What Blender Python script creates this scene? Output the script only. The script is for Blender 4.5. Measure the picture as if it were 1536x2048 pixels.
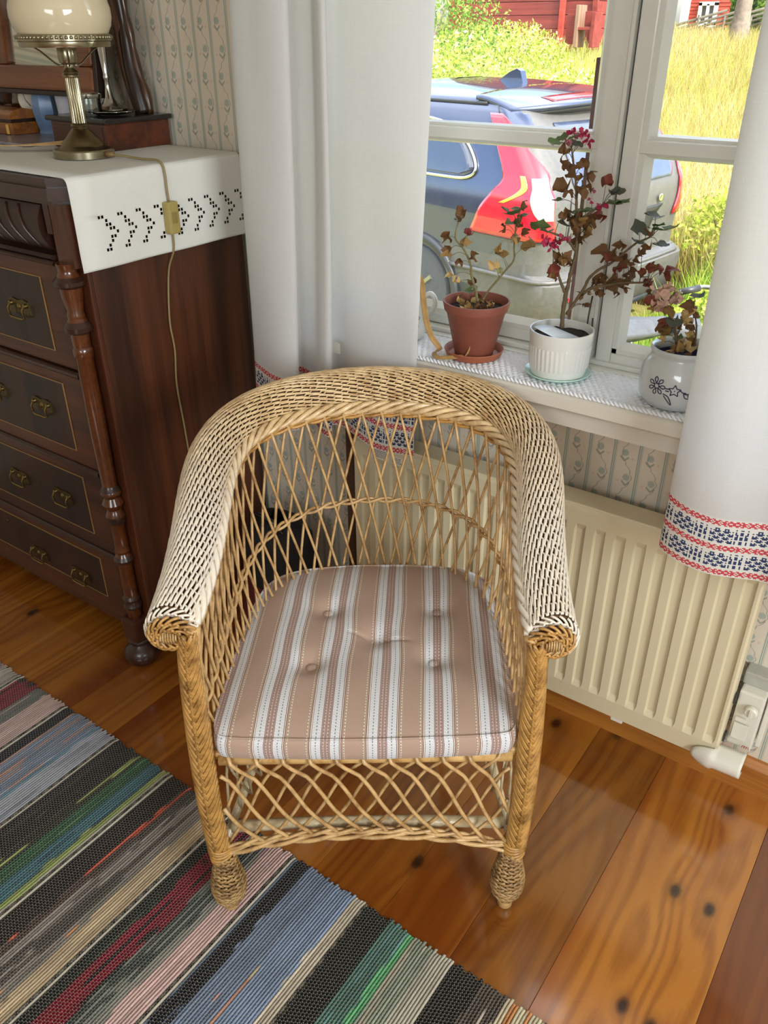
import bpy, bmesh, math, random
import numpy as np
from mathutils import Vector, Matrix, noise as mnoise

for o in list(bpy.data.objects):
    bpy.data.objects.remove(o, do_unlink=True)
SC = bpy.context.scene
COL = SC.collection
PI = math.pi
R = math.radians
random.seed(7)
RNG = np.random.RandomState(11)

# ------------------------------------------------------------------ camera
cam_d = bpy.data.cameras.new('camera')
cam_d.sensor_fit = 'VERTICAL'
cam_d.sensor_height = 36.0
cam_d.lens = 1640.0 / 2048.0 * 36.0
cam_d.clip_start = 0.02
cam_d.clip_end = 300.0
cam = bpy.data.objects.new('camera', cam_d)
COL.objects.link(cam)
yaw, pitch, roll = R(-35.56), R(30.471), R(0.187)
fw = Vector((math.sin(yaw) * math.cos(pitch), math.cos(yaw) * math.cos(pitch), -math.sin(pitch)))
rt = Vector((math.cos(yaw), -math.sin(yaw), 0))
dn = fw.cross(rt)
rt2 = rt * math.cos(roll) + dn * math.sin(roll)
dn2 = -rt * math.sin(roll) + dn * math.cos(roll)
m = Matrix.Identity(4)
for i in range(3):
    m[i][0] = rt2[i]
    m[i][1] = -dn2[i]
    m[i][2] = -fw[i]
m[2][3] = 1.4
cam.matrix_world = m
SC.camera = cam

# ------------------------------------------------------------------ sky, sun, lamps, exposure
world = bpy.data.worlds.new('sky')
SC.world = world
world.use_nodes = True
wn = world.node_tree
wn.nodes.clear()
sky = wn.nodes.new('ShaderNodeTexSky')
sky.sky_type = 'NISHITA'
sky.sun_disc = False
sky.sun_elevation = R(48)
sky.sun_rotation = R(110)
sky.air_density = 1.0
sky.dust_density = 3.0
bg = wn.nodes.new('ShaderNodeBackground')
bg.inputs['Strength'].default_value = 0.62
wo = wn.nodes.new('ShaderNodeOutputWorld')
tc = wn.nodes.new('ShaderNodeTexCoord')
cn = wn.nodes.new('ShaderNodeTexNoise'); cn.inputs['Scale'].default_value = 2.2; cn.inputs['Detail'].default_value = 5
wn.links.new(tc.outputs['Generated'], cn.inputs['Vector'])
sx = wn.nodes.new('ShaderNodeSeparateXYZ'); wn.links.new(tc.outputs['Generated'], sx.inputs[0])
hi = wn.nodes.new('ShaderNodeMapRange'); hi.interpolation_type = 'SMOOTHSTEP'
hi.inputs['From Min'].default_value = .30; hi.inputs['From Max'].default_value = .75
wn.links.new(sx.outputs[2], hi.inputs['Value'])
cm = wn.nodes.new('ShaderNodeMapRange'); cm.interpolation_type = 'SMOOTHSTEP'
cm.inputs['From Min'].default_value = .36; cm.inputs['From Max'].default_value = .58
wn.links.new(cn.outputs[0], cm.inputs['Value'])
mu = wn.nodes.new('ShaderNodeMath'); mu.operation = 'MULTIPLY'
wn.links.new(hi.outputs[0], mu.inputs[0]); wn.links.new(cm.outputs[0], mu.inputs[1])
mx = wn.nodes.new('ShaderNodeMix'); mx.data_type = 'RGBA'; mx.inputs[7].default_value = (6.5, 6.7, 7.2, 1)     # bright broken cloud overhead
wn.links.new(mu.outputs[0], mx.inputs[0]); wn.links.new(sky.outputs[0], mx.inputs[6])
wn.links.new(mx.outputs[2], bg.inputs[0])
wn.links.new(bg.outputs[0], wo.inputs[0])

def light(name, kind, loc, direction, energy, color=(1, 1, 1), size=1.0, size_y=None, angle=None):
    d = bpy.data.lights.new(name, kind)
    d.energy = energy
    d.color = color
    if kind == 'AREA':
        d.shape = 'RECTANGLE'
        d.size = size
        d.size_y = size_y or size
    if angle is not None:
        d.angle = angle
    o = bpy.data.objects.new(name, d)
    COL.objects.link(o)
    o.location = loc
    o.rotation_euler = Vector(direction).to_track_quat('-Z', 'Y').to_euler()
    return o

light('sun', 'SUN', (5, -5, 12), (-0.80, 0.28, -0.78), 4.6, (1.0, 0.95, 0.86), angle=R(0.6))
# area lamps added for daylight from presumed windows, right and behind the camera
light('daylight_fill_right', 'AREA', (2.17, -0.2, 1.45), (-1, 0.12, -0.25), 92, (0.86, 0.94, 1.0), 1.3, 1.35)
light('daylight_fill_rear', 'AREA', (0.55, -2.57, 1.5), (-0.1, 1, -0.22), 42, (0.88, 0.95, 1.0), 1.5, 1.35)
SC.view_settings.view_transform = 'Standard'
SC.view_settings.look = 'None'
SC.view_settings.exposure = 0.42
SC.view_settings.gamma = 1.0
SC.view_settings.use_curve_mapping = False
SC.cycles.max_bounces = 8
SC.cycles.transparent_max_bounces = 16

# ------------------------------------------------------------------ mesh helpers
class MB:
    """collects geometry in world coordinates; build() links it as ONE mesh object"""
    def __init__(self):
        self.v = []; self.f = []; self.c = []; self.uv = {}; self.mi = []
    def add(self, verts, faces, col=None, mi=0):
        b = len(self.v)
        self.v.extend([tuple(map(float, p)) for p in verts])
        self.f.extend([tuple(b + i for i in q) for q in faces])
        self.c.extend([col or (1, 1, 1)] * len(verts))
        self.mi.extend([mi] * len(faces))
        return b
    def box(self, lo, hi, bev=0.0, col=None, mi=0):
        x0, y0, z0 = lo; x1, y1, z1 = hi
        if bev <= 0:
            v = [(x0,y0,z0),(x1,y0,z0),(x1,y1,z0),(x0,y1,z0),(x0,y0,z1),(x1,y0,z1),(x1,y1,z1),(x0,y1,z1)]
            f = [(3,2,1,0),(4,5,6,7),(0,1,5,4),(1,2,6,5),(2,3,7,6),(3,0,4,7)]
            return self.add(v, f, col, mi)
        b = min(bev, (x1-x0)*.45, (y1-y0)*.45, (z1-z0)*.45)
        bm = bmesh.new()
        bmesh.ops.create_cube(bm, size=1.0)
        for w in bm.verts:
            w.co = ((x0+x1)/2 + w.co.x*(x1-x0), (y0+y1)/2 + w.co.y*(y1-y0), (z0+z1)/2 + w.co.z*(z1-z0))
        bmesh.ops.bevel(bm, geom=bm.edges[:], offset=b, segments=2, affect='EDGES', profile=0.6)
        return self.bm(bm, col, mi)
    def bm(self, bm, col=None, mi=0):
        bm.verts.ensure_lookup_table(); bm.verts.index_update()
        r = self.add([w.co[:] for w in bm.verts], [tuple(w.index for w in f.verts) for f in bm.faces], col, mi)
        bm.free()
        return r
    def tube(self, pts, r, n=6, closed=False, caps=True, col=None, flat=1.0, up=None, mi=0):
        P = np.asarray(pts, float)
        N = len(P)
        rr = np.full(N, r, float) if np.isscalar(r) else np.asarray(r, float)
        T = np.empty_like(P)
        if closed:
            T = np.roll(P, -1, 0) - np.roll(P, 1, 0)
        else:
            T[1:-1] = P[2:] - P[:-2]; T[0] = P[1] - P[0]; T[-1] = P[-1] - P[-2]
        T /= np.linalg.norm(T, axis=1)[:, None] + 1e-12
        a = np.array(up, float) if up is not None else (np.array([0, 0, 1.0]) if abs(T[0][2]) < .9 else np.array([1.0, 0, 0]))
        U = np.empty_like(P); u = a
        for i in range(N):
            if up is not None: u = a
            u = u - T[i] * (u @ T[i]); u = u / (np.linalg.norm(u) + 1e-12); U[i] = u
        V = np.cross(T, U)
        ang = np.arange(n) * 2 * PI / n
        ring = P[:, None, :] + rr[:, None, None] * (np.cos(ang)[None, :, None] * U[:, None, :] * flat + np.sin(ang)[None, :, None] * V[:, None, :])
        vs = ring.reshape(-1, 3)
        f = []
        for i in range(N if closed else N - 1):
            i2 = (i + 1) % N
            for j in range(n):
                k = (j + 1) % n
                f.append((i*n+j, i*n+k, i2*n+k, i2*n+j))
        if not closed and caps:
            f.append(tuple(range(n-1, -1, -1))); f.append(tuple((N-1)*n + j for j in range(n)))
        return self.add(vs, f, col, mi)
    def lathe(self, prof, c=(0,0,0), n=32, axis=None, col=None, mi=0, flute=None):
        """prof = [(r,z)...] revolved about z through c (or rotated so z -> axis)"""
        vs = []; f = []
        M3 = Vector(axis).to_track_quat('Z', 'Y').to_matrix() if axis is not None else None
        for (r, z) in prof:
            for j in range(n):
                a = 2*PI*j/n
                q = r
                if flute and flute[1] <= z <= flute[2]: q = r * (1 + flute[3]*math.cos(flute[0]*a))
                p = Vector((q*math.cos(a), q*math.sin(a), z))
                if M3: p = M3 @ p
                vs.append((c[0]+p.x, c[1]+p.y, c[2]+p.z))
        for i in range(len(prof)-1):
            for j in range(n):
                k = (j+1) % n
                f.append((i*n+j, i*n+k, (i+1)*n+k, (i+1)*n+j))
        if prof[0][0] > 1e-5: f.append(tuple(range(n-1, -1, -1)))
        if prof[-1][0] > 1e-5: f.append(tuple((len(prof)-1)*n+j for j in range(n)))
        return self.add(vs, f, col, mi)
    def grid(self, fn, nu, nv, wrap=False, col=None, mi=0, flip=False):
        vs = [fn(i/(nu if wrap else nu-1), j/(nv-1)) for i in range(nu) for j in range(nv)]
        f = []
        for i in range(nu if wrap else nu-1):
            i2 = (i+1) % nu
            for j in range(nv-1):
                q = (i*nv+j, i2*nv+j, i2*nv+j+1, i*nv+j+1)
                f.append(q[::-1] if flip else q)
        return self.add(vs, f, col, mi)
    def prism(self, poly, a, b, axis='z', col=None, mi=0):
        """poly 2D extruded from a to b along axis (x: poly=(y,z); y: poly=(x,z); z: poly=(x,y))"""
        def mk(p, t):
            return (t, p[0], p[1]) if axis == 'x' else (p[0], t, p[1]) if axis == 'y' else (p[0], p[1], t)
        n = len(poly)
        vs = [mk(p, a) for p in poly] + [mk(p, b) for p in poly]
        f = [tuple(range(n-1, -1, -1)), tuple(range(n, 2*n))]
        f += [(i, (i+1) % n, n+(i+1) % n, n+i) for i in range(n)]
        return self.add(vs, f, col, mi)
    def xform(self, fn, start=0):
        self.v[start:] = [tuple(fn(p)) for p in self.v[start:]]
        return self
    def build(self, name, mat, parent=None, smooth=True, auto=None, color=False, solid=None, sub=0, recalc=True, uv=None):
        me = bpy.data.meshes.new(name)
        org = ORG.get(parent.name, (0, 0, 0)) if parent else (0, 0, 0)
        V = np.array(self.v, float) - np.array(org) if self.v else np.zeros((0, 3))
        me.from_pydata(V.tolist(), [], self.f)
        mats = mat if isinstance(mat, (list, tuple)) else [mat]
        for mm in mats: me.materials.append(mm)
        if len(mats) > 1: me.polygons.foreach_set('material_index', self.mi)
        if color:
            ca = me.color_attributes.new('Col', 'FLOAT_COLOR', 'POINT')
            a = np.ones((len(self.v), 4)); a[:, :3] = np.array(self.c); ca.data.foreach_set('color', a.ravel())
        if uv is not None:
            l = me.uv_layers.new(name='UVMap')
            idx = np.empty(len(me.loops), int); me.loops.foreach_get('vertex_index', idx)
            l.data.foreach_set('uv', np.asarray(uv, float)[idx].ravel())
        if recalc:
            bm = bmesh.new(); bm.from_mesh(me); bmesh.ops.recalc_face_normals(bm, faces=bm.faces[:]); bm.to_mesh(me); bm.free()
        if smooth: me.polygons.foreach_set('use_smooth', [True]*len(me.polygons))
        if smooth and auto is not None: me.set_sharp_from_angle(angle=R(auto))
        me.update()
        ob = bpy.data.objects.new(name, me)
        COL.objects.link(ob)
        if solid:
            md = ob.modifiers.new('thickness', 'SOLIDIFY'); md.thickness = solid; md.offset = 0
        if sub:
            md = ob.modifiers.new('subd', 'SUBSURF'); md.levels = sub; md.render_levels = sub
        if parent:
            ob.parent = parent
            ORG[ob.name] = org
        else:
            ORG[ob.name] = (0, 0, 0)
        return ob

ORG = {}

def tag(o, label=None, cat=None, group=None, kind=None):
    if label: o['label'] = label
    if cat: o['category'] = cat
    if group: o['group'] = group
    if kind: o['kind'] = kind
    return o

def thing(name, label, cat, loc, group=None, kind=None):
    o = bpy.data.objects.new(name, None)
    o.empty_display_size = .05
    COL.objects.link(o)
    o.location = loc
    ORG[o.name] = tuple(loc)
    return tag(o, label, cat, group, kind)

def np_mesh(name, V, Q, mat, cols=None, parent=None):
    me = bpy.data.meshes.new(name)
    V = np.asarray(V, np.float32); Q = np.asarray(Q, np.int32)
    k = Q.shape[1]
    me.vertices.add(len(V)); me.vertices.foreach_set('co', V.ravel())
    me.loops.add(Q.size); me.loops.foreach_set('vertex_index', Q.ravel())
    me.polygons.add(len(Q)); me.polygons.foreach_set('loop_start', np.arange(len(Q), dtype=np.int32)*k)
    me.update(calc_edges=True)
    if cols is not None:
        ca = me.color_attributes.new('Col', 'FLOAT_COLOR', 'POINT')
        a = np.ones((len(V), 4), np.float32); a[:, :3] = cols; ca.data.foreach_set('color', a.ravel())
    me.materials.append(mat)
    ob = bpy.data.objects.new(name, me); COL.objects.link(ob)
    if parent:
        ob.parent = parent
        ob.location = -Vector(ORG[parent.name])
    ORG[ob.name] = (0, 0, 0)
    return ob

def spline(P, n):
    """Catmull-Rom through the points, n samples"""
    P = np.asarray(P, float)
    Q = np.vstack([2*P[0]-P[1], P, 2*P[-1]-P[-2]])
    out = []
    m_ = len(P) - 1
    for t in np.linspace(0, m_, n):
        i = min(int(t), m_-1); s = t - i
        a, b, c, d = Q[i], Q[i+1], Q[i+2], Q[i+3]
        out.append(.5*((2*b) + (-a+c)*s + (2*a-5*b+4*c-d)*s*s + (-a+3*b-3*c+d)*s**3))
    return np.array(out)

# ------------------------------------------------------------------ material helpers
def srgb(r, g=None, b=None):
    if g is None:
        h = r.lstrip('#'); r, g, b = [int(h[i:i+2], 16) for i in (0, 2, 4)]
    f = lambda c: (c/255/12.92) if c/255 <= .04045 else ((c/255+.055)/1.055)**2.4
    return (f(r), f(g), f(b), 1.0)

class NT:
    def __init__(self, name):
        self.m = bpy.data.materials.new(name); self.m.use_nodes = True
        self.t = self.m.node_tree; self.t.nodes.clear()
        self.out = self.t.nodes.new('ShaderNodeOutputMaterial')
    def n(self, typ, ins=None, **attr):
        nd = self.t.nodes.new('ShaderNode' + typ)
        for k, v in attr.items(): setattr(nd, k, v)
        for k, v in (ins or {}).items():
            s = nd.inputs[k]
            if isinstance(v, bpy.types.NodeSocket): self.t.links.new(v, s)
            elif isinstance(v, bpy.types.Node): self.t.links.new(v.outputs[0], s)
            else: s.default_value = v
        return nd
    def math(self, op, a, b=0.0, c=0.0):
        return self.n('Math', {0: a, 1: b, 2: c}, operation=op).outputs[0]
    def mix(self, fac, a, b, blend='MIX'):
        nd = self.n('Mix', {0: fac, 6: a, 7: b}, data_type='RGBA', blend_type=blend)
        return nd.outputs[2]
    def ramp(self, fac, stops, interp='LINEAR'):
        nd = self.n('ValToRGB', {0: fac})
        cr = nd.color_ramp; cr.interpolation = interp
        while len(cr.elements) < len(stops): cr.elements.new(1)
        for e, (p, c) in zip(cr.elements, stops):
            e.position = p; e.color = c if len(c) == 4 else (*c, 1)
        return nd.outputs[0]
    def coord(self, which='Object'):
        return self.n('TexCoord').outputs[which]
    def mapping(self, vec, scale=(1,1,1), loc=(0,0,0), rot=(0,0,0)):
        return self.n('Mapping', {'Vector': vec, 'Scale': scale, 'Location': loc, 'Rotation': rot}).outputs[0]
    def noise(self, vec, scale=5, detail=2, rough=.5, dist=0, out=0):
        return self.n('TexNoise', {'Vector': vec, 'Scale': scale, 'Detail': detail, 'Roughness': rough, 'Distortion': dist}).outputs[out]
    def bump(self, h, strength=.3, dist=.002):
        return self.n('Bump', {'Height': h, 'Strength': strength, 'Distance': dist}).outputs[0]
    def bsdf(self, color, rough=.5, metal=0, normal=None, **ex):
        ins = {'Base Color': color, 'Roughness': rough, 'Metallic': metal}
        for k, v in ex.items(): ins[k.replace('_', ' ')] = v
        if normal is not None: ins['Normal'] = normal
        return self.n('BsdfPrincipled', ins)
    def end(self, sh):
        self.t.links.new(sh.outputs[0] if isinstance(sh, bpy.types.Node) else sh, self.out.inputs[0]); return self.m

def mk(name, col, rough=.5, metal=0, var=.12, scale=30, bump=0, stretch=(1,1,1), **ex):
    """plain material with procedural noise variation"""
    t = NT(name)
    v = t.mapping(t.coord(), stretch)
    nz = t.noise(v, scale, 3, .6)
    c2 = tuple(x*(1-var*2) for x in col[:3]) + (1,)
    c1 = tuple(min(1, x*(1+var)) for x in col[:3]) + (1,)
    c = t.mix(nz, c2, c1)
    nm = t.bump(nz, bump, .002) if bump else None
    return t.end(t.bsdf(c, rough, metal, nm, **ex))

def mkcol(name, rough=.6, trans=0.0, var=.15, scale=60, bump=0, sheen=0):
    """material whose base colour is the mesh's colour attribute"""
    t = NT(name)
    c = t.n('VertexColor', layer_name='Col').outputs[0]
    nz = t.noise(t.coord(), scale, 2)
    k = t.math('MULTIPLY_ADD', nz, 2*var, 1-var)
    c = t.mix(1.0, c, t.n('CombineColor', {0: k, 1: k, 2: k}).outputs[0], 'MULTIPLY')
    nm = t.bump(nz, bump, .002) if bump else None
    b = t.bsdf(c, rough, 0, nm, **({'Sheen_Weight': sheen} if sheen else {}))
    if trans:
        tr = t.n('BsdfTranslucent', {'Color': c})
        return t.end(t.n('MixShader', {0: trans, 1: b.outputs[0], 2: tr.outputs[0]}))
    return t.end(b)
# ================================================================== MATERIALS OF THE ROOM
def wood(name, light, dark, axis='z', rough=.35, scale=1.0, coat=.3, streak=1.0, fig=.5):
    t = NT(name)
    s = {'x': (1.2, 26, 26), 'y': (26, 1.2, 26), 'z': (26, 26, 1.2)}[axis]
    co = t.coord()
    rnd = t.n('ObjectInfo').outputs['Random']
    off = t.n('CombineXYZ', {0: t.math('MULTIPLY', rnd, 17.0), 1: t.math('MULTIPLY', rnd, 9.0), 2: t.math('MULTIPLY', rnd, 5.0)})
    v = t.n('VectorMath', {0: co, 1: off.outputs[0]}, operation='ADD').outputs[0]
    a = t.noise(t.mapping(v, tuple(k*scale for k in s)), 1.0, 4, .6, .4)
    b = t.noise(t.mapping(v, tuple(k*scale*7 for k in s)), 1.0, 2, .6)
    g = t.math('ADD', t.math('MULTIPLY', a, .75), t.math('MULTIPLY', b, .25))
    c = t.ramp(g, [(.5-.22*fig, dark), (.5, tuple((x+y)/2 for x, y in zip(dark[:3], light[:3]))), (.5+.22*fig, light)])
    if streak:
        st = t.noise(t.mapping(v, tuple(k*scale*.55 for k in s)), 1.0, 1, .5)
        c = t.mix(t.ramp(st, [(.56, (0, 0, 0)), (.68, (.75*streak,)*3)]), c, tuple(x*.22 for x in dark[:3]) + (1,))
    bs = t.bsdf(c, rough, 0, t.bump(b, .08, .001), Coat_Weight=coat, Coat_Roughness=.12)
    return t.end(bs)

KNOTS = [(-.537, 1.371), (-.489, 1.375), (-.089, 1.356), (-.119, 1.106), (-.055, 1.103), (-.121, .846), (-.071, .838), (-.549, .877), (-.358, 1.421), (-1.865, .92), (-1.15, 1.12), (.35, 1.1), (.2, .5)]
def floor_mat():
    t = NT('pine_boards')
    co = t.coord()
    rnd = t.n('ObjectInfo').outputs['Random']
    off = t.n('CombineXYZ', {0: t.math('MULTIPLY', rnd, 13.0), 1: t.math('MULTIPLY', rnd, 29.0), 2: 0.0})
    v = t.n('VectorMath', {0: co, 1: off.outputs[0]}, operation='ADD').outputs[0]
    warp = t.noise(t.mapping(v, (6.0, .42, 1)), 1.0, 1, .4)
    flat = t.n('VectorMath', {0: co, 1: (1, .62, 0)}, operation='MULTIPLY').outputs[0]
    dk = None
    for kx, ky in KNOTS:
        e = t.n('VectorMath', {0: flat, 1: (kx, ky*.62, 0)}, operation='DISTANCE').outputs['Value']
        dk = e if dk is None else t.math('MINIMUM', dk, e)
    pull = t.math('EXPONENT', t.math('MULTIPLY', t.math('POWER', t.math('MULTIPLY', dk, 1/.05), 2.0), -1.0))
    warp = t.math('ADD', warp, t.math('MULTIPLY', pull, .055))
    ring = t.math('SINE', t.math('MULTIPLY', warp, 95.0))
    fine = t.noise(t.mapping(v, (160, 4, 1)), 1.0, 3, .6)
    g = t.math('ADD', t.math('MULTIPLY', ring, .13), t.math('ADD', t.math('MULTIPLY', fine, .4), .3))
    heart = t.noise(t.mapping(v, (7, .55, 1)), 1.0, 2, .5)
    base = t.mix(t.ramp(heart, [(.42, (0, 0, 0)), (.62, (1, 1, 1))]), srgb('#b9782c'), srgb('#8f4d17'))
    c = t.mix(t.ramp(g, [(.44, (0, 0, 0)), (.80, (.8, .8, .8))]), base, srgb('#74380e'))
    hv = t.mix(1.0, c, t.n('ObjectInfo').outputs['Color'], 'MULTIPLY')
    vo = t.n('TexVoronoi', {'Vector': t.mapping(v, (5.6, 3.4, 1)), 'Scale': 1.0, 'Randomness': 1.0})
    d = t.math('ADD', vo.outputs['Distance'], t.math('MULTIPLY', t.noise(v, 60, 2), .05))
    c = hv
    wn_ = t.noise(co, 26, 2)
    c = t.mix(t.ramp(t.math('MULTIPLY_ADD', wn_, .006, dk), [(.0075, (1, 1, 1)), (.0105, (.9, .9, .9)), (.014, (.3, .3, .3)), (.026, (0, 0, 0))]), c, srgb('#2c1206'))
    rg = t.noise(t.mapping(v, (9, 9, 1)), 1.0, 3)
    sc = t.ramp(t.noise(t.mapping(v, (2.5, 2.5, 1)), 1.0, 4, .7), [(.3, (.16,)*3), (.7, (.30,)*3)])
    b = t.bsdf(c, sc, 0, t.bump(t.math('ADD', t.math('MULTIPLY', fine, .6), rg), .035, .002), Coat_Weight=1.0, Coat_Roughness=.11, Coat_IOR=1.8)
    return t.end(b)

def wallpaper_mat():
    t = NT('striped_wallpaper')
    s = t.n('SeparateXYZ', {0: t.coord()})
    X, Z = s.outputs[0], s.outputs[2]
    P = .0505
    u = t.math('MULTIPLY_ADD', X, 1/P, .573/P + 40.0)
    f = t.math('FRACT', u)
    row = t.math('MULTIPLY_ADD', Z, 1/.052, 20.0 - .585/.052 + .5)
    rf = t.math('FRACT', row)
    ri = t.math('FLOOR', row)
    alt = t.math('MULTIPLY_ADD', t.math('MODULO', ri, 2.0), 2.0, -1.0)
    fc = t.math('SUBTRACT', f, .5)
    # pair of stripes
    e = t.math('ABSOLUTE', fc)
    def band(val, lo, hi):
        return t.math('MULTIPLY', t.math('GREATER_THAN', val, lo), t.math('LESS_THAN', val, hi))
    s1 = band(f, .0, .035); s2 = band(f, .055, .075); s3 = band(f, .93, .965)
    col = srgb('#d9cbb4')
    blot = t.noise(t.coord(), 14, 2)
    c = t.mix(blot, srgb('#d3c4ad'), srgb('#ddd2bf'))
    inner = t.mix(t.math('GREATER_THAN', e, .40), c, srgb('#cfc6b0'))
    c = t.mix(s1, inner, srgb('#93a198'))
    c = t.mix(s2, c, srgb('#b7b6a4'))
    c = t.mix(s3, c, srgb('#8d9a93'))
    # meandering scalloped line
    wv = t.math('MULTIPLY', t.math('SINE', t.math('MULTIPLY', row, PI)), -.23)
    sc = t.math('MULTIPLY', t.math('ABSOLUTE', t.math('SINE', t.math('MULTIPLY', row, PI*3))), .07)
    ln = t.math('ABSOLUTE', t.math('SUBTRACT', fc, t.math('ADD', wv, sc)))
    c = t.mix(t.math('MULTIPLY', t.math('LESS_THAN', ln, .02), .75), c, srgb('#9b9486'))
    # little flowers
    px = t.math('SUBTRACT', fc, t.math('MULTIPLY', alt, .09))
    pz = t.math('SUBTRACT', rf, .5)
    rr = t.math('SQRT', t.math('ADD', t.math('POWER', t.math('MULTIPLY', px, .97), 2), t.math('POWER', pz, 2)))
    petal = t.math('LESS_THAN', rr, t.math('MULTIPLY_ADD', t.noise(t.coord(), 420, 1), .09, .095))
    c = t.mix(t.math('MULTIPLY', petal, .62), c, srgb('#8a9e94'))
    q = t.math('SUBTRACT', pz, t.math('MULTIPLY_ADD', t.math('ABSOLUTE', px), .9, -.33))
    leaf = t.math('MULTIPLY', t.math('LESS_THAN', t.math('ABSOLUTE', q), .045), t.math('LESS_THAN', t.math('ABSOLUTE', px), .17))
    c = t.mix(t.math('MULTIPLY', leaf, .75), c, srgb('#8a8f80'))
    px2 = t.math('SUBTRACT', fc, t.math('MULTIPLY', alt, -.24))
    d2 = t.math('SQRT', t.math('ADD', t.math('POWER', px2, 2), t.math('POWER', t.math('SUBTRACT', rf, .3), 2)))
    c = t.mix(t.math('MULTIPLY', t.math('LESS_THAN', d2, .055), .7), c, srgb('#d9b39f'))
    return t.end(t.bsdf(c, .75))

M = {}
M['floor'] = floor_mat()
M['paper'] = wallpaper_mat()
M['wall_plain'] = mk('plain_plaster', srgb('#cfc6b2'), .8, var=.05)
M['ceiling'] = mk('white_ceiling_boards', srgb('#dedad0'), .7, var=.04)
M['skirting'] = wood('pine_skirting', srgb('#b5752c'), srgb('#8c4d16'), 'x', .4, streak=.2)
M['paint'] = mk('white_gloss_paint', srgb('#dddcd3'), .32, var=.04, scale=14, Coat_Weight=.2)
M['paint_old'] = mk('cream_sill_paint', srgb('#d8cfc0'), .4, var=.04, scale=14)
M['gap'] = mk('dark_gap', srgb('#3b3a36'), .8)
M['subfloor'] = mk('dark_subfloor', srgb('#2a1206'), .9)
M['radiator'] = mk('cream_radiator_enamel', srgb('#d6c9a6'), .38, var=.02, scale=6)
M['plastic'] = mk('off_white_plastic', srgb('#ddd8c8'), .35, var=.03)
M['brown_strip'] = wood('brown_strip_wood', srgb('#6a4a34'), srgb('#4a3020'), 'z', .6, streak=.2, coat=0)

def glass_mat():
    t = NT('window_glass')
    fr = t.n('Fresnel', {'IOR': 1.45}).outputs[0]
    g = t.n('BsdfGlossy', {'Color': (1, 1, 1, 1), 'Roughness': .02})
    tr = t.n('BsdfTransparent', {'Color': (.965, .98, .975, 1)})
    dust = t.ramp(t.noise(t.coord(), 9, 4, .7), [(.45, (0, 0, 0)), (.8, (.05, .05, .05))])
    df = t.n('BsdfDiffuse', {'Color': (.8, .8, .78, 1)})
    a = t.n('MixShader', {0: t.math('MULTIPLY', fr, .75), 1: tr.outputs[0], 2: g.outputs[0]})
    return t.end(t.n('MixShader', {0: dust, 1: a.outputs[0], 2: df.outputs[0]}))
M['glass'] = glass_mat()

# ================================================================== ROOM SHELL
XL, XR, YW, YB, ZC = -2.72, 2.2, 1.44, -2.6, 2.45
WX0, WX1, WZ0, WZ1 = -1.17, .03, .815, 2.02          # opening for window_1

def structure(name, mb, mat, parent=None, **k):
    o = mb.build(name, mat, parent, **k)
    if parent is None: tag(o, kind='structure')
    return o

# floor: a dark subfloor carrying every board as a piece of its own
b = MB(); b.box((XL, YB, -.06), (XR, YW+.02, -.024)); floor = structure('floor', b, M['subfloor'], smooth=False)
seams = [-.398, -.245, -.012]
x = -.398; ws = [.147, .158, .149, .155]
i = 0
while x > XL: x -= ws[i % 4]; seams.insert(0, max(x, XL)); i += 1
x = -.012
while x < XR: x += ws[i % 4]; seams.append(min(x, XR)); i += 1
for a, c in zip(seams[:-1], seams[1:]):
    if c - a < .01: continue
    b = MB(); b.box((a+.0003, YB, -.024), (c-.0003, YW, 0.0), .0006)
    pk = b.build('plank', M['floor'], floor, smooth=False)
    v_ = {-.398: .58, -.245: 1.02, -.012: .66}.get(round(a, 3), .72+.3*random.random()); pk.color = (v_, v_*(.96 if v_ > .8 else .90), v_*(.95 if v_ > .8 else .8), 1)

# window wall with its opening
b = MB(); T = .22
b.box((XL, YW, 0), (WX0, YW+T, ZC)); b.box((WX1, YW, 0), (XR, YW+T, ZC))
b.box((WX0, YW, 0), (WX1, YW+T, WZ0)); b.box((WX0, YW, WZ1), (WX1, YW+T, ZC))
structure('wall_back', b, M['paper'], smooth=False)
b = MB(); b.box((XL-.12, YB, 0), (XL, YW+T, ZC)); structure('wall_left', b, M['paper'], smooth=False)
def wall_hole(lo, hi, mbx, axis):
    pass
b = MB(); b.box((XR+.02, YB, 0), (XR+.14, YW+T, ZC)); structure('wall_right', b, M['paper'], smooth=False)
b = MB(); b.box((XL-.12, YB-.14, 0), (XR+.14, YB-.02, ZC)); structure('wall_front', b, M['paper'], smooth=False)
b = MB(); b.box((XL-.12, YB-.14, ZC), (XR+.14, YW+T, ZC+.1)); structure('ceiling', b, M['ceiling'], smooth=False)
# pitched roof seen only by the sun: its shade falls on the yard
b = MB(); b.prism([(YB-.6, ZC+.1), (YW+T+.45, ZC+.1), ((YB+YW)/2, ZC+1.7)], XL-.6, XR+.6, 'x'); structure('trim_9', b, M['wall_plain'], smooth=False)

# skirting
b = MB(); b.prism([(YW, 0), (YW, .085), (YW-.008, .085), (YW-.019, .070), (YW-.019, .0)], -1.40, XR, 'x')
structure('baseboard_back', b, M['skirting'], smooth=False)

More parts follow.
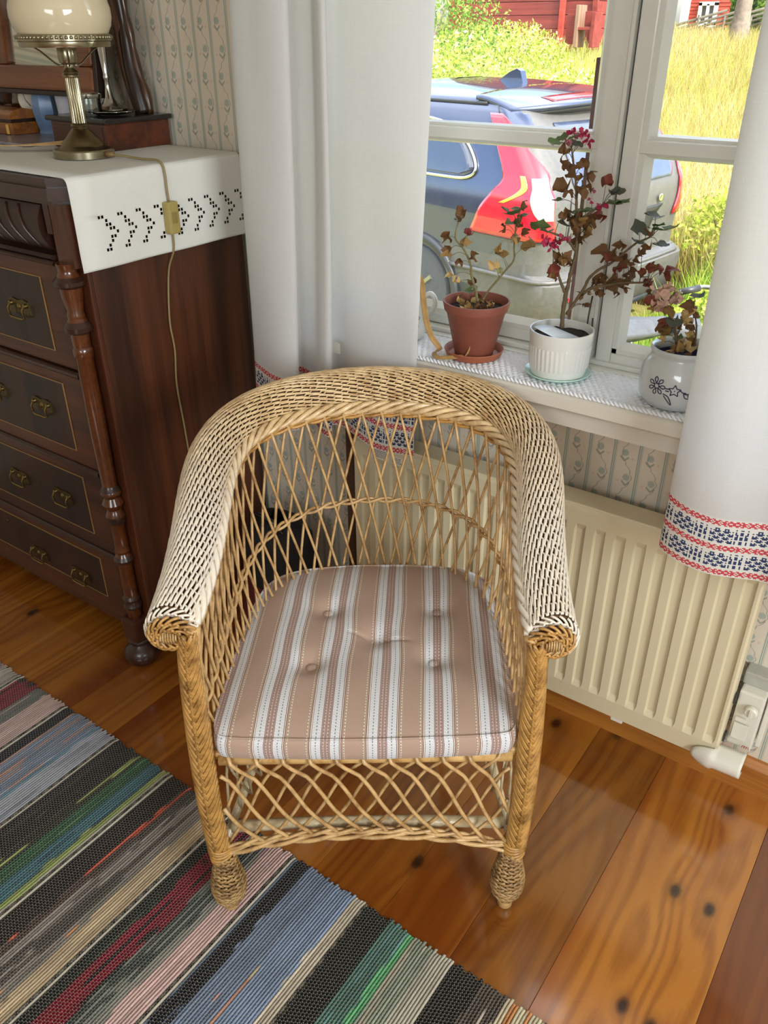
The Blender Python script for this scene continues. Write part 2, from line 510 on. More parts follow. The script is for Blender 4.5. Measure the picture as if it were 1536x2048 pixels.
# ------------------------------------------------------------------ window_1: frame, post, two sashes with glazing bar and panes
win = thing('window_1', None, None, (-.57, YW, WZ0), kind='structure')
def wbox(name, lo, hi, bev=.003, mat='paint', par=win):
    q = MB(); q.box(lo, hi, bev); return q.build(name, M[mat], par, smooth=False)
F0, F1 = 1.462, 1.60          # outer frame depth
q = MB()
q.box((WX0, F0, WZ0), (WX0+.055, F1, WZ1), .003); q.box((WX1-.055, F0, WZ0), (WX1, F1, WZ1), .003)
q.box((WX0, F0, WZ1-.055), (WX1, F1, WZ1), .003)
q.box((WX0, F0, WZ0), (WX1, F1, WZ0+.020), .003); q.box((WX0, F0+.018, WZ0+.02), (WX1, F1, WZ0+.029), .002)
q.build('window_frame', M['paint'], win, smooth=False)
q = MB()                                           # central post with rebates
q.box((-.622, 1.512, WZ0), (-.560, F1, WZ1), .004)
q.box((-.607, 1.497, WZ0), (-.562, 1.52, WZ1), .004)
q.prism([(-.574, 1.498), (-.569, 1.490), (-.563, 1.490), (-.561, 1.498)], WZ0+.02, WZ1-.05, 'z')
q.build('post', M['paint'], win, smooth=False)
wbox('dark_gap', (-.5590, 1.4985, WZ0+.016), (-.5562, 1.53, WZ1-.05), 0, 'gap')
ZM0, ZM1 = 1.211, 1.243
def sash(x0, x1, y0, stile_l, stile_r, zb, rail):
    s = MB(); y1 = y0+.045; zt = WZ1-.05
    s.box((x0, y0, zb), (x0+stile_l, y1, zt), .003); s.box((x1-stile_r, y0, zb), (x1, y1, zt), .003)
    s.box((x0+stile_l, y0, zb), (x1-stile_r, y1, zb+rail), .003); s.box((x0+stile_l, y0, zt-.05), (x1-stile_r, y1, zt), .003)
    gl, gr, gb, gt = x0+stile_l, x1-stile_r, zb+rail, zt-.05
    k = .020                                        # glazing bead all round, chamfered towards the pane
    s.prism([(gl, y0+.004), (gl+k*.45, y0+.004), (gl+k, y0+.022), (gl-.003, y0+.022)], gb-.003, gt+.003, 'z')
    s.prism([(gr, y0+.004), (gr-k*.45, y0+.004), (gr-k, y0+.022), (gr, y0+.022)], gb, gt, 'z')
    s.prism([(y0+.004, gb), (y0+.004, gb+k*.45), (y0+.022, gb+k), (y0+.022, gb-.003)], gl-.003, gr+.003, 'x')
    so = s.build('sash', M['paint'], win, smooth=False)
    bb = MB()
    bb.prism([(y0+.002, ZM0+.006), (y0+.002, ZM1-.007), (y0+.010, ZM1-.004), (y0+.010, ZM1), (y0+.022, ZM1+.003), (y0+.022, ZM0-.004), (y0+.010, ZM0)], gl, gr, 'x')
    bb.build('glazing_bar', M['paint'], so, smooth=False)
    for (za, zc) in ((gb, ZM0), (ZM1, gt)):
        p = MB(); p.box((gl+.002, y0+.022, za), (gr-.002, y0+.025, zc)); p.build('pane', M['glass'], so, smooth=False)
    return so
sash(WX0+.055, -.606, 1.503, .05, .004, WZ0+.030, .022)
sash(-.556, WX1-.055, 1.488, .030, .05, WZ0+.014, .032)
# thin hook-and-eye stay hanging on the post
q = MB(); q.tube([(-.575, 1.484, .965), (-.5755, 1.478, .93), (-.576, 1.478, .905), (-.571, 1.478, .893), (-.566, 1.479, .905), (-.567, 1.479, .925)], .0016, 6)
q.build('hook', mk('iron_hook', srgb('#55524a'), .4, .8), win)
# casing boards on the wall round the opening (behind the curtains) and the sill
b = MB()
b.box((WX0-.09, YW-.018, WZ0), (WX0, F0, WZ1+.09), .004); b.box((WX1, YW-.018, WZ0), (WX1+.09, F0, WZ1+.09), .004); b.box((WX0, YW-.018, WZ1), (WX1, F0, WZ1+.09), .004)
structure('trim_1', b, M['paint'], smooth=False)
SZ = .829
b = MB()
b.prism([(1.47, SZ-.032), (1.47, SZ), (1.322, SZ), (1.315, SZ-.005), (1.315, SZ-.027), (1.320, SZ-.032)], WX0-.10, WX1+.10, 'x')
b.prism([(1.45, SZ-.032), (1.340, SZ-.032), (1.340, SZ-.070), (1.45, SZ-.070)], WX0-.07, WX1+.07, 'x')
structure('trim_2', b, M['paint_old'], smooth=False)
# brown wooden strip on the wall at the left end of the radiator
b = MB(); b.box((-1.118, 1.405, .085), (-1.083, YW, .585), .002); structure('trim_3', b, M['brown_strip'], smooth=False)
# unseen window frames with drawn blinds, added on closed walls behind the area lamps
def far_window(name, c, wid, axis):
    t_ = thing(name, None, None, c, kind='structure')
    q = MB(); h = .72
    def bx(u0, u1, z0, z1, d0, d1):
        if axis == 'x': q.box((c[0]+d0, c[1]+u0, c[2]+z0), (c[0]+d1, c[1]+u1, c[2]+z1))
        else: q.box((c[0]+u0, c[1]+d0, c[2]+z0), (c[0]+u1, c[1]+d1, c[2]+z1))
    s = -1 if axis == 'x' else 1
    d0, d1 = sorted((0, s*.022))
    for u0, u1, z0, z1 in ((-wid, wid, -h-.06, -h), (-wid, wid, h, h+.06), (-wid-.06, -wid, -h-.06, h+.06), (wid, wid+.06, -h-.06, h+.06)): bx(u0, u1, z0, z1, d0, d1)
    q.build('window_frame', M['paint'], t_, smooth=False)
    q = MB(); e0, e1 = sorted((s*.002, s*.008)); bx(-wid, wid, -h, h, e0, e1); q.build('blind', M['ceiling'], t_, smooth=False)
far_window('window_2', (XR+.02, -.2, 1.45), .7, 'x')
far_window('window_3', (.55, YB-.02, 1.5), .8, 'y')
# ================================================================== WICKER ARMCHAIR
MID = np.array([-.570, .745, 0.0]); CU = np.array([.805, .593, 0]); CN = np.array([-.593, .805, 0]); SH = .060
def cw(p):          # chair-local (right, back, up) -> world; the old chair leans a little to one side towards its back
    return MID + CU*(p[0]+SH*p[1]) + CN*p[1] + np.array([0, 0, p[2]])

def wick(name, base, dark, var=1.0, rough=.36, coat=.3, worn=0):
    t = NT(name)
    co = t.coord()
    n1 = t.noise(co, 38, 3, .6); n2 = t.noise(co, 260, 2)
    c = t.ramp(t.math('ADD', t.math('MULTIPLY', n1, .8), t.math('MULTIPLY', n2, .2)), [(.33, dark), (.52, base), (.72, tuple(min(1, x*1.25) for x in base[:3]))])
    if worn:        # window sheen painted into the arms as paler colour, fading towards the back
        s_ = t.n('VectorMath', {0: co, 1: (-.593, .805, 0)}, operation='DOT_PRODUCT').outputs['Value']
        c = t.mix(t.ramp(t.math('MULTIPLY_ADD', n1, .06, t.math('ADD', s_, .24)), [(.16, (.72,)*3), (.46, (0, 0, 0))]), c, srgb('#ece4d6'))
    return t.end(t.bsdf(c, rough, 0, t.bump(n2, .12, .0006), Coat_Weight=coat, Coat_Roughness=.30))
M['cane'] = wick('honey_cane', srgb('#c8a26c'), srgb('#9a7040'))
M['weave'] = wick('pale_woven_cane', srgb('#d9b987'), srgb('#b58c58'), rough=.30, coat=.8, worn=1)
M['plait'] = wick('golden_plait', srgb('#b98a48'), srgb('#7d5522'))
M['foot'] = wick('dull_foot_weave', srgb('#a68250'), srgb('#6a4a24'), rough=.5)
M['core'] = mk('dark_inner_cane', srgb('#5a3d1c'), .7, var=.2)  # inner cane darkened so gaps in the weave look shaded
M['stick'] = wick('round_pole', srgb('#cba468'), srgb('#a9783c'))
M['stick_pale'] = wick('pale_stretcher', srgb('#d9c7a0'), srgb('#b59c70'))

chair = thing('wicker_armchair', 'honey-coloured wicker armchair with lattice back and rolled woven arms, by the radiator', 'chair', (-.72, .93, 0))
NT_ = 400
tt = np.linspace(0, PI, 2001)
def ucurve(q, b_):
    a, nn, z0, z1, k, da, dz, db = q
    y = b_*np.abs(np.sin(tt))**(2/nn); s = -np.sign(np.cos(tt)); yy = np.clip(y/b_, 0, 1)
    x = s*a*np.abs(np.cos(tt))**(2/nn)*(1+da*yy+db*yy*yy)
    x[len(tt)//2] = 0
    z = z0+(z1-z0)*(yy*k+(1-k)*yy*yy)-dz*s*(1-yy)
    P = np.stack([x, y, z], 1)
    L = np.concatenate([[0], np.cumsum(np.linalg.norm(np.diff(P, axis=0), axis=1))])
    f = np.linspace(0, L[-1], NT_+1)
    return np.stack([np.interp(f, L, P[:, i]) for i in range(3)], 1), L[-1]
TOP, LTOP = ucurve((.241, 1.894, .642, .773, 1.474, -.34, .012, 1.345), .50)     # where the lattice meets the rim
def sm(A, k=12):
    P = np.vstack([A[0]+(A[0]-A[k:0:-1]), A, A[-1]+(A[-1]-A[-2:-k-2:-1])]); w = np.hanning(2*k+1); w /= w.sum()
    B = np.stack([np.convolve(P[:, i], w, 'valid') for i in range(3)], 1); B[0] = A[0]; B[-1] = A[-1]; return B
TOP = sm(TOP)
SEAT, LS = ucurve((.238, 2.5, .398, .398, 1.0, .06, 0, -.06), .465); SEAT = sm(SEAT)
def at(C_, f):
    f = np.clip(f, 0, 1)*NT_; i = int(min(f, NT_-1)); s = f-i
    return C_[i]*(1-s)+C_[i+1]*s
def outward(C_):
    T = np.gradient(C_, axis=0); T[:, 2] = 0; T /= np.linalg.norm(T, axis=1)[:, None]+1e-9
    return np.stack([-T[:, 1], T[:, 0], 0*T[:, 0]], 1)      # left side goes back: outward = left
OUT = outward(TOP); OUT = sm(OUT, 16); OUT /= np.linalg.norm(OUT, axis=1)[:, None]
YY = np.clip(TOP[:, 1]/.5, 0, 1)
CEN = TOP + OUT*(.036+.010*YY)[:, None] + np.array([0, 0, 1])*(.003+.031*YY)[:, None]
RR = .0365
def part(name, mb, mat, parent=chair, **k):
    mb.xform(cw); return mb.build(name, mat, parent, **k)
def stuff(o): o['kind'] = 'stuff'; return o

# rolled rim: stakes across it and long strands woven over and under them
PH0, PH1 = R(206), R(-62)
NST = 52
mb = MB()
for k in range(NST+1):
    i = int(k/NST*NT_)
    ph = np.linspace(PH0, PH1, 15)
    mb.tube([CEN[i]+(RR-.0025)*(math.cos(p)*OUT[i]+math.sin(p)*np.array([0, 0, 1])) for p in ph], .0022, 4, caps=False)
stuff(part('rim_stakes', mb, M['core']))
mb = MB()
i = np.arange(NT_+1)
def shell(du): 
    return lambda u, v: tuple(CEN[int(u*NT_)]+(RR-.006)*(math.cos(PH0+(PH1-PH0)*v)*OUT[int(u*NT_)]+math.sin(PH0+(PH1-PH0)*v)*np.array([0, 0, 1])))
mb.grid(shell(0), 101, 16)
part('rim_lining', mb, M['core'])  # dark sheet added inside the hollow roll for the shade between strands
NS, NI, S6 = 46, 48, 8
dph = (PH1-PH0)/NS
mb = MB()
for s in range(NS):
    ph = PH0+(PH1-PH0)*(s+.5)/NS
    jit = RNG.uniform(-.0003, .0003); off = .5*(s % 2)+.012*s+RNG.uniform(-.05, .05)
    pts = []; rad = []
    for j in range(NI*S6+1):
        q = j/(NI*S6); x_ = (q*NI+off+.16*mnoise.noise((s*1.7, q*9, 4.0))) % 1.0
        a = at(CEN, q); o = at(OUT, q); o = o/np.linalg.norm(o)
        dip = max(0.0, abs(2*x_-1)**7)                 # tucks under at each stake, lies proud between
        php = ph-dph*(1.1*(x_-.5))+.018*mnoise.noise((s*3.1, q*14, .3))
        pts.append(a+(RR+jit+.0012-.0040*dip)*(math.cos(php)*o+math.sin(php)*np.array([0, 0, 1])))
        rad.append(.00196*(1-.30*dip))
    mb.tube(pts, rad, 5)
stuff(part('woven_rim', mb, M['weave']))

def rope(path, nstr, rad, rs, pitch, name, mat, parent=chair, flat=1.0, n=6, sample=6, phase=0, side=None):
    """nstr strands twisted about path"""
    P = np.asarray(path, float); L = np.concatenate([[0], np.cumsum(np.linalg.norm(np.diff(P, axis=0), axis=1))])
    N = int(L[-1]/pitch*sample)+4
    f = np.linspace(0, L[-1], N); Q = np.stack([np.interp(f, L, P[:, k]) for k in range(3)], 1)
    T = np.gradient(Q, axis=0); T /= np.linalg.norm(T, axis=1)[:, None]
    A = np.cross(T, np.array([0, 0, 1.0])); bad = np.linalg.norm(A, axis=1) < .2
    A[bad] = np.cross(T[bad], np.array([0, 1.0, 0])); A /= np.linalg.norm(A, axis=1)[:, None]; B = np.cross(A, T)
    mb = MB()
    for s in range(nstr):
        th = 2*PI*f/pitch+2*PI*s/nstr+phase
        mb.tube(Q+rad*flat*np.cos(th)[:, None]*A+rad*np.sin(th)[:, None]*B, rs, n)
    return part(name, mb, mat, parent)

# twisted border along the inner edge of the rim, and the slimmer twist below it
edge = TOP+OUT*.005+np.array([0, 0, .010])
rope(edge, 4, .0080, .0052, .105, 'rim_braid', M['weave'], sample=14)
rope(TOP+OUT*.001+np.array([0, 0, -.004]), 2, .0030, .0032, .07, 'rim_braid', M['plait'], sample=12)

# lattice canes of the back and sides: two crossing sets
NC = 37; DEL = .072
def cane_curve(ft, fb, bow, drop=.0):
    pts = []
    for s in np.linspace(0, 1, 11):
        f = ft+(fb-ft)*s
        if f < -.0 or f > 1.0: break
        a = at(TOP, f)+np.array([0, 0, .004]); c = at(SEAT, f)
        o = at(OUT, f)
        p = a*(1-s)+c*s+o*(bow+.010*math.sin(PI*s))
        pts.append(p)
    return pts
for sgn, bow in ((1, -.0030), (-1, .0030)):
    for k in range(-2, NC+3):
        ft = (k+.5)/NC; fb = ft+sgn*DEL
        if not (0 <= ft <= 1):
            # starts on a front post part-way down
            P = []
            for s in np.linspace(0, 1, 22):
                f = ft+(fb-ft)*s
                if 0 <= f <= 1:
                    P.append((at(TOP, f)*(1-s)+at(SEAT, f)*s)+at(OUT, f)*(bow+.010*math.sin(PI*s)))
        else: P = cane_curve(ft, fb, bow)
        if len(P) < 4: continue
        mb = MB(); mb.tube(P, .0027*random.uniform(.94, 1.06), 6)
        part('cane', mb, M['cane'])
# twined band half-way up the lattice
f = np.linspace(0, 1, 201)
band = []
for q in f:
    a, c, o = at(TOP, q), at(SEAT, q), at(OUT, q)
    yy = min(1, max(0, a[1]/.5)); h = .385+.12*yy
    band.append(c*(1-h)+a*h+o*.010*math.sin(PI*h))
rope(band, 2, .0042, .0031, .074, 'twined_band', M['cane'], sample=12)

# plaited work: chevrons of cane laid along a path
def plait(path, wid, pitch, rs, name, mat, front, parent=chair, dup=2, depth=.42, ln=2.0, lift=.0):
    P = np.asarray(path, float); L = np.concatenate([[0], np.cumsum(np.linalg.norm(np.diff(P, axis=0), axis=1))])
    W_ = wid if callable(wid) else (lambda s: wid)
    def pos(s):
        s = min(max(s, 0), L[-1]); p = np.array([np.interp(s, L, P[:, k]) for k in range(3)])
        e = .004; q0 = np.array([np.interp(max(s-e, 0), L, P[:, k]) for k in range(3)]); q1 = np.array([np.interp(min(s+e, L[-1]), L, P[:, k]) for k in range(3)])
        T = (q1-q0)/np.linalg.norm(q1-q0); F = np.array(front, float); F = F-T*(F@T); F /= np.linalg.norm(F)
        return p, T, F, np.cross(T, F)
    mb = MB(); n = int(L[-1]/pitch)
    for k in range(-2, n+1):
        for side in (1, -1):
            for d in range(dup):
                s0 = (k+(.5 if side < 0 else 0))*pitch+d*rs*1.9
                pts = []
                for u in np.linspace(0, 1, 7):
                    s = s0+u*pitch*ln
                    if s < 0 or s > L[-1]: continue
                    p, T, F, S = pos(s); w = W_(s/L[-1])
                    a = PI*(.98-u*.62)
                    x_ = side*w*.5*(-math.cos(a))*1.0 if False else side*w*(.5*math.cos(u*PI*.56))
                    z_ = w*depth*(math.sin(u*PI*.5)-.45)+lift
                    pts.append(p+S*x_+F*z_)
                if len(pts) > 2: mb.tube(pts, rs, 5)
    return stuff(part(name, mb, mat, parent))
def hose(path, r, name, mat, parent=chair, n=10):
    mb = MB(); mb.tube(path, r, n); return part(name, mb, mat, parent)

ends = {}
for sd in (-1, 1):
    top = at(TOP, 0 if sd < 0 else 1)
    zt = top[2]+.006
    cx = sd*.2575
    post = spline([(sd*.2565, .004, .155), (sd*.260, .000, .30), (sd*.2585, -.001, .46), (sd*.2555, -.003, .58), (sd*.250, -.006, zt)], 40)
    po = thing  # readable alias not used further
    core = hose(post+np.array([-sd*.004, .004, 0]), .0120, 'post', M['stick'])
    plait(post[::-1]+np.array([sd*.002, 0, 0]), lambda s: .026+.010*min(1, s*2.5), .0160, .0026, 'post_plait', M['plait'], (0, -1, 0), lift=.0075, ln=3.2)
    # scroll at the arm end: plaited spiral with a little woven eye
    c = np.array([sd*.2770, -.006, zt-.008])
    sp = []
    for u in np.linspace(0, 1, 90):
        a = PI+.25 - u*(2*PI*1.55)
        rr = .0268*(1-.50*u); 
        sp.append(c+np.array([-sd*rr*1.12*(-math.cos(a))*-1 if False else sd*rr*1.12*math.cos(a), -.001-.006*u+.002, rr*.94*math.sin(a)*1.0]))
    plait(sp, lambda s: .0165-.004*s, .0115, .0024, 'scroll_plait', M['plait'], (0, -1, 0), depth=.45, ln=1.5, dup=1, lift=.003)
    mb = MB(); mb.lathe([(0, 0), (.022, 0), (.025, .002), (.025, .012), (0, .012)], (c[0], c[1]+.004, c[2]), 20, axis=(0, 1, 0)); part('scroll_backing', mb, M['core'])
    mb = MB()
    for k in range(-3, 4):
        h = .0098*math.sqrt(max(.1, 1-(k/3.8)**2))
        mb.tube([c+np.array([k*.0036, -.010, -h]), c+np.array([k*.0036, -.0135, 0]), c+np.array([k*.0036, -.010, h])], .0017, 5)
    part('scroll_eye', mb, M['cane'])
    # second plait round the very edge of the roll
    ring = [c+np.array([.0325*math.cos(a), .008, .0325*math.sin(a)]) for a in np.linspace(R(200) if sd > 0 else R(-20), R(-60) if sd > 0 else R(240), 60)]
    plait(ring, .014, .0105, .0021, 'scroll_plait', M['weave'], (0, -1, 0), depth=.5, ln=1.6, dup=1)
    # binding under the post and the woven bulb foot with its wooden tip
    mb = MB()
    for k in range(5):
        z = .150+k*.0062
        mb.tube([(sd*.2565+.0185*math.cos(a), .004+.0185*math.sin(a), z+.002*math.sin(a+k)) for a in np.linspace(0, 2*PI, 17)[:-1]], .0030, 5, closed=True)
    part('binding', mb, M['plait'])
    fx = sd*.252
    prof = [(.0175, .155), (.0185, .135), (.0225, .112), (.0275, .088), (.0290, .070), (.0265, .050), (.0200, .034), (.0150, .028)]
    mb = MB(); mb.lathe([(r-.004, z) for r, z in prof[::-1]], (fx, .003, 0), 16); part('foot_core', mb, M['core'])
    mb = MB(); zs = np.linspace(.152, .031, 15); pr = np.array(prof)[::-1]
    for k, z in enumerate(zs):
        r = np.interp(z, pr[:, 1], pr[:, 0]); na = 13
        for j in range(na):
            a0 = 2*PI*(j+.5*(k % 2))/na; dz = .0062*(1 if k % 2 else -1)
            mb.tube([(fx+(r+.0012*math.sin(PI*u))*math.cos(a0+(u-.5)*.62), .003+(r+.0012*math.sin(PI*u))*math.sin(a0+(u-.5)*.62), z+dz*(u-.5)) for u in (0, .33, .67, 1)], .0027, 5)
    stuff(part('woven_foot', mb, M['foot']))
    zb = .0085 if sd < 0 else 0.0
    mb = MB(); mb.lathe([(.0105, zb), (.0135, zb+.003), (.0145, .020), (.0145, .045)], (fx, .003, 0), 16); part('foot_tip', mb, M['stick'])
    # plain rear leg
    hose([(sd*.150, .405, .0), (sd*.155, .42, .2), (sd*.160, .437, .40)], .0135, 'rear_leg', M['stick'])
    # side apron: bottom rail, border and lattice
    lo0, lo1 = np.array([sd*.252, .012, .168]), np.array([sd*.155, .405, .168])
    hose([lo0, (lo0+lo1)/2+np.array([sd*.02, 0, .02]), lo1], .008, 'side_rail', M['stick_pale'])
    for k in range(9):
        for s2 in (-1, 1):
            u0 = (k+.5)/9; u1 = u0+s2*.22
            if not 0 <= u1 <= 1: continue
            a = at(SEAT, (u0*.30) if sd < 0 else 1-u0*.30); e = lo0*(1-u1)+lo1*u1
            mb = MB(); mb.tube([a, a*.5+e*.5+np.array([sd*.006, 0, 0]), e], .0026, 5); part('cane', mb, M['stick_pale'])

# front apron
hose([(-.236, .006, .388), (-.12, .004, .391), (0, .003, .392), (.12, .004, .391), (.236, .006, .388)], .0125, 'front_rail', M['stick'], n=14)
arc = np.array([(x_, .002-.004*(1-(x_/.24)**2), .166+.045*(1-abs(x_/.24)**2.2)) for x_ in np.linspace(-.245, .245, 60)])
def arcz(x_): return .170+.045*(1-abs(min(1, abs(x_)/.24))**2.2)
rope(arc+np.array([0, 0, -.004]), 3, .0062, .0042, .17, 'apron_border', M['cane'], sample=16)
rope(arc+np.array([0, -.002, .008]), 2, .0034, .0034, .088, 'apron_border', M['cane'], sample=14, phase=1)
hose([(-.238, .026, .196), (-.1, .024, .207), (.1, .024, .207), (.238, .026, .196)], .0105, 'front_stretcher', M['stick_pale'])
for s2 in (1, -1):
    for k in range(-3, 12):
        xt = -.214+k*.0425 if s2 > 0 else .214-k*.0425
        P = []
        for u in np.linspace(0, 1, 15):
            z_top = .395
            x_ = xt+s2*.124*(u+.05*math.sin(2*PI*u))
            if abs(x_) > .240: continue
            z = z_top+(arcz(x_)-z_top)*u
            yv = -.012*math.cos(min(1, u*5)*PI/2)-.004-.004*math.sin(PI*u) if s2 > 0 else .003-.010*math.cos(min(1, u*5)*PI/2)
            P.append((x_, yv, z))
        if len(P) < 4: continue
        if P[0][2] > .39: P = [(P[0][0]-s2*.006, P[0][1]+.010, P[0][2]+.013)]+P
        mb = MB(); mb.tube(P, .0034 if s2 > 0 else .0031, 7)
        part('cane', mb, M['cane'])
# seat: round hoop and woven seat under the cushion
hose(np.vstack([SEAT, SEAT[:1]*0+np.array([[.238, .0, .398]])])[::5], .008, 'seat_hoop', M['stick'])
mb = MB()
for k in range(23):
    y = .02+k*.0195
    w = np.interp(y, [0, .2, .35, .42, .46], [.236, .236, .20, .15, .05])
    mb.tube([(-w, y, .395), (0, y, .393), (w, y, .395)], .0045, 5)
stuff(part('woven_seat', mb, M['cane']))

# ------------------------------------------------------------------ seat cushion (lies on the chair)
def cushion_mat():
    t = NT('striped_cushion_cloth')
    uv = t.n('SeparateXYZ', {0: t.coord('UV')})
    x, y = uv.outputs[0], uv.outputs[1]
    P = .0880
    f = t.math('FRACT', t.math('MULTIPLY_ADD', x, 1/P, 20.0+.015/P+.45-.5))
    tan = srgb('#b89a86'); cream = srgb('#e8e0d0'); white = srgb('#e3e2e2'); brown = srgb('#6e4335'); mauve = srgb('#b79b92'); red = srgb('#8d685c'); ink = srgb('#2f2b33')
    st = [(0, tan), (.09, cream), (.106, tan), (.142, brown), (.153, cream), (.172, brown), (.182, white), (.345, brown), (.355, mauve), (.375, red), (.385, cream), (.398, mauve), (.425, red), (.435, mauve), (.462, cream), (.475, red), (.485, mauve), (.505, brown), (.515, white), (.675, brown), (.685, cream), (.703, brown), (.713, tan), (.750, cream), (.766, tan)]
    c = t.ramp(f, st, 'CONSTANT')
    # stitched dots in the white stripes, dashes in the cream lines
    dash = t.math('GREATER_THAN', t.math('FRACT', t.math('MULTIPLY', y, 1/.0056)), .5)
    def near(p, w): return t.math('LESS_THAN', t.math('ABSOLUTE', t.math('SUBTRACT', f, p)), w)
    dots = t.math('MULTIPLY', t.math('ADD', near(.263, .008), near(.595, .008)), dash)
    c = t.mix(t.math('MULTIPLY', dots, .85), c, ink)
    d2 = t.math('MULTIPLY', t.math('ADD', near(.098, .0085), t.math('ADD', near(.758, .0085), t.math('ADD', near(.392, .008), near(.4685, .008)))), t.math('SUBTRACT', 1.0, dash))
    c = t.mix(t.math('MULTIPLY', d2, .8), c, srgb('#8b6a58'))
    chev = t.math('FRACT', t.math('ADD', t.math('MULTIPLY', y, 1/.0045), t.math('MULTIPLY', t.math('ABSOLUTE', t.math('SUBTRACT', f, .263)), 9.0)))
    c = t.mix(t.math('MULTIPLY', t.math('GREATER_THAN', chev, .6), t.math('MULTIPLY', t.math('ADD', near(.263, .08), near(.595, .08)), .25)), c, srgb('#a9a7ab'))
    wv = t.noise(t.mapping(t.coord('UV'), (900, 250, 1)), 1.0, 2)
    c = t.mix(t.math('MULTIPLY', wv, .28), c, t.mix(1.0, c, srgb('#8a776a'), 'MULTIPLY'))
    return t.end(t.bsdf(c, .85, 0, t.bump(wv, .25, .0008), Sheen_Weight=.15))
M['cush'] = cushion_mat()
BT = [(-.088, .290), (.1155, .290), (.008, .207), (-.102, .1425), (.1085, .149)]
cush = thing('seat_cushion', 'striped beige and white tufted seat cushion lying in the wicker armchair', 'cushion', tuple(cw((0, .22, .40))))
def outline(a):       # cushion plan, a in [0,1): starts at the front left corner, anticlockwise seen from above
    ctr = [(-.205, -.016), (-.10, -.021), (0, -.023), (.10, -.021), (.205, -.016), (.232, -.004), (.241, .04), (.240, .14), (.236, .25), (.228, .345), (.205, .405), (.155, .437), (.07, .450), (0, .452), (-.07, .450), (-.155, .437), (-.205, .405), (-.228, .345), (-.236, .25), (-.240, .14), (-.241, .04), (-.232, -.004)]
    n = len(ctr); q = a*n; i = int(q) % n; s = q-int(q)
    p0, p1, p2, p3 = [np.array(ctr[(i+k) % n]) for k in (-1, 0, 1, 2)]
    return .5*((2*p1)+(-p0+p2)*s+(2*p0-5*p1+4*p2-p3)*s*s+(-p0+3*p1-3*p2+p3)*s**3)
NA = 176; NR = 46
ctrp = np.array([0, .21]); OL = np.array([outline(k/NA) for k in range(NA)])
V_, F_, UVc = [], [], []
def topz(p, r):
    z = .4575+.020*(1-r**3.2)-.004*r**8
    pinch = np.zeros(2)
    for (bx, by) in BT:
        d = np.array([p[0]-bx, p[1]-by]); e = math.hypot(*d)
        z -= .0165*math.exp(-(e/.026)**2)+.006*math.exp(-(e/.07)**2)
        pinch += -d*.16*math.exp(-(e/.055)**2)
    # crease running out from the middle button
    if -.05 < p[0] < .075:
        yc = .2075+(.016 if p[0] < .008 else -.012)*abs(p[0]-.008)/.06
        z -= .007*math.exp(-((p[1]-yc)/.0045)**2)*(1-abs((p[0]-.012)/.0625)**2)
    z += .0022*mnoise.noise((p[0]*22, p[1]*14, .4))
    return z, pinch
for j in range(NR):
    r = (j+.0)/(NR-1)
    for k in range(NA):
        p = ctrp+(OL[k]-ctrp)*r
        z, pc = topz(p, r)
        q = p+pc*.35
        V_.append((q[0], q[1], z)); UVc.append((p[0]-pc[0]*.25, p[1]))
for j in range(NR-1):
    for k in range(NA):
        k2 = (k+1) % NA
        F_.append((j*NA+k, j*NA+k2, (j+1)*NA+k2, (j+1)*NA+k))
# seam groove, boxed border, bottom
ring0 = (NR-1)*NA
rows = [(1.004, .4545, 0), (.996, .4525, .003), (1.006, .4500, .006), (1.014, .440, .016), (1.014, .425, .031), (1.006, .412, .044), (.98, .4065, .054), (.6, .4065, .15)]
for (sc, z, vv) in rows:
    b0 = len(V_)
    for k in range(NA):
        p = ctrp+(OL[k]-ctrp)*sc
        V_.append((p[0], p[1], z)); UVc.append((OL[k][0], OL[k][1]-vv if OL[k][1] < .3 else OL[k][1]+vv))
    for k in range(NA):
        k2 = (k+1) % NA
        F_.append((ring0+k, ring0+k2, b0+k2, b0+k))
    ring0 = b0
mb = MB(); mb.add(V_, F_); mb.xform(cw); mb.build('cushion_cover', M['cush'], cush, uv=UVc)
mb = MB(); mb.tube([tuple(ctrp+(OL[k]-ctrp)*1.003)+(.4548,) for k in range(NA)], .0016, 5, closed=True); part('piping', mb, M['cush'], cush, uv=[(p[0], p[1]) for p in mb.v])
for (bx, by) in BT:
    z, _ = topz(np.array([bx, by]), .4)
    mb = MB(); mb.lathe([(0, 0), (.0085, 0), (.0100, .002), (.0090, .0048), (.0055, .0066), (0, .0072)], (bx, by, z-.001), 18)
    uvb = [(p[0], p[1]) for p in mb.v]
    part('button', mb, M['cush'], cush, uv=uvb)
# ================================================================== RADIATOR
rad = thing('radiator', 'cream panel radiator with vertical ribs below the window sill', 'radiator', (-.59, 1.36, .09))
RX0, RX1, RZ0, RZ1, RYF = -1.045, -.140, .118, .600, 1.340
mb = MB()
prof = []
x = RX0; pit = .0405
prof.append((RX0, RYF+.045)); prof.append((RX0, RYF+.004)); prof.append((RX0+.004, RYF))
x = RX0+.022; n = 22
for k in range(n):
    prof += [(x, RYF), (x+.0035, RYF+.0065), (x+.020, RYF+.0065), (x+.0235, RYF)]
    x += pit
prof += [(RX1-.004, RYF), (RX1, RYF+.004), (RX1, RYF+.045)]
zs = [RZ0+.048, RZ0+.062, RZ1-.050, RZ1-.036]
vs = []; f = []
for zi, z in enumerate([RZ0, RZ0+.046, RZ0+.060, RZ1-.050, RZ1-.036, RZ1-.006, RZ1]):
    for (px, py) in prof:
        y = py
        if zi in (0, 1, 4, 5, 6) and RYF < py <= RYF+.01: y = RYF
        if zi == 6: y = max(y, RYF+.006)
        if zi == 0: y = max(y, RYF+.005)
        vs.append((px, y, z))
m_ = len(prof)
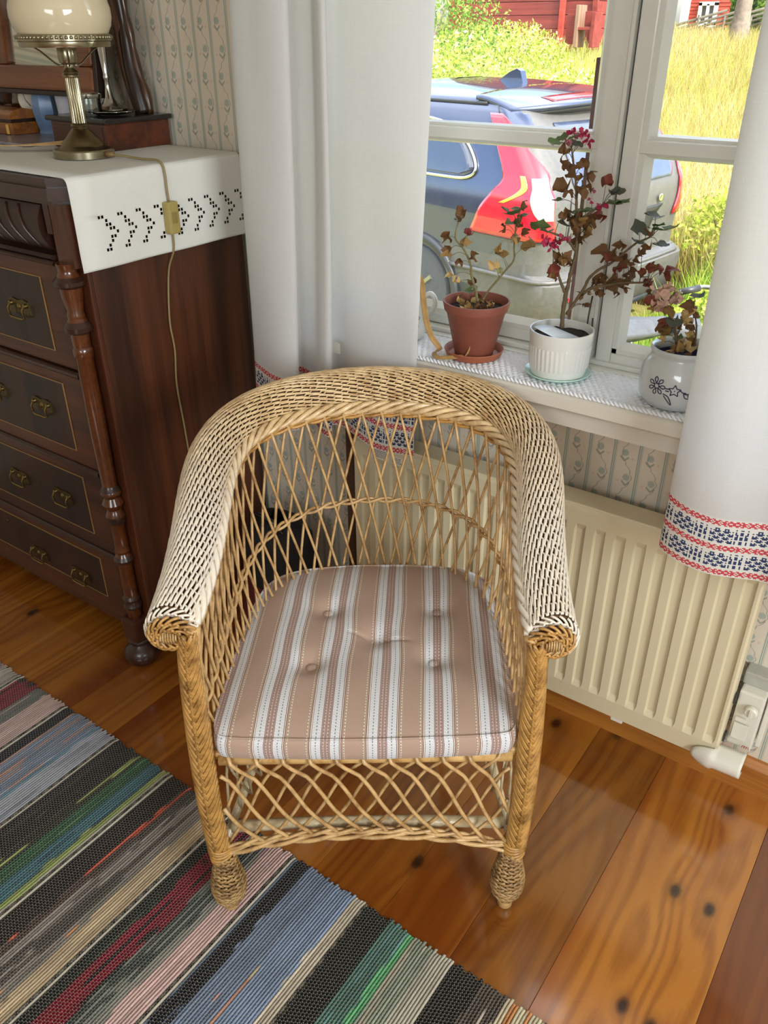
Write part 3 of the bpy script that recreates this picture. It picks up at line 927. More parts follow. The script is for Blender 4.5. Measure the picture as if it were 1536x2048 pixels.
for i in range(6):
    for j in range(m_-1): f.append((i*m_+j, i*m_+j+1, (i+1)*m_+j+1, (i+1)*m_+j))
mb.add(vs, f)
mb.build('front_panel', M['radiator'], rad, smooth=False)
mb = MB(); mb.box((RX0+.01, RYF+.046, RZ0+.01), (RX1-.01, RYF+.062, RZ1-.012), .004); mb.build('rear_panel', M['radiator'], rad, smooth=False)
mb = MB(); mb.box((RX0, RYF+.005, RZ1-.004), (RX1, RYF+.062, RZ1+.004), .003)
mb.build('top_cover', M['radiator'], rad, smooth=False)
mb = MB()
for px in (-.90, -.30):
    mb.box((px-.012, RYF+.06, RZ0+.02), (px+.012, YW, RZ0+.05), .002); mb.box((px-.012, RYF+.06, RZ1-.06), (px+.012, YW, RZ1-.03), .002)
mb.build('wall_bracket', M['radiator'], rad, smooth=False)
for px in (-.348,):
    mb = MB(); mb.box((px-.013, RYF+.006, RZ0-.010), (px+.013, RYF+.022, RZ0+.004), .002); mb.build('clip', M['plastic'], rad, smooth=False)
sticker = mk('white_sticker', srgb('#e2ddcd'), .5, var=.02); ink = mk('grey_print', srgb('#77746c'), .6, var=.02)
for (x0, x1, z0, z1, nl) in ((-.992, -.944, .566, .590, 5), (-.938, -.905, .564, .584, 4)):
    mb = MB(); mb.box((x0, RYF-.0006, z0), (x1, RYF+.0002, z1)); s_ = mb.build('type_label', sticker, rad, smooth=False)
    mb = MB()
    for k in range(nl):
        z = z1-.003-(z1-z0-.005)*k/nl
        xx = x0+.003
        while xx < x1-.008:
            w = random.uniform(.002, .006); mb.box((xx, RYF-.0009, z-.0018), (xx+w, RYF-.0005, z)); xx += w+.0012
    mb.build('print', ink, s_, smooth=False)
# white regulator fitting at the right end: back plate, box with dial, curved cover over the pipes
reg = thing('radiator_regulator', 'white plastic electric regulator box beside the right end of the radiator', 'thermostat', (-.115, 1.42, .12))
mb = MB(); mb.box((-.137, 1.405, .288), (-.062, YW, .318), .003); mb.build('mounting_bar', mk('pale_grey_metal', srgb('#b5b3a8'), .4, .2), reg, smooth=False)
mb = MB(); mb.box((-.134, 1.380, .150), (-.086, YW-.008, .288), .004); box_ = mb.build('casing', M['plastic'], reg, smooth=False)
mb = MB(); mb.box((-.083, 1.400, .150), (-.074, YW-.008, .285), .002); mb.build('cover_rail', M['plastic'], reg, smooth=False)
mb = MB(); mb.lathe([(0, 0), (.0125, 0), (.0125, .007), (.010, .010), (0, .010)], (-.104, 1.372, .255), 20, axis=(0, -1, 0)); mb.box((-.106, 1.358, .247), (-.102, 1.364, .265)); mb.build('dial', M['plastic'], reg, auto=30)
mb = MB(); mb.box((-.128, 1.368, .222), (-.108, 1.373, .230), .001); mb.box((-.128, 1.3695, .176), (-.100, 1.373, .215), .001); mb.build('cover_plate', M['plastic'], reg, smooth=False)
mb = MB()
for k in range(3): mb.tube([(-.102+k*.0040, 1.3705, .160), (-.1015+k*.0040, 1.3705, .1655), (-.0985+k*.0040, 1.3705, .1655), (-.098+k*.0040, 1.3705, .160)], .0007, 4)
mb.build('red_mark', mk('red_print', srgb('#b03a30'), .5), reg)
for z in (.272, .170):
    mb = MB(); mb.box((-.1395, 1.366, z-.011), (-.136, 1.378, z+.011)); mb.build('hinge_gap', M['gap'], reg, smooth=False)
mb = MB()
def hood(u, v):
    a = PI*(v)
    xx = -.186+.098*u
    w = .026*math.sqrt(max(0, 1-(1-min(1, u*1.7+.03))**2))
    zc = .132+.004*(u-.5)
    return (xx, 1.336-.016*math.sin(a)*min(1, u*2.0+.35)+(.022 if xx > RX1 else .002)*(1-math.sin(a)), zc-w*math.cos(a))
mb.grid(hood, 18, 12)
mb.build('pipe_cover', M['plastic'], reg, solid=.002)

# ================================================================== RAG RUG
rugm_ = NT('rag_rug_cloth')
vc = rugm_.n('VertexColor', layer_name='Col').outputs[0]
sp = rugm_.n('SeparateXYZ', {0: rugm_.coord()})
row_ = rugm_.math('FLOOR', rugm_.math('MULTIPLY', sp.outputs[0], 1/.0058))
q = rugm_.math('FRACT', rugm_.math('ADD', rugm_.math('MULTIPLY', sp.outputs[1], 1/.0062), rugm_.math('MULTIPLY', row_, .5)))
thread = rugm_.math('LESS_THAN', q, .26)
nz = rugm_.noise(rugm_.coord(), 300, 2)
cc = rugm_.mix(rugm_.math('MULTIPLY', nz, .5), vc, rugm_.mix(1.0, vc, (.35, .35, .35, 1), 'MULTIPLY'))
cc = rugm_.mix(rugm_.math('MULTIPLY', thread, .40), cc, srgb('#b5ae9f'))
M['rug'] = rugm_.end(rugm_.bsdf(cc, .95, 0, rugm_.bump(rugm_.math('ADD', nz, rugm_.math('MULTIPLY', q, .5)), .6, .002)))
rug = thing('rag_rug', 'multicoloured striped rag rug lying on the floorboards in front of the armchair', 'rug', (-1.1, .37, 0))
PIT = .0058; RUGX0, RUGX1, RUGY0, RUGY1 = -2.55, .13, .045, .745
def C(h): return np.array(srgb(h)[:3])
# bands of weft between the black-and-white dividing picks: (end of band as fraction, colour, colour of its streaks, streakiness)
BANDS = [
 [(.30, '#75706a', '#b8a9a0', .5), (.62, '#8f857c', '#c98a84', .4), (1.0, '#b3a99b', '#8c8378', .3)],
 [(.14, '#33272a', '#7d1d2c', .5), (.40, '#7a2030', '#2b2426', .35), (.62, '#6c6c66', '#a58f88', .5), (1.0, '#c9aca2', '#a4485a', .2)],
 [(.17, '#191a22', '#3a3f52', .3), (.60, '#7d8798', '#b08a7c', .35), (.68, '#6f8fa2', '#9aa0ac', .4), (1.0, '#a2a5ad', '#878d99', .35)],
 [(.36, '#211e1c', '#3a382f', .35), (.50, '#2b2d24', '#93a05a', .45), (.66, '#2f5a3c', '#44704a', .3), (.84, '#3e6a72', '#2f4f5e', .35), (.92, '#98a65c', '#b6b27c', .3), (1.0, '#a49f8c', '#8b8678', .3)],
 [(.27, '#241b19', '#3b2e29', .3), (.36, '#4c3a35', '#c0503a', .4), (.66, '#8d837a', '#4d4640', .55), (.74, '#847d72', '#c98a5a', .4), (1.0, '#c2ab88', '#7d6c58', .25)],
 [(.16, '#1c2019', '#2c382c', .3), (.42, '#7d1426', '#1d1b1a', .42), (.62, '#777a70', '#3a403c', .55), (.70, '#8d8a80', '#b08a92', .4), (1.0, '#d6b3ab', '#b85a62', .22)],
 [(.07, '#5d6c80', '#20222c', .5), (.23, '#14151c', '#3c4354', .3), (.55, '#74839a', '#b0806c', .33), (.80, '#7c8ea8', '#c7b795', .22), (.86, '#8fa2c0', '#7c8ea8', .3), (1.0, '#c9bda6', '#a9a79a', .3)],
 [(.29, '#151812', '#26302a', .25), (.50, '#4d7468', '#5c8a86', .4), (.58, '#5fae74', '#3f8058', .4), (.80, '#8c9682', '#a9a48e', .4), (.93, '#b1ae9c', '#b8584a', .3), (1.0, '#bcb8a4', '#9a9a86', .3)],
 [(.33, '#171411', '#2a2420', .25), (.58, '#4d443c', '#a89a8c', .3), (.66, '#cdbf9f', '#b8a987', .3), (.72, '#d08a4c', '#c9b48c', .3), (.80, '#d6cba9', '#bcae8a', .3), (.86, '#cf8a50', '#d0bf98', .3), (1.0, '#cabf9f', '#3a342c', .3)],
]
LINES = [-1.835, -1.653, -1.472, -1.287, -1.104, -.926, -.750, -.575, -.390, -.208, -.026]
nrow = int((RUGX1-RUGX0)/PIT); NYS = 58
ysg = np.linspace(RUGY0, RUGY1, NYS)
V_, Q_, CO = [], [], []
rs = np.random.RandomState(5)
for r in range(nrow):
    x0 = RUGX0+r*PIT; xc = x0+PIT/2
    bi = np.searchsorted(LINES, xc)
    k = (bi+0) % 9 if bi < 9 else (bi-9) % 9 + 0
    b_lo = LINES[bi-1] if bi > 0 else LINES[0]-.182; b_hi = LINES[bi] if bi < len(LINES) else LINES[-1]+.182
    kk = min(max(bi-1, 0), 8) if bi <= 9 else (bi-1) % 9
    fr = (xc-b_lo)/(b_hi-b_lo)
    to_line = min(abs(xc-L_) for L_ in LINES)
    near = min(LINES, key=lambda L_: abs(xc-L_)); off = xc-near
    endx = rs.uniform(-.004, .004)
    wave = rs.uniform(0, 9); rowj = rs.uniform(-1, 1)
    cols = np.zeros((NYS, 3))
    seg = None
    for j in range(NYS):
        y = ysg[j]
        if -PIT*.9 < off <= PIT*.9 and True:
            if off < 0:        # black and cream twisted picks
                cols[j] = C('#141312') if (int(y/.0065)+r) % 2 else C('#2b2825')
                if (int(y/.0122)) % 2 == 0: cols[j] = C('#17150f')
                else: cols[j] = C('#8f8878')*.55
            else: cols[j] = C('#c9c0ae')
            continue
        fr2 = fr+.05*mnoise.noise((y*5.5, kk*7.1, 2.2))+.02*mnoise.noise((y*21, kk*3.3, 5))
        b = [q for q in BANDS[kk] if fr2 <= q[0]] or [BANDS[kk][-1]]
        _, ca, cb, stv = b[0]
        nzv = mnoise.noise((r*.83, y*3.4+wave*3, kk*2.0))*.5+.5
        nz2 = mnoise.noise((r*1.9+40, y*14, kk*5.0))*.5+.5
        t_ = 1.0 if (nzv > 1-stv*.88 or nz2 > 1-stv*.62) else 0.0
        c = C(ca)*(1-t_)+C(cb)*t_
        cols[j] = c*(.62+.80*nz2)*(1+.16*rowj)
    nb = len(V_)
    h = .0058+rs.uniform(-.0006, .0006)
    for j in range(NYS):
        y = ysg[j]+(endx if j in (0, NYS-1) else 0)
        w = .0012*mnoise.noise((y*6, r*.05, .7))*0
        e = 1.0 if 0 < j < NYS-1 else .35
        for (dx, dz) in ((.0, .0015), (PIT*.28, h*e), (PIT*.72, h*e), (PIT, .0015)):
            V_.append((x0+dx+w, y, dz+.0012*mnoise.noise((y*9, x0*9, 0))+.001)); CO.append(cols[j])
    for j in range(NYS-1):
        for q in range(3):
            a = nb+j*4+q
            Q_.append((a, a+1, a+5, a+4))
o = np_mesh('weft', V_, Q_, M['rug'], np.array(CO)**1.0, rug); o['kind'] = 'stuff'
mb = MB(); mb.box((RUGX0, RUGY0+.004, .0006), (RUGX1, RUGY1-.004, .0022)); mb.build('warp_backing', mk('dark_warp', srgb('#3d3830'), .95), rug, smooth=False)

# ================================================================== CHEST OF DRAWERS (dresser)
wl, wd = srgb('#7c3d1c'), srgb('#4a1f0d')
M['walnut_side'] = wood('mahogany_side', srgb('#63351c'), srgb('#33180b'), 'z', .42, .6, .10, 1.0, .7)
M['walnut'] = wood('mahogany', srgb('#552b16'), srgb('#2c140a'), 'z', .38, .9, .12, .4, .6)
M['walnut_x'] = wood('mahogany_rail', srgb('#5a2d15'), srgb('#30160a'), 'x', .40, .9, .12, .3, .6)
M['burr'] = wood('dark_veneer', srgb('#36190d'), srgb('#150906'), 'z', .40, .8, .10, .9, .8)
M['burl'] = mk('burl_column', srgb('#5e3014'), .22, var=.35, scale=70, Coat_Weight=.5)
M['ebon'] = mk('dark_moulding', srgb('#382118'), .32, var=.1, Coat_Weight=.25)
M['inlay'] = mk('pale_inlay', srgb('#a07a48'), .4)
M['brass_old'] = mk('aged_brass', srgb('#6a5a38'), .32, .9, var=.25, scale=90)
M['brass_lit'] = mk('brass', srgb('#94804f'), .26, .95, var=.15, scale=60)  # paler, smoother brass for the bails and the clock case
DX0, DX1, DYF, DYB, DZT = -2.52, -1.42, .985, 1.42, 1.165
dr = thing('chest_of_drawers', 'dark mahogany chest of drawers with turned corner columns, left of the armchair', 'chest of drawers', ((DX0+DX1)/2, 1.2, 0))
mb = MB(); mb.box((DX1-.022, DYF+.012, .075), (DX1, DYB, DZT-.03), .002); mb.build('side_panel', M['walnut_side'], dr, smooth=False)
mb = MB(); mb.box((DX0, DYF+.012, .075), (DX0+.022, DYB, DZT-.03), .002); mb.box((DX0, DYB-.012, .075), (DX1, DYB, DZT-.03)); mb.build('carcass', M['walnut_side'], dr, smooth=False)
mb = MB()      # front frame behind the drawers, with the stiles the columns stand on
mb.box((DX0+.005, DYF+.014, .08), (DX1-.004, DYF+.03, DZT-.03), .001); mb.build('front_frame', M['walnut_x'], dr, smooth=False)
for sx0 in (DX1-.075, DX0+.002):
    mb = MB(); mb.box((sx0, DYF+.002, .14), (sx0+.073, DYF+.02, DZT-.032), .003); mb.build('stile', M['walnut'], dr, smooth=False)
# moulded top with cut-off corners
def topslab(x0, x1, y0, y1, z0, z1, c):
    q = MB(); q.prism([(x0, y1), (x0, y0+c), (x0+c, y0), (x1-c, y0), (x1, y0+c), (x1, y1)], z0, z1, 'z'); return q
q = topslab(DX0-.02, DX1+.018, .950, DYB, DZT-.010, DZT, .045)
q2 = topslab(DX0-.014, DX1+.012, .955, DYB, DZT-.018, DZT-.010, .045); q.add(q2.v, q2.f)
q2 = topslab(DX0-.020, DX1+.018, .949, DYB, DZT-.040, DZT-.018, .045); q.add(q2.v, q2.f)
q2 = topslab(DX0-.010, DX1+.010, .962, DYB, DZT-.050, DZT-.040, .045); q.add(q2.v, q2.f)
q.build('top', M['ebon'], dr, smooth=False)
def handle(par, x, z, y):
    mb = MB(); poly = [(-.040, -.014), (-.034, .014), (-.02, .018), (0, .014), (.02, .018), (.034, .014), (.040, -.014), (.026, -.018), (0, -.013), (-.026, -.018)]
    mb.prism([(x+a, z+b) for a, b in poly], y-.0025, y, 'y'); pl = mb.build('handle_plate', M['brass_old'], par, smooth=False)
    mb = MB(); mb.tube([(x-.026, y-.006, z+.006), (x-.026, y-.013, z-.004), (x-.026, y-.011, z-.020), (x-.02, y-.012, z-.023), (x+.02, y-.012, z-.023), (x+.026, y-.011, z-.020), (x+.026, y-.013, z-.004), (x+.026, y-.006, z+.006)], .0026, 6)
    for s in (-1, 1): mb.lathe([(0, 0), (.006, 0), (.005, .006), (0, .009)], (x+s*.026, y-.001, z+.005), 12, axis=(0, -1, 0))
    mb.lathe([(0, 0), (.007, 0), (.004, .003), (0, .004)], (x, y-.002, z), 12, axis=(0, -1, 0))
    mb.build('bail_handle', M['brass_lit'], par, auto=40)
DXa, DXb = DX0+.078, DX1-.078
drawers = [(.772, 1.005, .962, .806, .885), (.530, .755, .728, .566, .655), (.300, .520, .493, .340, .415), (.105, .290, .265, .150, .180)]
for (z0, z1, iz1, iz0, hz) in drawers:
    mb = MB(); mb.box((DXa, DYF-.010, z0), (DXb, DYF+.015, z1), .004); d_ = mb.build('drawer', M['walnut_x'], dr, smooth=False)
    ix0, ix1 = DXa+.055, DXb-.055-.015
    mb = MB(); mb.box((ix0, DYF-.0115, iz0), (ix1, DYF-.009, iz1)); mb.build('veneer_panel', M['burr'], d_, smooth=False)
    mb = MB(); w = .0016
    for bx_ in (((ix0-w, iz0-w), (ix1+w, iz0)), ((ix0-w, iz1), (ix1+w, iz1+w)), ((ix0-w, iz0), (ix0, iz1)), ((ix1, iz0), (ix1+w, iz1))):
        mb.box((bx_[0][0], DYF-.0122, bx_[0][1]), (bx_[1][0], DYF-.009, bx_[1][1]))
    mb.build('inlay_line', M['inlay'], d_, smooth=False)
    for hx in (-1.665, -1.845, DX0+.245): handle(d_, hx, hz, DYF-.0115)
    mb = MB(); mb.lathe([(0, 0), (.006, 0), (.005, .002), (0, .003)], (-1.97, DYF-.0115, (iz0+iz1)/2+.03), 12, axis=(0, -1, 0)); mb.build('keyhole', M['brass_old'], d_)
# dark mouldings between the drawers
for z in (.763, .525, .295):
    mb = MB(); mb.prism([(DYF+.014, z-.010), (DYF-.012, z-.010), (DYF-.018, z-.004), (DYF-.018, z+.002), (DYF-.012, z+.005), (DYF+.014, z+.008)], DXa-.004, DXb+.004, 'x'); mb.build('moulding', M['ebon'], dr, smooth=False)
# swelling top drawer with carved flutes
mb = MB(); zz = np.linspace(1.028, 1.112, 9)
mb.prism([(DYF+.015, 1.024)]+[(DYF-.012-.022*math.sin(PI*(z-1.024)/.10), z) for z in zz]+[(DYF+.015, 1.114)], DXa, DXb-.0, 'x'); td = mb.build('drawer', M['burr'], dr, auto=40)
mb = MB()
for k, x0 in enumerate(np.arange(DXb-.03, DXb-.20, -.042)):
    P = []
    for u in np.linspace(0, 1, 12):
        z = 1.108-.080*u; P.append((x0+.002-.030*(1-u)**1.8*0-.040*(1-u)+.0, DYF-.012-.022*math.sin(PI*(z-1.024)/.10)-.001, z))
    mb.tube(P, [.0012+.0026*math.sin(PI*(.12+.88*u)) for u in np.linspace(0, 1, 12)], 6)
mb.build('carved_flute', M['ebon'], td)
for z in (1.000, 1.012):
    mb = MB(); mb.prism([(DYF+.014, z-.005), (DYF-.018, z-.005), (DYF-.024, z), (DYF-.018, z+.005), (DYF+.014, z+.005)], DXa-.004, DXb+.004, 'x'); mb.build('moulding', M['ebon'], dr, smooth=False)
# chamfered upper block, turned column and bun foot at each front corner
for cx_ in (DX1-.037, DX0+.037):
    s = 1 if cx_ > -2 else -1
    mb = MB(); x0, x1 = (cx_-.045, DX1-.001) if s > 0 else (DX0+.001, cx_+.045)
    mb.prism([(x0, DYF+.03), (x0, DYF-.004), (x0+.028 if s > 0 else x0+.004, DYF-.020), (x1-.004 if s > 0 else x1-.028, DYF-.020), (x1, DYF-.004), (x1, DYF+.03)], 1.0, 1.118, 'z'); mb.build('corner_block', M['walnut'], dr, smooth=False)
    mb = MB(); mb.prism([(x0, DYF-.004), (x0+.028, DYF-.021), (x0+.014, DYF-.0235)] if s > 0 else [(x1, DYF-.004), (x1-.028, DYF-.021), (x1-.014, DYF-.0235)], 1.06, 1.116, 'z'); mb.build('corner_drop', M['ebon'], dr, smooth=False)
    cp = [(.018, .140), (.020, .150), (.021, .165), (.023, .170), (.026, .178), (.022, .186), (.021, .192), (.024, .198), (.020, .206), (.019, .212),
          (.0195, .30), (.024, .306), (.027, .314), (.022, .322), (.018, .330), (.021, .338), (.0185, .345), (.019, .410), (.022, .414), (.0255, .424), (.026, .434), (.020, .444), (.018, .450), (.024, .458), (.028, .466), (.023, .476), (.020, .482), (.027, .492), (.026, .500), (.021, .506),
          (.0185, .512), (.0215, .65), (.0205, .815), (.024, .820), (.023, .834), (.020, .838), (.0215, .855), (.021, .866), (.031, .872), (.033, .882), (.024, .892), (.020, .898), (.021, .906), (.018, .912), (.0255, .948), (.026, .960), (.035, .966), (.036, .974), (.026, .982), (.022, .990), (.021, .998), (.024, 1.004), (.024, 1.008)]
    cp = [(r*.88, z) for r, z in cp]
    mb = MB(); mb.lathe(cp, (cx_, DYF-.017, 0), 24); mb.build('column', M['burl'], dr, auto=35)
    for (za, zb_, mul) in ((.866, .892, 1.02), (.960, .982, 1.02), (.498, .512, 1.02), (.462, .470, 1.02), (.168, .206, 1.02), (.304, .322, 1.02), (.414, .436, 1.02)):
        sel = [(r*mul, z) for r, z in cp if za <= z <= zb_]
        if len(sel) > 1:
            mb = MB(); mb.lathe(sel, (cx_, DYF-.017, 0), 24); mb.build('column_ring', M['ebon'], dr, auto=35)
    mb = MB(); mb.box((cx_-.026, DYF-.043, .075), (cx_+.026, DYF+.012, .142), .007); mb.build('plinth_block', M['walnut'], dr, smooth=False)
    mb = MB(); mb.lathe([(.018, 0), (.036, .006), (.044, .022), (.043, .036), (.034, .050), (.022, .056), (.022, .062), (.028, .066), (.028, .076)], (cx_, DYF-.017, 0), 28); mb.build('foot', M['ebon'], dr)
for cx_ in (DX0+.05, DX1-.05):
    mb = MB(); mb.box((cx_-.03, DYB-.06, 0), (cx_+.03, DYB, .08), .004); mb.build('foot', M['walnut'], dr, smooth=False)
mb = MB(); mb.box((DX0+.06, DYF-.006, .075), (DX1-.06, DYF+.016, .104), .003); mb.build('base_rail', M['walnut_x'], dr, smooth=False)
# ================================================================== RUNNER WITH CUT-WORK on the chest
def linen(name, col, trans=0.0, weave=900, rough=.85, bump=.25):
    t = NT(name)
    co = t.coord('UV')
    a = t.noise(t.mapping(co, (weave, weave*.06, 1)), 1.0, 2); b = t.noise(t.mapping(co, (weave*.06, weave, 1)), 1.0, 2)
    w = t.math('ADD', t.math('MULTIPLY', a, .5), t.math('MULTIPLY', b, .5))
    c = t.mix(w, tuple(x*.86 for x in col[:3])+(1,), col)
    bs = t.bsdf(c, rough, 0, t.bump(w, bump, .0006))
    if trans:
        tr = t.n('BsdfTranslucent', {'Color': c})
        return t.end(t.n('MixShader', {0: trans, 1: bs.outputs[0], 2: tr.outputs[0]}))
    return t.end(bs)
M['runner'] = linen('white_runner_linen', srgb('#e6e4da'), .08, 700)
RY0, RY1 = .962, 1.412
# y cells: narrow bars and square holes in the pattern zone; z rows likewise
PATT = ["XX......", ".XX.....", "..XX....", "...XX...", "....X...", "...X....", "..X.....", ".XX....."]
PATT = ["X.X...", "..X...", "..X.X.", "....X.", "....X.X", "....X.", "..X.X.", "..X...", "X.X..."]
def pat(row, colm):
    # eight cut-work chevrons; row 0 at the top
    shape = {0: (0, 1), 1: (2,), 2: (2, 3), 3: (3, 4), 4: (5,), 5: (3, 4), 6: (3,), 7: (2,), 8: (1, 2)}
    return colm in shape.get(row, ())
HOLE, BAR = .0058, .0019
ycs = [RY0]; yhole = []
y = RY0+.052
ycs.append(y)
NREP = 9; CELLS = 7
for rep in range(NREP):
    for c_ in range(6):
        yhole.append((len(ycs)-1, c_)); ycs.append(ycs[-1]+HOLE); ycs.append(ycs[-1]+BAR)
ycs = [v for v in ycs if v < RY1-.004]+[RY1]
HZ = .996; top_pts = []
# path across the chest top, over the right-hand edge and down
path = [(x_, DZT+.0022) for x_ in np.linspace(DX0-.02, DX1+.000, 34)]
for a in np.linspace(0, PI/2, 6): path.append((DX1+.010+.0115*math.sin(a), DZT-.0095+.0115*math.cos(a)))
z = 1.150
path += [(DX1+.0225, 1.140), (DX1+.0228, 1.118), (DX1+.023, 1.100)]
zrow0 = 1.094; zz = zrow0; rows = {}
for r in range(9):
    path.append((DX1+.0232, zz)); rows[len(path)-1] = r; zz -= HOLE; path.append((DX1+.0232, zz)); zz -= BAR
path += [(DX1+.0233, zz-.002), (DX1+.0235, 1.016), (DX1+.0238, 1.0005), (DX1+.0238, HZ)]
V_, F_, UVr = [], [], []
L = 0; prev = path[0]
for i, (px, pz) in enumerate(path):
    L += math.hypot(px-prev[0], pz-prev[1]); prev = (px, pz)
    for j, y in enumerate(ycs):
        wv = .0016*math.sin(y*31+1)*max(0, min(1, (1.13-pz)/.1)) if i > 36 else .0012*max(0, mnoise.noise((px*6, y*6, 1)))
        V_.append((px+(wv if i > 36 else 0), y+(.006*(1.13-pz) if i > 39 else 0), pz+(wv if i <= 36 else 0))); UVr.append((L, y))
ny = len(ycs)
yh = dict(yhole)
for i in range(len(path)-1):
    for j in range(ny-1):
        if i in rows and j in yh and pat(rows[i], yh[j]): continue
        F_.append((i*ny+j, (i+1)*ny+j, (i+1)*ny+j+1, i*ny+j+1))
mb = MB(); mb.add(V_, F_); run = mb.build('table_runner', M['runner'], None, uv=UVr, smooth=True)
tag(run, 'white linen runner with cut-work holes draped over the chest of drawers', 'table runner')
md = run.modifiers.new('thickness', 'SOLIDIFY'); md.thickness = .0009; md.offset = 1

# ================================================================== TABLE LAMP
LX, LY, LZ = -1.610, 1.165, DZT+.0042
lamp = thing('table_lamp', 'brass table lamp with a cream glass shade standing on the white runner', 'lamp', (LX, LY, LZ))
M['lampbrass'] = mk('lamp_brass', srgb('#a39a80'), .24, 1.0, var=.12, scale=40)
M['lampdark'] = mk('lamp_brass_dark', srgb('#7d6f50'), .28, 1.0, var=.15, scale=40)
c = (LX, LY, LZ)
def LAMPQ(q):
    q.xform(lambda p: (p[0], p[1], p[2] if p[2] < LZ+.064 else LZ+.064+(p[2]-LZ-.064)*.885))
mb = MB(); mb.lathe([(.060, 0), (.062, .001), (.062, .014), (.060, .0165), (.056, .0168)], c, 48); mb.build('base', M['lampbrass'], lamp, auto=30)
mb = MB(); mb.lathe([(.0585, .0165), (.053, .0185), (.046, .022), (.043, .024), (.0415, .028), (.030, .040), (.020, .052), (.016, .055), (.0165, .058), (.018, .060), (.0165, .063), (.0145, .064)], c, 40); mb.build('base_cone', M['lampdark'], lamp, auto=40)
mb = MB(); mb.lathe([(.0140, .064), (.0140, .066), (.0128, .158), (.0128, .160)], c, 144, flute=(18, .0645, .1595, .10)); LAMPQ(mb); mb.build('fluted_stem', M['lampbrass'], lamp)
mb = MB(); mb.lathe([(.012, .159), (.0165, .161), (.0175, .165), (.0150, .169), (.0165, .171), (.012, .175), (.010, .182), (.010, .190)], c, 32); LAMPQ(mb); mb.build('collar', M['lampbrass'], lamp, auto=40)
mb = MB(); mb.lathe([(.012, .186), (.0175, .190), (.019, .196), (.019, .226), (.0165, .230)], c, 32); LAMPQ(mb); mb.build('socket', M['lampbrass'], lamp, auto=40)
mb = MB()
for k in range(3):
    a = 2*PI*k/3+R(-35)
    d = Vector((math.cos(a), math.sin(a)))
    mb.tube([(LX+d.x*r, LY+d.y*r, LZ+z) for r, z in ((.010, .184), (.022, .184), (.030, .188), (.058, .212), (.074, .222))], .0021, 6)
LAMPQ(mb); mb.build('shade_arm', M['lampbrass'], lamp)
mb = MB(); mb.lathe([(.071, .2215), (.0865, .2205), (.0875, .223), (.0875, .231), (.0900, .233), (.0905, .244), (.0885, .246), (.0855, .244), (.0850, .224), (.071, .2235)], c, 64); LAMPQ(mb); gal = mb.build('shade_gallery', M['lampbrass'], lamp, auto=30)
mb = MB()
for k in range(64):
    a = 2*PI*k/64
    mb.lathe([(.0030, -.0035), (.0034, 0), (.0026, .0030), (0, .0042)], (LX+.0900*math.cos(a), LY+.0900*math.sin(a), LZ+.240), 6)
LAMPQ(mb); mb.build('beaded_rim', M['lampbrass'], gal)
t = NT('cream_opal_glass')
M['opal'] = t.end(t.n('MixShader', {0: .12, 1: t.bsdf(srgb('#dccdaa'), .10, 0, None, Coat_Weight=.6, Coat_Roughness=.04).outputs[0], 2: t.n('BsdfTranslucent', {'Color': srgb('#e2d2ac')}).outputs[0]}))
mb = MB(); mb.lathe([(.0845, .240), (.0875, .250), (.0935, .262), (.0965, .278), (.0960, .296), (.0910, .316), (.0810, .334), (.0660, .348), (.0480, .357), (.036, .361), (.033, .364), (.033, .374), (.034, .376)], c, 64); LAMPQ(mb); mb.build('glass_shade', M['opal'], lamp)
M['flex'] = mk('beige_flex', srgb('#8c7a50'), .45, var=.05)
mb = MB(); mb.tube([(LX+.058, LY+.010, LZ+.008), (LX+.078, LY+.014, LZ+.008)], [.0055, .0050], 10); mb.build('cable_grip', mk('brown_grip', srgb('#7d6238'), .5), lamp)
EX = DX1+.0275
cord = spline([(LX+.074, LY+.013, LZ+.008), (LX+.11, LY+.020, LZ+.006), (LX+.15, LY+.026, LZ+.0035), (EX-.022, LY+.026, LZ+.0045), (EX-.004, LY+.024, LZ-.002), (EX+.003, LY+.022, 1.148), (EX+.004, LY+.021, 1.12), (EX+.004, LY+.022, 1.098)], 40)
mb = MB(); mb.tube(cord, .0024, 6); mb.build('cord', M['flex'], lamp)
mb = MB(); mb.box((EX-.003, LY+.008, 1.034), (EX+.016, LY+.036, 1.098), .004); sw = mb.build('cord_switch', mk('olive_switch', srgb('#a08f52'), .4, var=.03), lamp, smooth=False)
mb = MB(); mb.box((EX+.0155, LY+.016, 1.056), (EX+.0185, LY+.028, 1.078), .0015); mb.build('rocker', mk('olive_rocker', srgb('#8c7c44'), .4), sw, smooth=False)
cord = spline([(EX+.004, LY+.022, 1.036), (EX+.001, LY+.021, 1.0), (DX1+.006, LY+.018, .95), (DX1+.005, LY+.004, .85), (DX1+.006, LY+.006, .78), (DX1+.006, LY-.002, .70), (DX1+.006, LY+.003, .60), (DX1+.007, LY+.01, .40), (DX1+.008, LY+.02, .15), (DX1+.012, LY+.06, .006), (DX1+.05, LY+.16, .004)], 70)
mb = MB(); mb.tube(cord, .0022, 6); mb.build('cord', M['flex'], lamp)

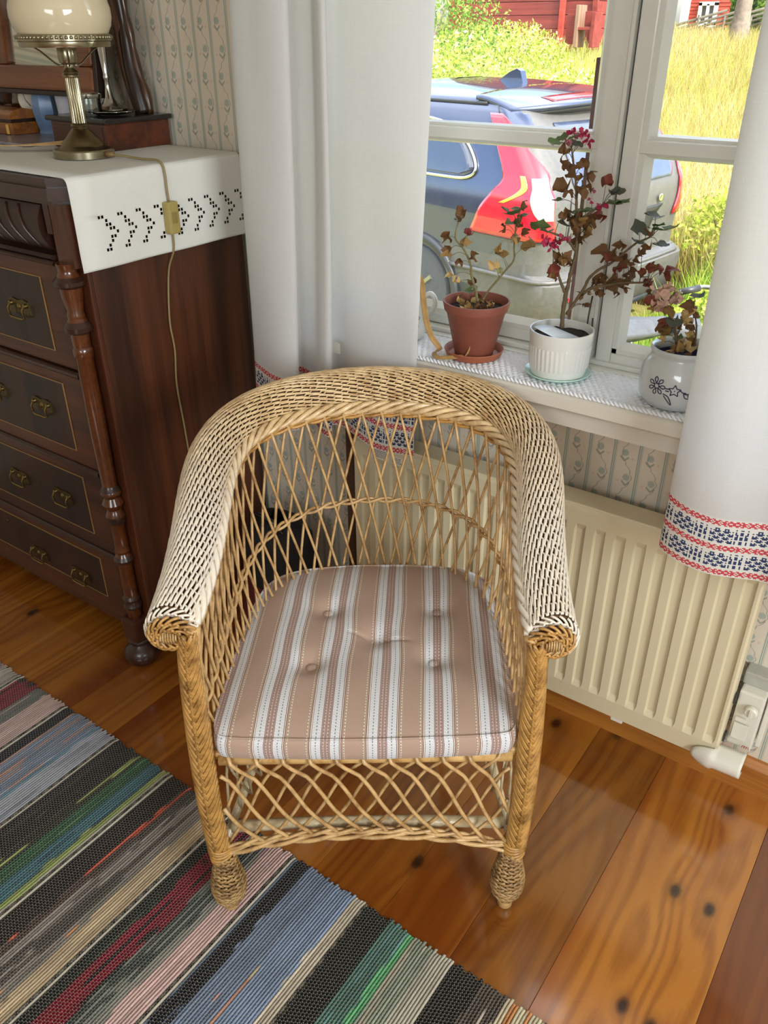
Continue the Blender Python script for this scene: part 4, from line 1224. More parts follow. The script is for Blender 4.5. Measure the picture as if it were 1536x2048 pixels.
# ================================================================== DRESSING MIRROR standing on the chest
TZ = DZT+.0035
mir = thing('dressing_mirror', 'dressing mirror in a reddish wooden frame hung between carved posts, behind the lamp', 'mirror', (-1.98, 1.34, TZ))
M['redwood'] = wood('red_brown_wood', srgb('#5e2a15'), srgb('#3a180a'), 'x', .3, .8, .4, .2, .5)
M['framewood'] = wood('frame_wood', srgb('#7c441a'), srgb('#552a10'), 'x', .3, .8, .4, .2, .5)
M['black_top'] = mk('black_slab', srgb('#1d1b19'), .25, var=.1, Coat_Weight=.4)
M['carved'] = wood('carved_post_wood', srgb('#54341d'), srgb('#28180b'), 'z', .35, .8, .3, .5, .6)
M['dark_carved'] = mk('dark_carving', srgb('#2a1a10'), .35, var=.2)
for (x0, x1) in ((-1.825, -1.632),):
    mb = MB(); mb.box((x0, 1.245, TZ), (x1, 1.425, TZ+.055), .002); mb.build('drawer_box', M['redwood'], mir, smooth=False)
    mb = MB(); mb.box((x0-.010, 1.236, TZ+.055), (x1+.010, 1.430, TZ+.066), .004); mb.build('box_top', M['black_top'], mir, smooth=False)
    mb = MB(); mb.box((x0+.012, 1.2425, TZ+.008), (x1-.012, 1.246, TZ+.048), .001); mb.build('small_drawer', M['redwood'], mir, smooth=False)
mb = MB(); mb.box((-2.26, 1.414, TZ), (-1.825, 1.432, TZ+.02), .002); mb.build('base_board', M['redwood'], mir, smooth=False)
mb = MB(); mb.box((-2.275, 1.385, TZ), (-2.19, 1.412, TZ+.066), .003); mb.build('post_foot', M['redwood'], mir, smooth=False)
zb = TZ+.066
for sx in (1, -1):
    xc = -1.680 if sx > 0 else -2.235
    def PX(v): return xc+sx*v
    body = spline([(PX(-.012), 1.396, zb), (PX(-.026), 1.396, zb+.045), (PX(-.036), 1.396, zb+.10), (PX(-.040), 1.396, zb+.17), (PX(-.044), 1.396, zb+.26), (PX(-.045), 1.396, zb+.36), (PX(-.03), 1.396, zb+.46)], 30)
    mb = MB(); mb.tube(body, [.012+.006*math.sin(PI*i/29) for i in range(30)], 10, flat=1.0); mb.build('post', M['carved'], mir)
    outer = spline([(PX(.022), 1.398, zb), (PX(.012), 1.398, zb+.05), (PX(-.006), 1.398, zb+.10), (PX(-.012), 1.398, zb+.15), (PX(-.020), 1.398, zb+.20), (PX(-.026), 1.398, zb+.27), (PX(-.018), 1.398, zb+.33), (PX(-.03), 1.398, zb+.42)], 40)
    mb = MB(); mb.tube(outer, [.007+.0035*abs(math.sin(i*.42)) for i in range(40)], 8); mb.build('carved_scroll', M['carved'], mir)
    mid_ = spline([(PX(.004), 1.394, zb), (PX(-.004), 1.392, zb+.04), (PX(-.02), 1.393, zb+.10), (PX(-.027), 1.394, zb+.17), (PX(-.034), 1.394, zb+.24), (PX(-.036), 1.394, zb+.33)], 24)
    mb = MB(); mb.tube(mid_, [.021-.012*abs(i/23-.0) if i < 14 else .010+.010*((i-14)/9) for i in range(24)], 10); mb.build('dark_scroll', M['dark_carved'], mir)
    mb = MB(); mb.tube([(PX(-.044), 1.396, zb+.235), (PX(-.072), 1.385, zb+.235)], .007, 10); mb.build('pivot_knob', M['brass_old'], mir)
# tilted frame with its glass
fx0, fx1, fz0, fz1, w = -2.140, -1.765, 1.277, 1.80, .052
def tilt(p):
    d = (p[2]-1.27)*.10
    return (p[0], p[1]+d, p[2])
mb = MB(); y0, y1 = 1.325, 1.347
for lo, hi in (((fx0, y0, fz0), (fx1, y1, fz0+w)), ((fx0, y0, fz1-w), (fx1, y1, fz1)), ((fx0, y0, fz0+w), (fx0+w, y1, fz1-w)), ((fx1-w, y0, fz0+w), (fx1, y1, fz1-w))): mb.box(lo, hi, .006)
mb.xform(tilt); mb.build('mirror_frame', M['framewood'], mir, smooth=False)
mb = MB(); mb.box((fx0-.012, y0+.006, fz0-.012), (fx1+.012, y1+.008, fz0), .003); mb.box((fx0-.012, y0+.006, fz0), (fx0, y1+.008, fz1), .003); mb.box((fx1, y0+.006, fz0), (fx1+.012, y1+.008, fz1), .003)
mb.xform(tilt); mb.build('frame_edge', M['dark_carved'], mir, smooth=False)
mb = MB(); mb.box((fx0+w-.004, y1-.008, fz0+w-.004), (fx1-w+.004, y1-.003, fz1-w+.004)); mb.xform(tilt); mb.build('mirror_glass', mk('old_mirror', srgb('#cfcdbf'), .05, 1.0, var=.02), mir, smooth=False)

# ---- things standing on the mirror's right-hand box and on the runner
zt = TZ+.066
t = NT('clear_glass'); M['clear'] = t.end(t.n('MixShader', {0: t.math('MULTIPLY_ADD', t.n('Fresnel', {'IOR': 1.5}).outputs[0], .9, .06), 1: t.n('BsdfTransparent', {'Color': (.90, .93, .92, 1)}).outputs[0], 2: t.n('BsdfGlossy', {'Roughness': .05}).outputs[0]}))
M['silver'] = mk('silver', srgb('#c9c8c0'), .16, 1.0, var=.08, scale=30)
jar = thing('glass_jar', 'small clear glass jar with a metal lid on the black-topped mirror box', 'jar', (-1.755, 1.285, zt))
c = (-1.730, 1.285, zt+.0006)
mb = MB(); mb.lathe([(0, 0), (.026, 0), (.028, .003), (.028, .036), (.0265, .036), (.0265, .005), (0, .004)], c, 28); mb.build('jar_body', M['clear'], jar, auto=40)
mb = MB(); mb.lathe([(.029, .035), (.030, .037), (.030, .043), (.026, .046), (0, .047)], c, 28); mb.build('lid', M['silver'], jar, auto=30)
dish = thing('silver_dish', 'flat silver dish with a wavy rim beside the glass jar', 'dish', (-1.705, 1.325, zt))
mb = MB(); c = (-1.700, 1.318, zt)
mb.grid(lambda u, v: (c[0]+(.058*v)*math.cos(2*PI*u)*(1+.06*v*math.sin(9*2*PI*u)), c[1]+(.050*v)*math.sin(2*PI*u)*(1+.06*v*math.sin(9*2*PI*u)), c[2]+.0015+.008*v**3), 54, 8, wrap=True)
mb.build('dish_plate', M['silver'], dish, solid=.0016)
cs = thing('candlestick', 'slim tapering silver candlestick with a flared foot behind the jar', 'candlestick', (-1.735, 1.350, zt+.006))
c = (-1.735, 1.348, zt+.0075)
mb = MB(); mb.lathe([(.036, 0), (.037, .003), (.030, .007), (.018, .014), (.010, .026), (.0065, .045), (.0055, .060), (.007, .063), (.0075, .068), (.006, .072), (.0085, .10), (.012, .15), (.014, .165), (.010, .168)], c, 28); mb.build('stem', M['silver'], cs, auto=50)

wb = thing('wooden_box', 'small honey-brown wooden box with a curved lid and brass clasps, at the chest\'s left', 'box', (-2.07, 1.31, TZ))
M['honeybox'] = wood('honey_box_wood', srgb('#a5692e'), srgb('#77441a'), 'x', .35, 1.0, .3, .2, .4)
mb = MB(); mb.box((-2.28, 1.290, TZ+.0065), (-2.055, 1.365, TZ+.034), .002); mb.build('box_body', M['honeybox'], wb, smooth=False)
mb = MB(); mb.box((-2.282, 1.288, TZ+.034), (-2.053, 1.367, TZ+.042), .001); mb.build('dark_band', M['dark_carved'], wb, smooth=False)
mb = MB(); mb.prism([(1.289, TZ+.042), (1.289, TZ+.052), (1.300, TZ+.061), (1.327, TZ+.066), (1.355, TZ+.061), (1.366, TZ+.052), (1.366, TZ+.042)], -2.281, -2.054, 'x'); mb.build('lid', M['honeybox'], wb, smooth=False)
for px in (-2.075, -2.165):
    mb = MB(); mb.box((px-.004, 1.2870, TZ+.008), (px+.004, 1.2905, TZ+.030), .001); mb.build('clasp', mk('pale_clasp', srgb('#d8a94e'), .4), wb, smooth=False)
bv = thing('blue_vase', 'slender light blue ceramic vase behind the wooden box', 'vase', (-2.030, 1.376, TZ))
mb = MB(); mb.lathe([(.022, 0), (.024, .004), (.022, .012), (.026, .030), (.031, .055), (.029, .085), (.022, .105), (.021, .112), (.026, .118), (.026, .122), (.018, .122)], (-2.030, 1.376, TZ+.0005), 6); mb.build('vase_body', mk('blue_glaze', srgb('#7390b4'), .3, var=.08), bv, auto=20)
ck = thing('mantel_clock', 'little gilt mantel clock with a round white dial between box and blue vase', 'clock', (-2.03, 1.392, TZ))
mb = MB(); mb.lathe([(.0, 0), (.030, 0), (.032, .004), (.032, .020), (.029, .024), (0, .024)], (-2.105, 1.397, TZ+.079), 28, axis=(.25, -1, 0)); mb.build('case', M['brass_lit'], ck, auto=30)
mb = MB(); mb.lathe([(0, .0242), (.026, .0242), (.026, .0250), (0, .0252)], (-2.105, 1.397, TZ+.079), 28, axis=(.25, -1, 0)); fc = mb.build('dial', mk('ivory_dial', srgb('#ddd6c2'), .4, var=.02), ck, auto=30)
mb = MB(); mb.tube([(-2.099, 1.3705, TZ+.079), (-2.086, 1.373, TZ+.066)], .0009, 4); mb.tube([(-2.099, 1.3705, TZ+.079), (-2.106, 1.3695, TZ+.097)], .0007, 4); mb.build('hands', M['black_top'], fc)
mb = MB(); mb.box((-2.134, 1.380, TZ+.0065), (-2.076, 1.412, TZ+.018), .003); mb.tube([(-2.125, 1.396, TZ+.015), (-2.122, 1.396, TZ+.063)], .006, 8); mb.tube([(-2.085, 1.396, TZ+.015), (-2.088, 1.396, TZ+.063)], .006, 8); mb.build('stand', M['brass_old'], ck, auto=40)
mb = MB(); mb.lathe([(.004, 0), (.010, .004), (.006, .010), (.009, .016), (0, .022)], (-2.104, 1.394, TZ+.109), 12); mb.build('finial', M['silver'], ck)
wc = thing('white_cup', 'small lilac-white tapered cup standing behind the blue vase', 'cup', (-1.955, 1.385, TZ))
mb = MB(); mb.lathe([(.017, 0), (.018, .003), (.0245, .100), (.0245, .103), (.022, .103), (.0165, .006)], (-1.955, 1.385, TZ+.0075), 24); mb.build('cup_body', mk('lilac_white', srgb('#cfcbd4'), .35, var=.04), wc, auto=40)
mg = thing('magazine', 'glossy grey magazine lying under the wooden box on the runner', 'magazine', (-1.95, 1.30, TZ))
for k, (x0, x1, y0, y1, cl) in enumerate(((-2.25, -1.845, 1.255, 1.285, '#8a8790'),)):
    mb = MB(); mb.box((-2.27, 1.195, TZ+.0005), (-1.865, 1.37, TZ+.006), .001); mb.build('pages', mk('grey_cover', srgb(cl), .25, var=.2, scale=12), mg, smooth=False)
M['reed'] = mk('pale_reed', srgb('#c6a06a'), .5, var=.12)
for k in range(4):
    rd = thing('reed', ('front', 'second', 'third', 'rear')[3-k]+' of the four long pale flat reeds curving out from behind the lamp foot', 'reed', (-1.80, 1.2, TZ), 'flat reeds on the runner')
    P = spline([(-1.735+.004*k, 1.222-.006*k, TZ+.020-.002*k), (-1.80, 1.175-.012*k, TZ+.013), (-1.88-.01*k, 1.125-.022*k, TZ+.008+.002*k), (-2.0, 1.09-.030*k, TZ+.006+.002*k), (-2.25, 1.06-.034*k, TZ+.006+.003*k)], 24)
    mb = MB(); mb.tube(P, .0058, 6, flat=.18, up=(0, 0, 1)); mb.build('reed_blade', M['reed'], rd)
# ================================================================== CURTAINS
M['curtain'] = linen('white_curtain_cotton', srgb('#e6e4e0'), .40, 420, .85, .2)
t = NT('woven_curtain_border')
vc = t.n('VertexColor', layer_name='Col').outputs[0]
M['hem'] = t.end(t.n('MixShader', {0: .22, 1: t.bsdf(vc, .85).outputs[0], 2: t.n('BsdfTranslucent', {'Color': vc}).outputs[0]}))
WHT, BLU, RED_ = srgb('#dedad0')[:3], srgb('#2c3a5e')[:3], srgb('#c9444b')[:3]
def motif(i, j):
    """woven border: j counts rows up from the hem, i runs across the cloth"""
    def red(jj):
        k = i % 22; k = min(k, 21-k)
        return {0: k in (1, 2, 4, 5, 8, 9), 1: k in (0, 1, 2, 3, 5, 6, 7, 9, 10), 2: k in (0, 3, 4, 5, 6, 8, 10), 3: k in (0, 1, 2, 3, 5, 6, 7, 9, 10), 4: k in (1, 2, 4, 5, 8, 9)}[jj]
    def blue(jj):
        k = i % 26
        if k < 15:
            cb, rb = k//3, min(jj//3, 3) if jj < 12 else 3
            on = (cb+rb) % 2 == 0
            if on: return not (jj % 3 == 2 and k % 3 == 1)
            return jj % 3 == 1 and k % 3 != 1
        kk = k-15
        if kk in (1, 4, 5, 8): return jj % 4 != 3
        if kk in (2, 7): return 4 <= jj <= 8
        return False
    if 1 <= j <= 5: return RED_ if red(j-1) else WHT
    if 8 <= j <= 20: return BLU if blue(j-8) else WHT
    if 23 <= j <= 27: return RED_ if red(j-23) else WHT
    if 30 <= j <= 42: return BLU if blue(j-30) else WHT
    if 45 <= j <= 49: return RED_ if red(j-45) else WHT
    return WHT
def curtain(name, label, plan, ztop, zhem, zband, drift, grp):
    """plan: list of (x,y) along the cloth; drift(u)->sideways shift at the hem; the woven border is the lowest part"""
    rows = 51
    P = spline(plan, 260)
    L = np.concatenate([[0], np.cumsum(np.linalg.norm(np.diff(P, axis=0), axis=1))])
    n = int(L[-1]/.0024)
    f = np.linspace(0, L[-1], n); Q = np.stack([np.interp(f, L, P[:, k]) for k in (0, 1)], 1)
    root = thing(name, label, 'curtain', (float(Q[:, 0].mean()), float(Q[:, 1].mean()), ztop), grp)
    def pos(i, z):
        u = i/(n-1); h = (ztop-z)/(ztop-zhem(u))
        sx = drift(u)*max(0, h-.28)/.72
        yv = .0035*math.sin(z*3.1+u*9)+.003*math.sin(z*7+u*23)*h
        return (Q[i, 0]+sx, Q[i, 1]+yv, z)
    zs = np.concatenate([np.linspace(0, 1, 60)])
    V_, F_, UV_ = [], [], []
    st = 3; cols = list(range(0, n, st)); 
    if cols[-1] != n-1: cols.append(n-1)
    for a, i in enumerate(cols):
        u = i/(n-1)
        for zz in zs:
            z = ztop+(zband(u)-ztop)*zz; V_.append(pos(i, z)); UV_.append((f[i], z))
    m_ = len(zs)
    for a in range(len(cols)-1):
        for b in range(m_-1): F_.append((a*m_+b, a*m_+b+1, (a+1)*m_+b+1, (a+1)*m_+b))
    mb = MB(); mb.add(V_, F_); o = mb.build('curtain_cloth', M['curtain'], root, uv=UV_, recalc=False)
    # woven border, one small face per woven block
    V_, F_, C_ = [], [], []
    for j in range(rows):
        for i in range(n-1):
            u0, u1 = i/(n-1), (i+1)/(n-1)
            z0, z1 = zhem(u0)+(zband(u0)-zhem(u0))*j/rows, zhem(u0)+(zband(u0)-zhem(u0))*(j+1)/rows
            z0b, z1b = zhem(u1)+(zband(u1)-zhem(u1))*j/rows, zhem(u1)+(zband(u1)-zhem(u1))*(j+1)/rows
            b = len(V_); V_ += [pos(i, z0), pos(i+1, z0b), pos(i+1, z1b), pos(i, z1)]; F_.append((b, b+1, b+2, b+3)); C_ += [motif(i, j)]*4
    o = np_mesh('woven_border', V_, F_, M['hem'], np.array(C_), root)
    return root
planL = [(-1.222, 1.305), (-1.234, 1.275), (-1.222, 1.256), (-1.19, 1.244), (-1.15, 1.238), (-1.115, 1.240), (-1.091, 1.250), (-1.093, 1.262), (-1.112, 1.272), (-1.134, 1.286), (-1.118, 1.297), (-1.075, 1.288), (-1.045, 1.272), (-1.021, 1.266), (-1.019, 1.277), (-1.036, 1.288), (-1.052, 1.302), (-1.032, 1.312), (-.98, 1.300), (-.90, 1.290), (-.85, 1.288), (-.818, 1.291), (-.814, 1.294)]
curtain('curtain', 'white cotton curtain with a woven red and blue hem, left of the window', planL, 2.22, lambda u: .640-.018*u+.005*math.sin(u*20), lambda u: .762-.014*u+.004*math.sin(u*20), lambda u: -.034, 'window curtains')
planR = [(-.300, 1.272), (-.305, 1.238), (-.292, 1.222), (-.26, 1.212), (-.22, 1.216), (-.18, 1.230), (-.14, 1.236), (-.10, 1.222), (-.05, 1.212), (0, 1.222), (.05, 1.242), (.10, 1.232), (.16, 1.216), (.22, 1.23)]
curtain('curtain', 'white cotton curtain with a woven red and blue hem, right of the window', planR, 2.22, lambda u: .636+.010*math.sin(u*9+2.4), lambda u: .742+.010*math.sin(u*9+2.4), lambda u: .0, 'window curtains')
mb = MB(); mb.tube([(-1.35, 1.30, 2.215), (.32, 1.30, 2.215)], .012, 12)
for x_ in (-1.3, .27): mb.tube([(x_, 1.30, 2.215), (x_, YW, 2.215)], .008, 8)
rodo = mb.build('curtain_rod', M['paint']); tag(rodo, 'white curtain rod above the window', 'curtain rod')

# ================================================================== LACE RUNNER ON THE SILL
M['lace'] = mk('white_crochet_cotton', srgb('#e9e9ea'), .9, var=.08, scale=300)
lace = thing('lace_runner', 'white crocheted runner lying along the window sill under the pots', 'runner', (-.57, 1.39, SZ))
x0, x1, y0, y1 = -1.08, -.05, 1.322, 1.462
st = .0026; nx = int((x1-x0)/st); ny_ = int((y1-y0)/st)
xs = np.linspace(x0, x1, nx+1); ysv = np.linspace(y0, y1, ny_+1)
gx, gy = np.meshgrid(xs, ysv, indexing='ij')
h = SZ+.0012+.0040*np.abs(np.sin(gx*PI/.0130+np.floor(gy/.0105)*1.57))*np.abs(np.sin(gy*PI/.0105))+.0006*RNG.rand(*gx.shape)
V_ = np.stack([gx, gy, h], 2).reshape(-1, 3)
i, j = np.meshgrid(np.arange(nx), np.arange(ny_), indexing='ij'); a = (i*(ny_+1)+j).ravel()
np_mesh('crochet_ground', V_, np.stack([a, a+ny_+1, a+ny_+2, a+1], 1), M['lace'], None, lace)
mb = MB()
for e in range(2):
    th = np.linspace(0, (x1-x0)/.017*2*PI, int((x1-x0)/.017*8))
    xx = np.linspace(x0, x1, len(th))
    mb.tube(np.stack([xx, y0-.001+.0028*np.cos(th+e*PI), SZ+.0045+.0024*np.sin(th+e*PI)], 1), .0026, 5)
mb.build('corded_edge', M['lace'], lace)

# ================================================================== POTS AND PLANTS ON THE SILL
M['terra'] = mk('terracotta', srgb('#874a38'), .6, var=.16, scale=22)
M['terra2'] = mk('terracotta_saucer', srgb('#9c573a'), .55, var=.1, scale=22)
M['soil'] = mk('dark_soil', srgb('#2a1d15'), .95, var=.5, scale=120, bump=.8)
M['white_glaze'] = mk('white_glaze', srgb('#dcdad2'), .25, var=.03, Coat_Weight=.3)
M['grey_glaze'] = mk('pale_grey_glaze', srgb('#c3c6c4'), .14, var=.05, scale=14, Coat_Weight=.6)
M['cream_glaze'] = mk('cream_glaze', srgb('#d6d6cc'), .14, var=.04, Coat_Weight=.6)
M['blue_line'] = mk('dark_blue_line', srgb('#25264a'), .3)
M['mint'] = mk('mint_saucer', srgb('#bfe0cf'), .25, var=.04, Coat_Weight=.5)
M['red_inside'] = mk('red_inside', srgb('#7d2f22'), .4)
M['twig'] = mk('dry_stem', srgb('#7f7448'), .7, var=.35, scale=90)
M['twig2'] = mk('woody_stem', srgb('#6a5638'), .7, var=.35, scale=90)
ZL = SZ+.0052
LEAFM = {'b': mk('brown_dry_leaf', srgb('#6f4a24'), .75, var=.3, scale=90), 'o': mk('ochre_dry_leaf', srgb('#94713a'), .75, var=.25, scale=90), 't': mk('straw_dry_leaf', srgb('#c7a669'), .75, var=.2, scale=90), 'g': mk('green_leaf', srgb('#566a36'), .6, var=.25, scale=80), 'd': mk('grey_green_leaf', srgb('#4c4f40'), .7, var=.3, scale=80), 'r': mk('russet_dry_leaf', srgb('#7a3420'), .7, var=.3, scale=90), 'p': mk('pale_green_leaf', srgb('#c2c68a'), .6, var=.15),
         'm': mk('crimson_petal', srgb('#b3264f'), .6, var=.2, scale=120), 'n': mk('dusty_pink_petal', srgb('#b0596a'), .6, var=.2, scale=120), 'q': mk('faded_pink_petal', srgb('#d5ad98'), .65, var=.15, scale=120)}
def leaf_mesh(seed, crumple):
    rs = np.random.RandomState(seed); vs = [(0, 0, 0)]; f = []
    n = 15
    for ring in (1, 2):
        for k in range(n):
            a = R(-150)+R(300)*k/(n-1)
            lob = 1-.30*abs(math.sin(2.5*(a+PI/2)))**.7
            r = (.5 if ring == 1 else 1.0)*lob*(1+rs.uniform(-.14, .14))
            z = crumple*(.30*r*r+.26*math.sin(3*a+seed)*r+rs.uniform(-.16, .16)*r)+.12*r
            fold = 1-crumple*.30*r
            vs.append((r*math.sin(a)*fold, r*math.cos(a)*fold+.15, z))
    for k in range(n-1):
        f.append((0, 1+k, 2+k)); f.append((1+k, 1+n+k, 2+n+k, 2+k))
    me = bpy.data.meshes.new('leaf'); me.from_pydata(vs, [], f); me.polygons.foreach_set('use_smooth', [True]*len(f)); me.update()
    return me
LV = {'dry': [leaf_mesh(s, 1.45) for s in range(7)], 'fresh': [leaf_mesh(s+20, .45) for s in range(3)]}
def blossom_mesh(seed):
    rs = np.random.RandomState(seed); vs = []; f = []
    for k in range(9):
        a = rs.uniform(0, 2*PI); el = rs.uniform(-.5, 1.3); d = Vector((math.cos(a)*math.cos(el), math.sin(a)*math.cos(el), math.sin(el)))
        s_ = d.orthogonal().normalized(); b = len(vs); w = .34
        for p in (d*.1, d*.62+s_*w, d*1.0+s_*.12, d*.95-s_*.2, d*.55-s_*w): vs.append(tuple(p+Vector(rs.uniform(-.08, .08, 3))))
        f.append((b, b+1, b+2, b+3, b+4))
    me = bpy.data.meshes.new('blossom'); me.from_pydata(vs, [], f); me.update(); return me
BLS = [blossom_mesh(s) for s in range(4)]
_cache = {}
def put_leaf(k, s, x, y, z, parent, rs, ax=None):
    fl = k in 'mnq'
    src = BLS[rs.randint(4)] if fl else LV['fresh' if k in 'gdp' else 'dry'][rs.randint(3 if k in 'gdp' else 7)]
    key = (src.name, k)
    if key not in _cache:
        me = src.copy(); me.name = 'blossom' if fl else 'leaf'; me.materials.append(LEAFM[k]); _cache[key] = me
    o = bpy.data.objects.new('blossom' if fl else 'leaf', _cache[key]); COL.objects.link(o); o.parent = parent
    org = Vector(ORG[parent.name]); p = Vector((x, y, z))-org
    sz = (.0105 if fl else .0195)*s*rs.uniform(.7, 1.2)
    if k in 'gd': rot = Matrix.Rotation(rs.uniform(0, 6.28), 4, 'Z') @ Matrix.Rotation(rs.uniform(-.5, .9), 4, 'X')
    else: rot = Matrix.Rotation(rs.uniform(0, 6.28), 4, 'Z') @ Matrix.Rotation(rs.uniform(.5, 2.2), 4, 'X') @ Matrix.Rotation(rs.uniform(-.6, .6), 4, 'Y')
    o.matrix_local = Matrix.Translation(p) @ rot @ Matrix.Diagonal((sz, sz, sz, 1))
    return o
def plant(name, label, base, stems, leaves, flowers, mat, r0, seed):
    root = thing(name, label, 'plant', base)
    rs = np.random.RandomState(seed)
    allp = []
    for k, s in enumerate(stems):
        S = np.array(s); P = spline(S, 5*len(s)); r = np.linspace(r0*(1 if k < 1 else .72), r0*.35, len(P))*(1+.12*np.sin(np.arange(len(P))*1.9))
        mb = MB(); mb.tube(P, r, 7); mb.build('stem', mat, root); allp.append(P)
    A = np.vstack(allp)
    pet = MB()
    for (k, s, x, y, z) in list(leaves)+list(flowers):
        put_leaf(k, s, x, y, z, root, rs)
        p = np.array((x, y, z)); d = np.linalg.norm(A-p-np.array([0, 0, -.012]), axis=1); q = A[d.argmin()]
        if np.linalg.norm(q-p) > .006:
            m_ = (p+q)/2+np.array([0, 0, .006]); pet.tube(spline([q, m_, p], 6), .00055, 4)
    pet.build('leaf_stalks', mat, root)['kind'] = 'stuff'
    return root
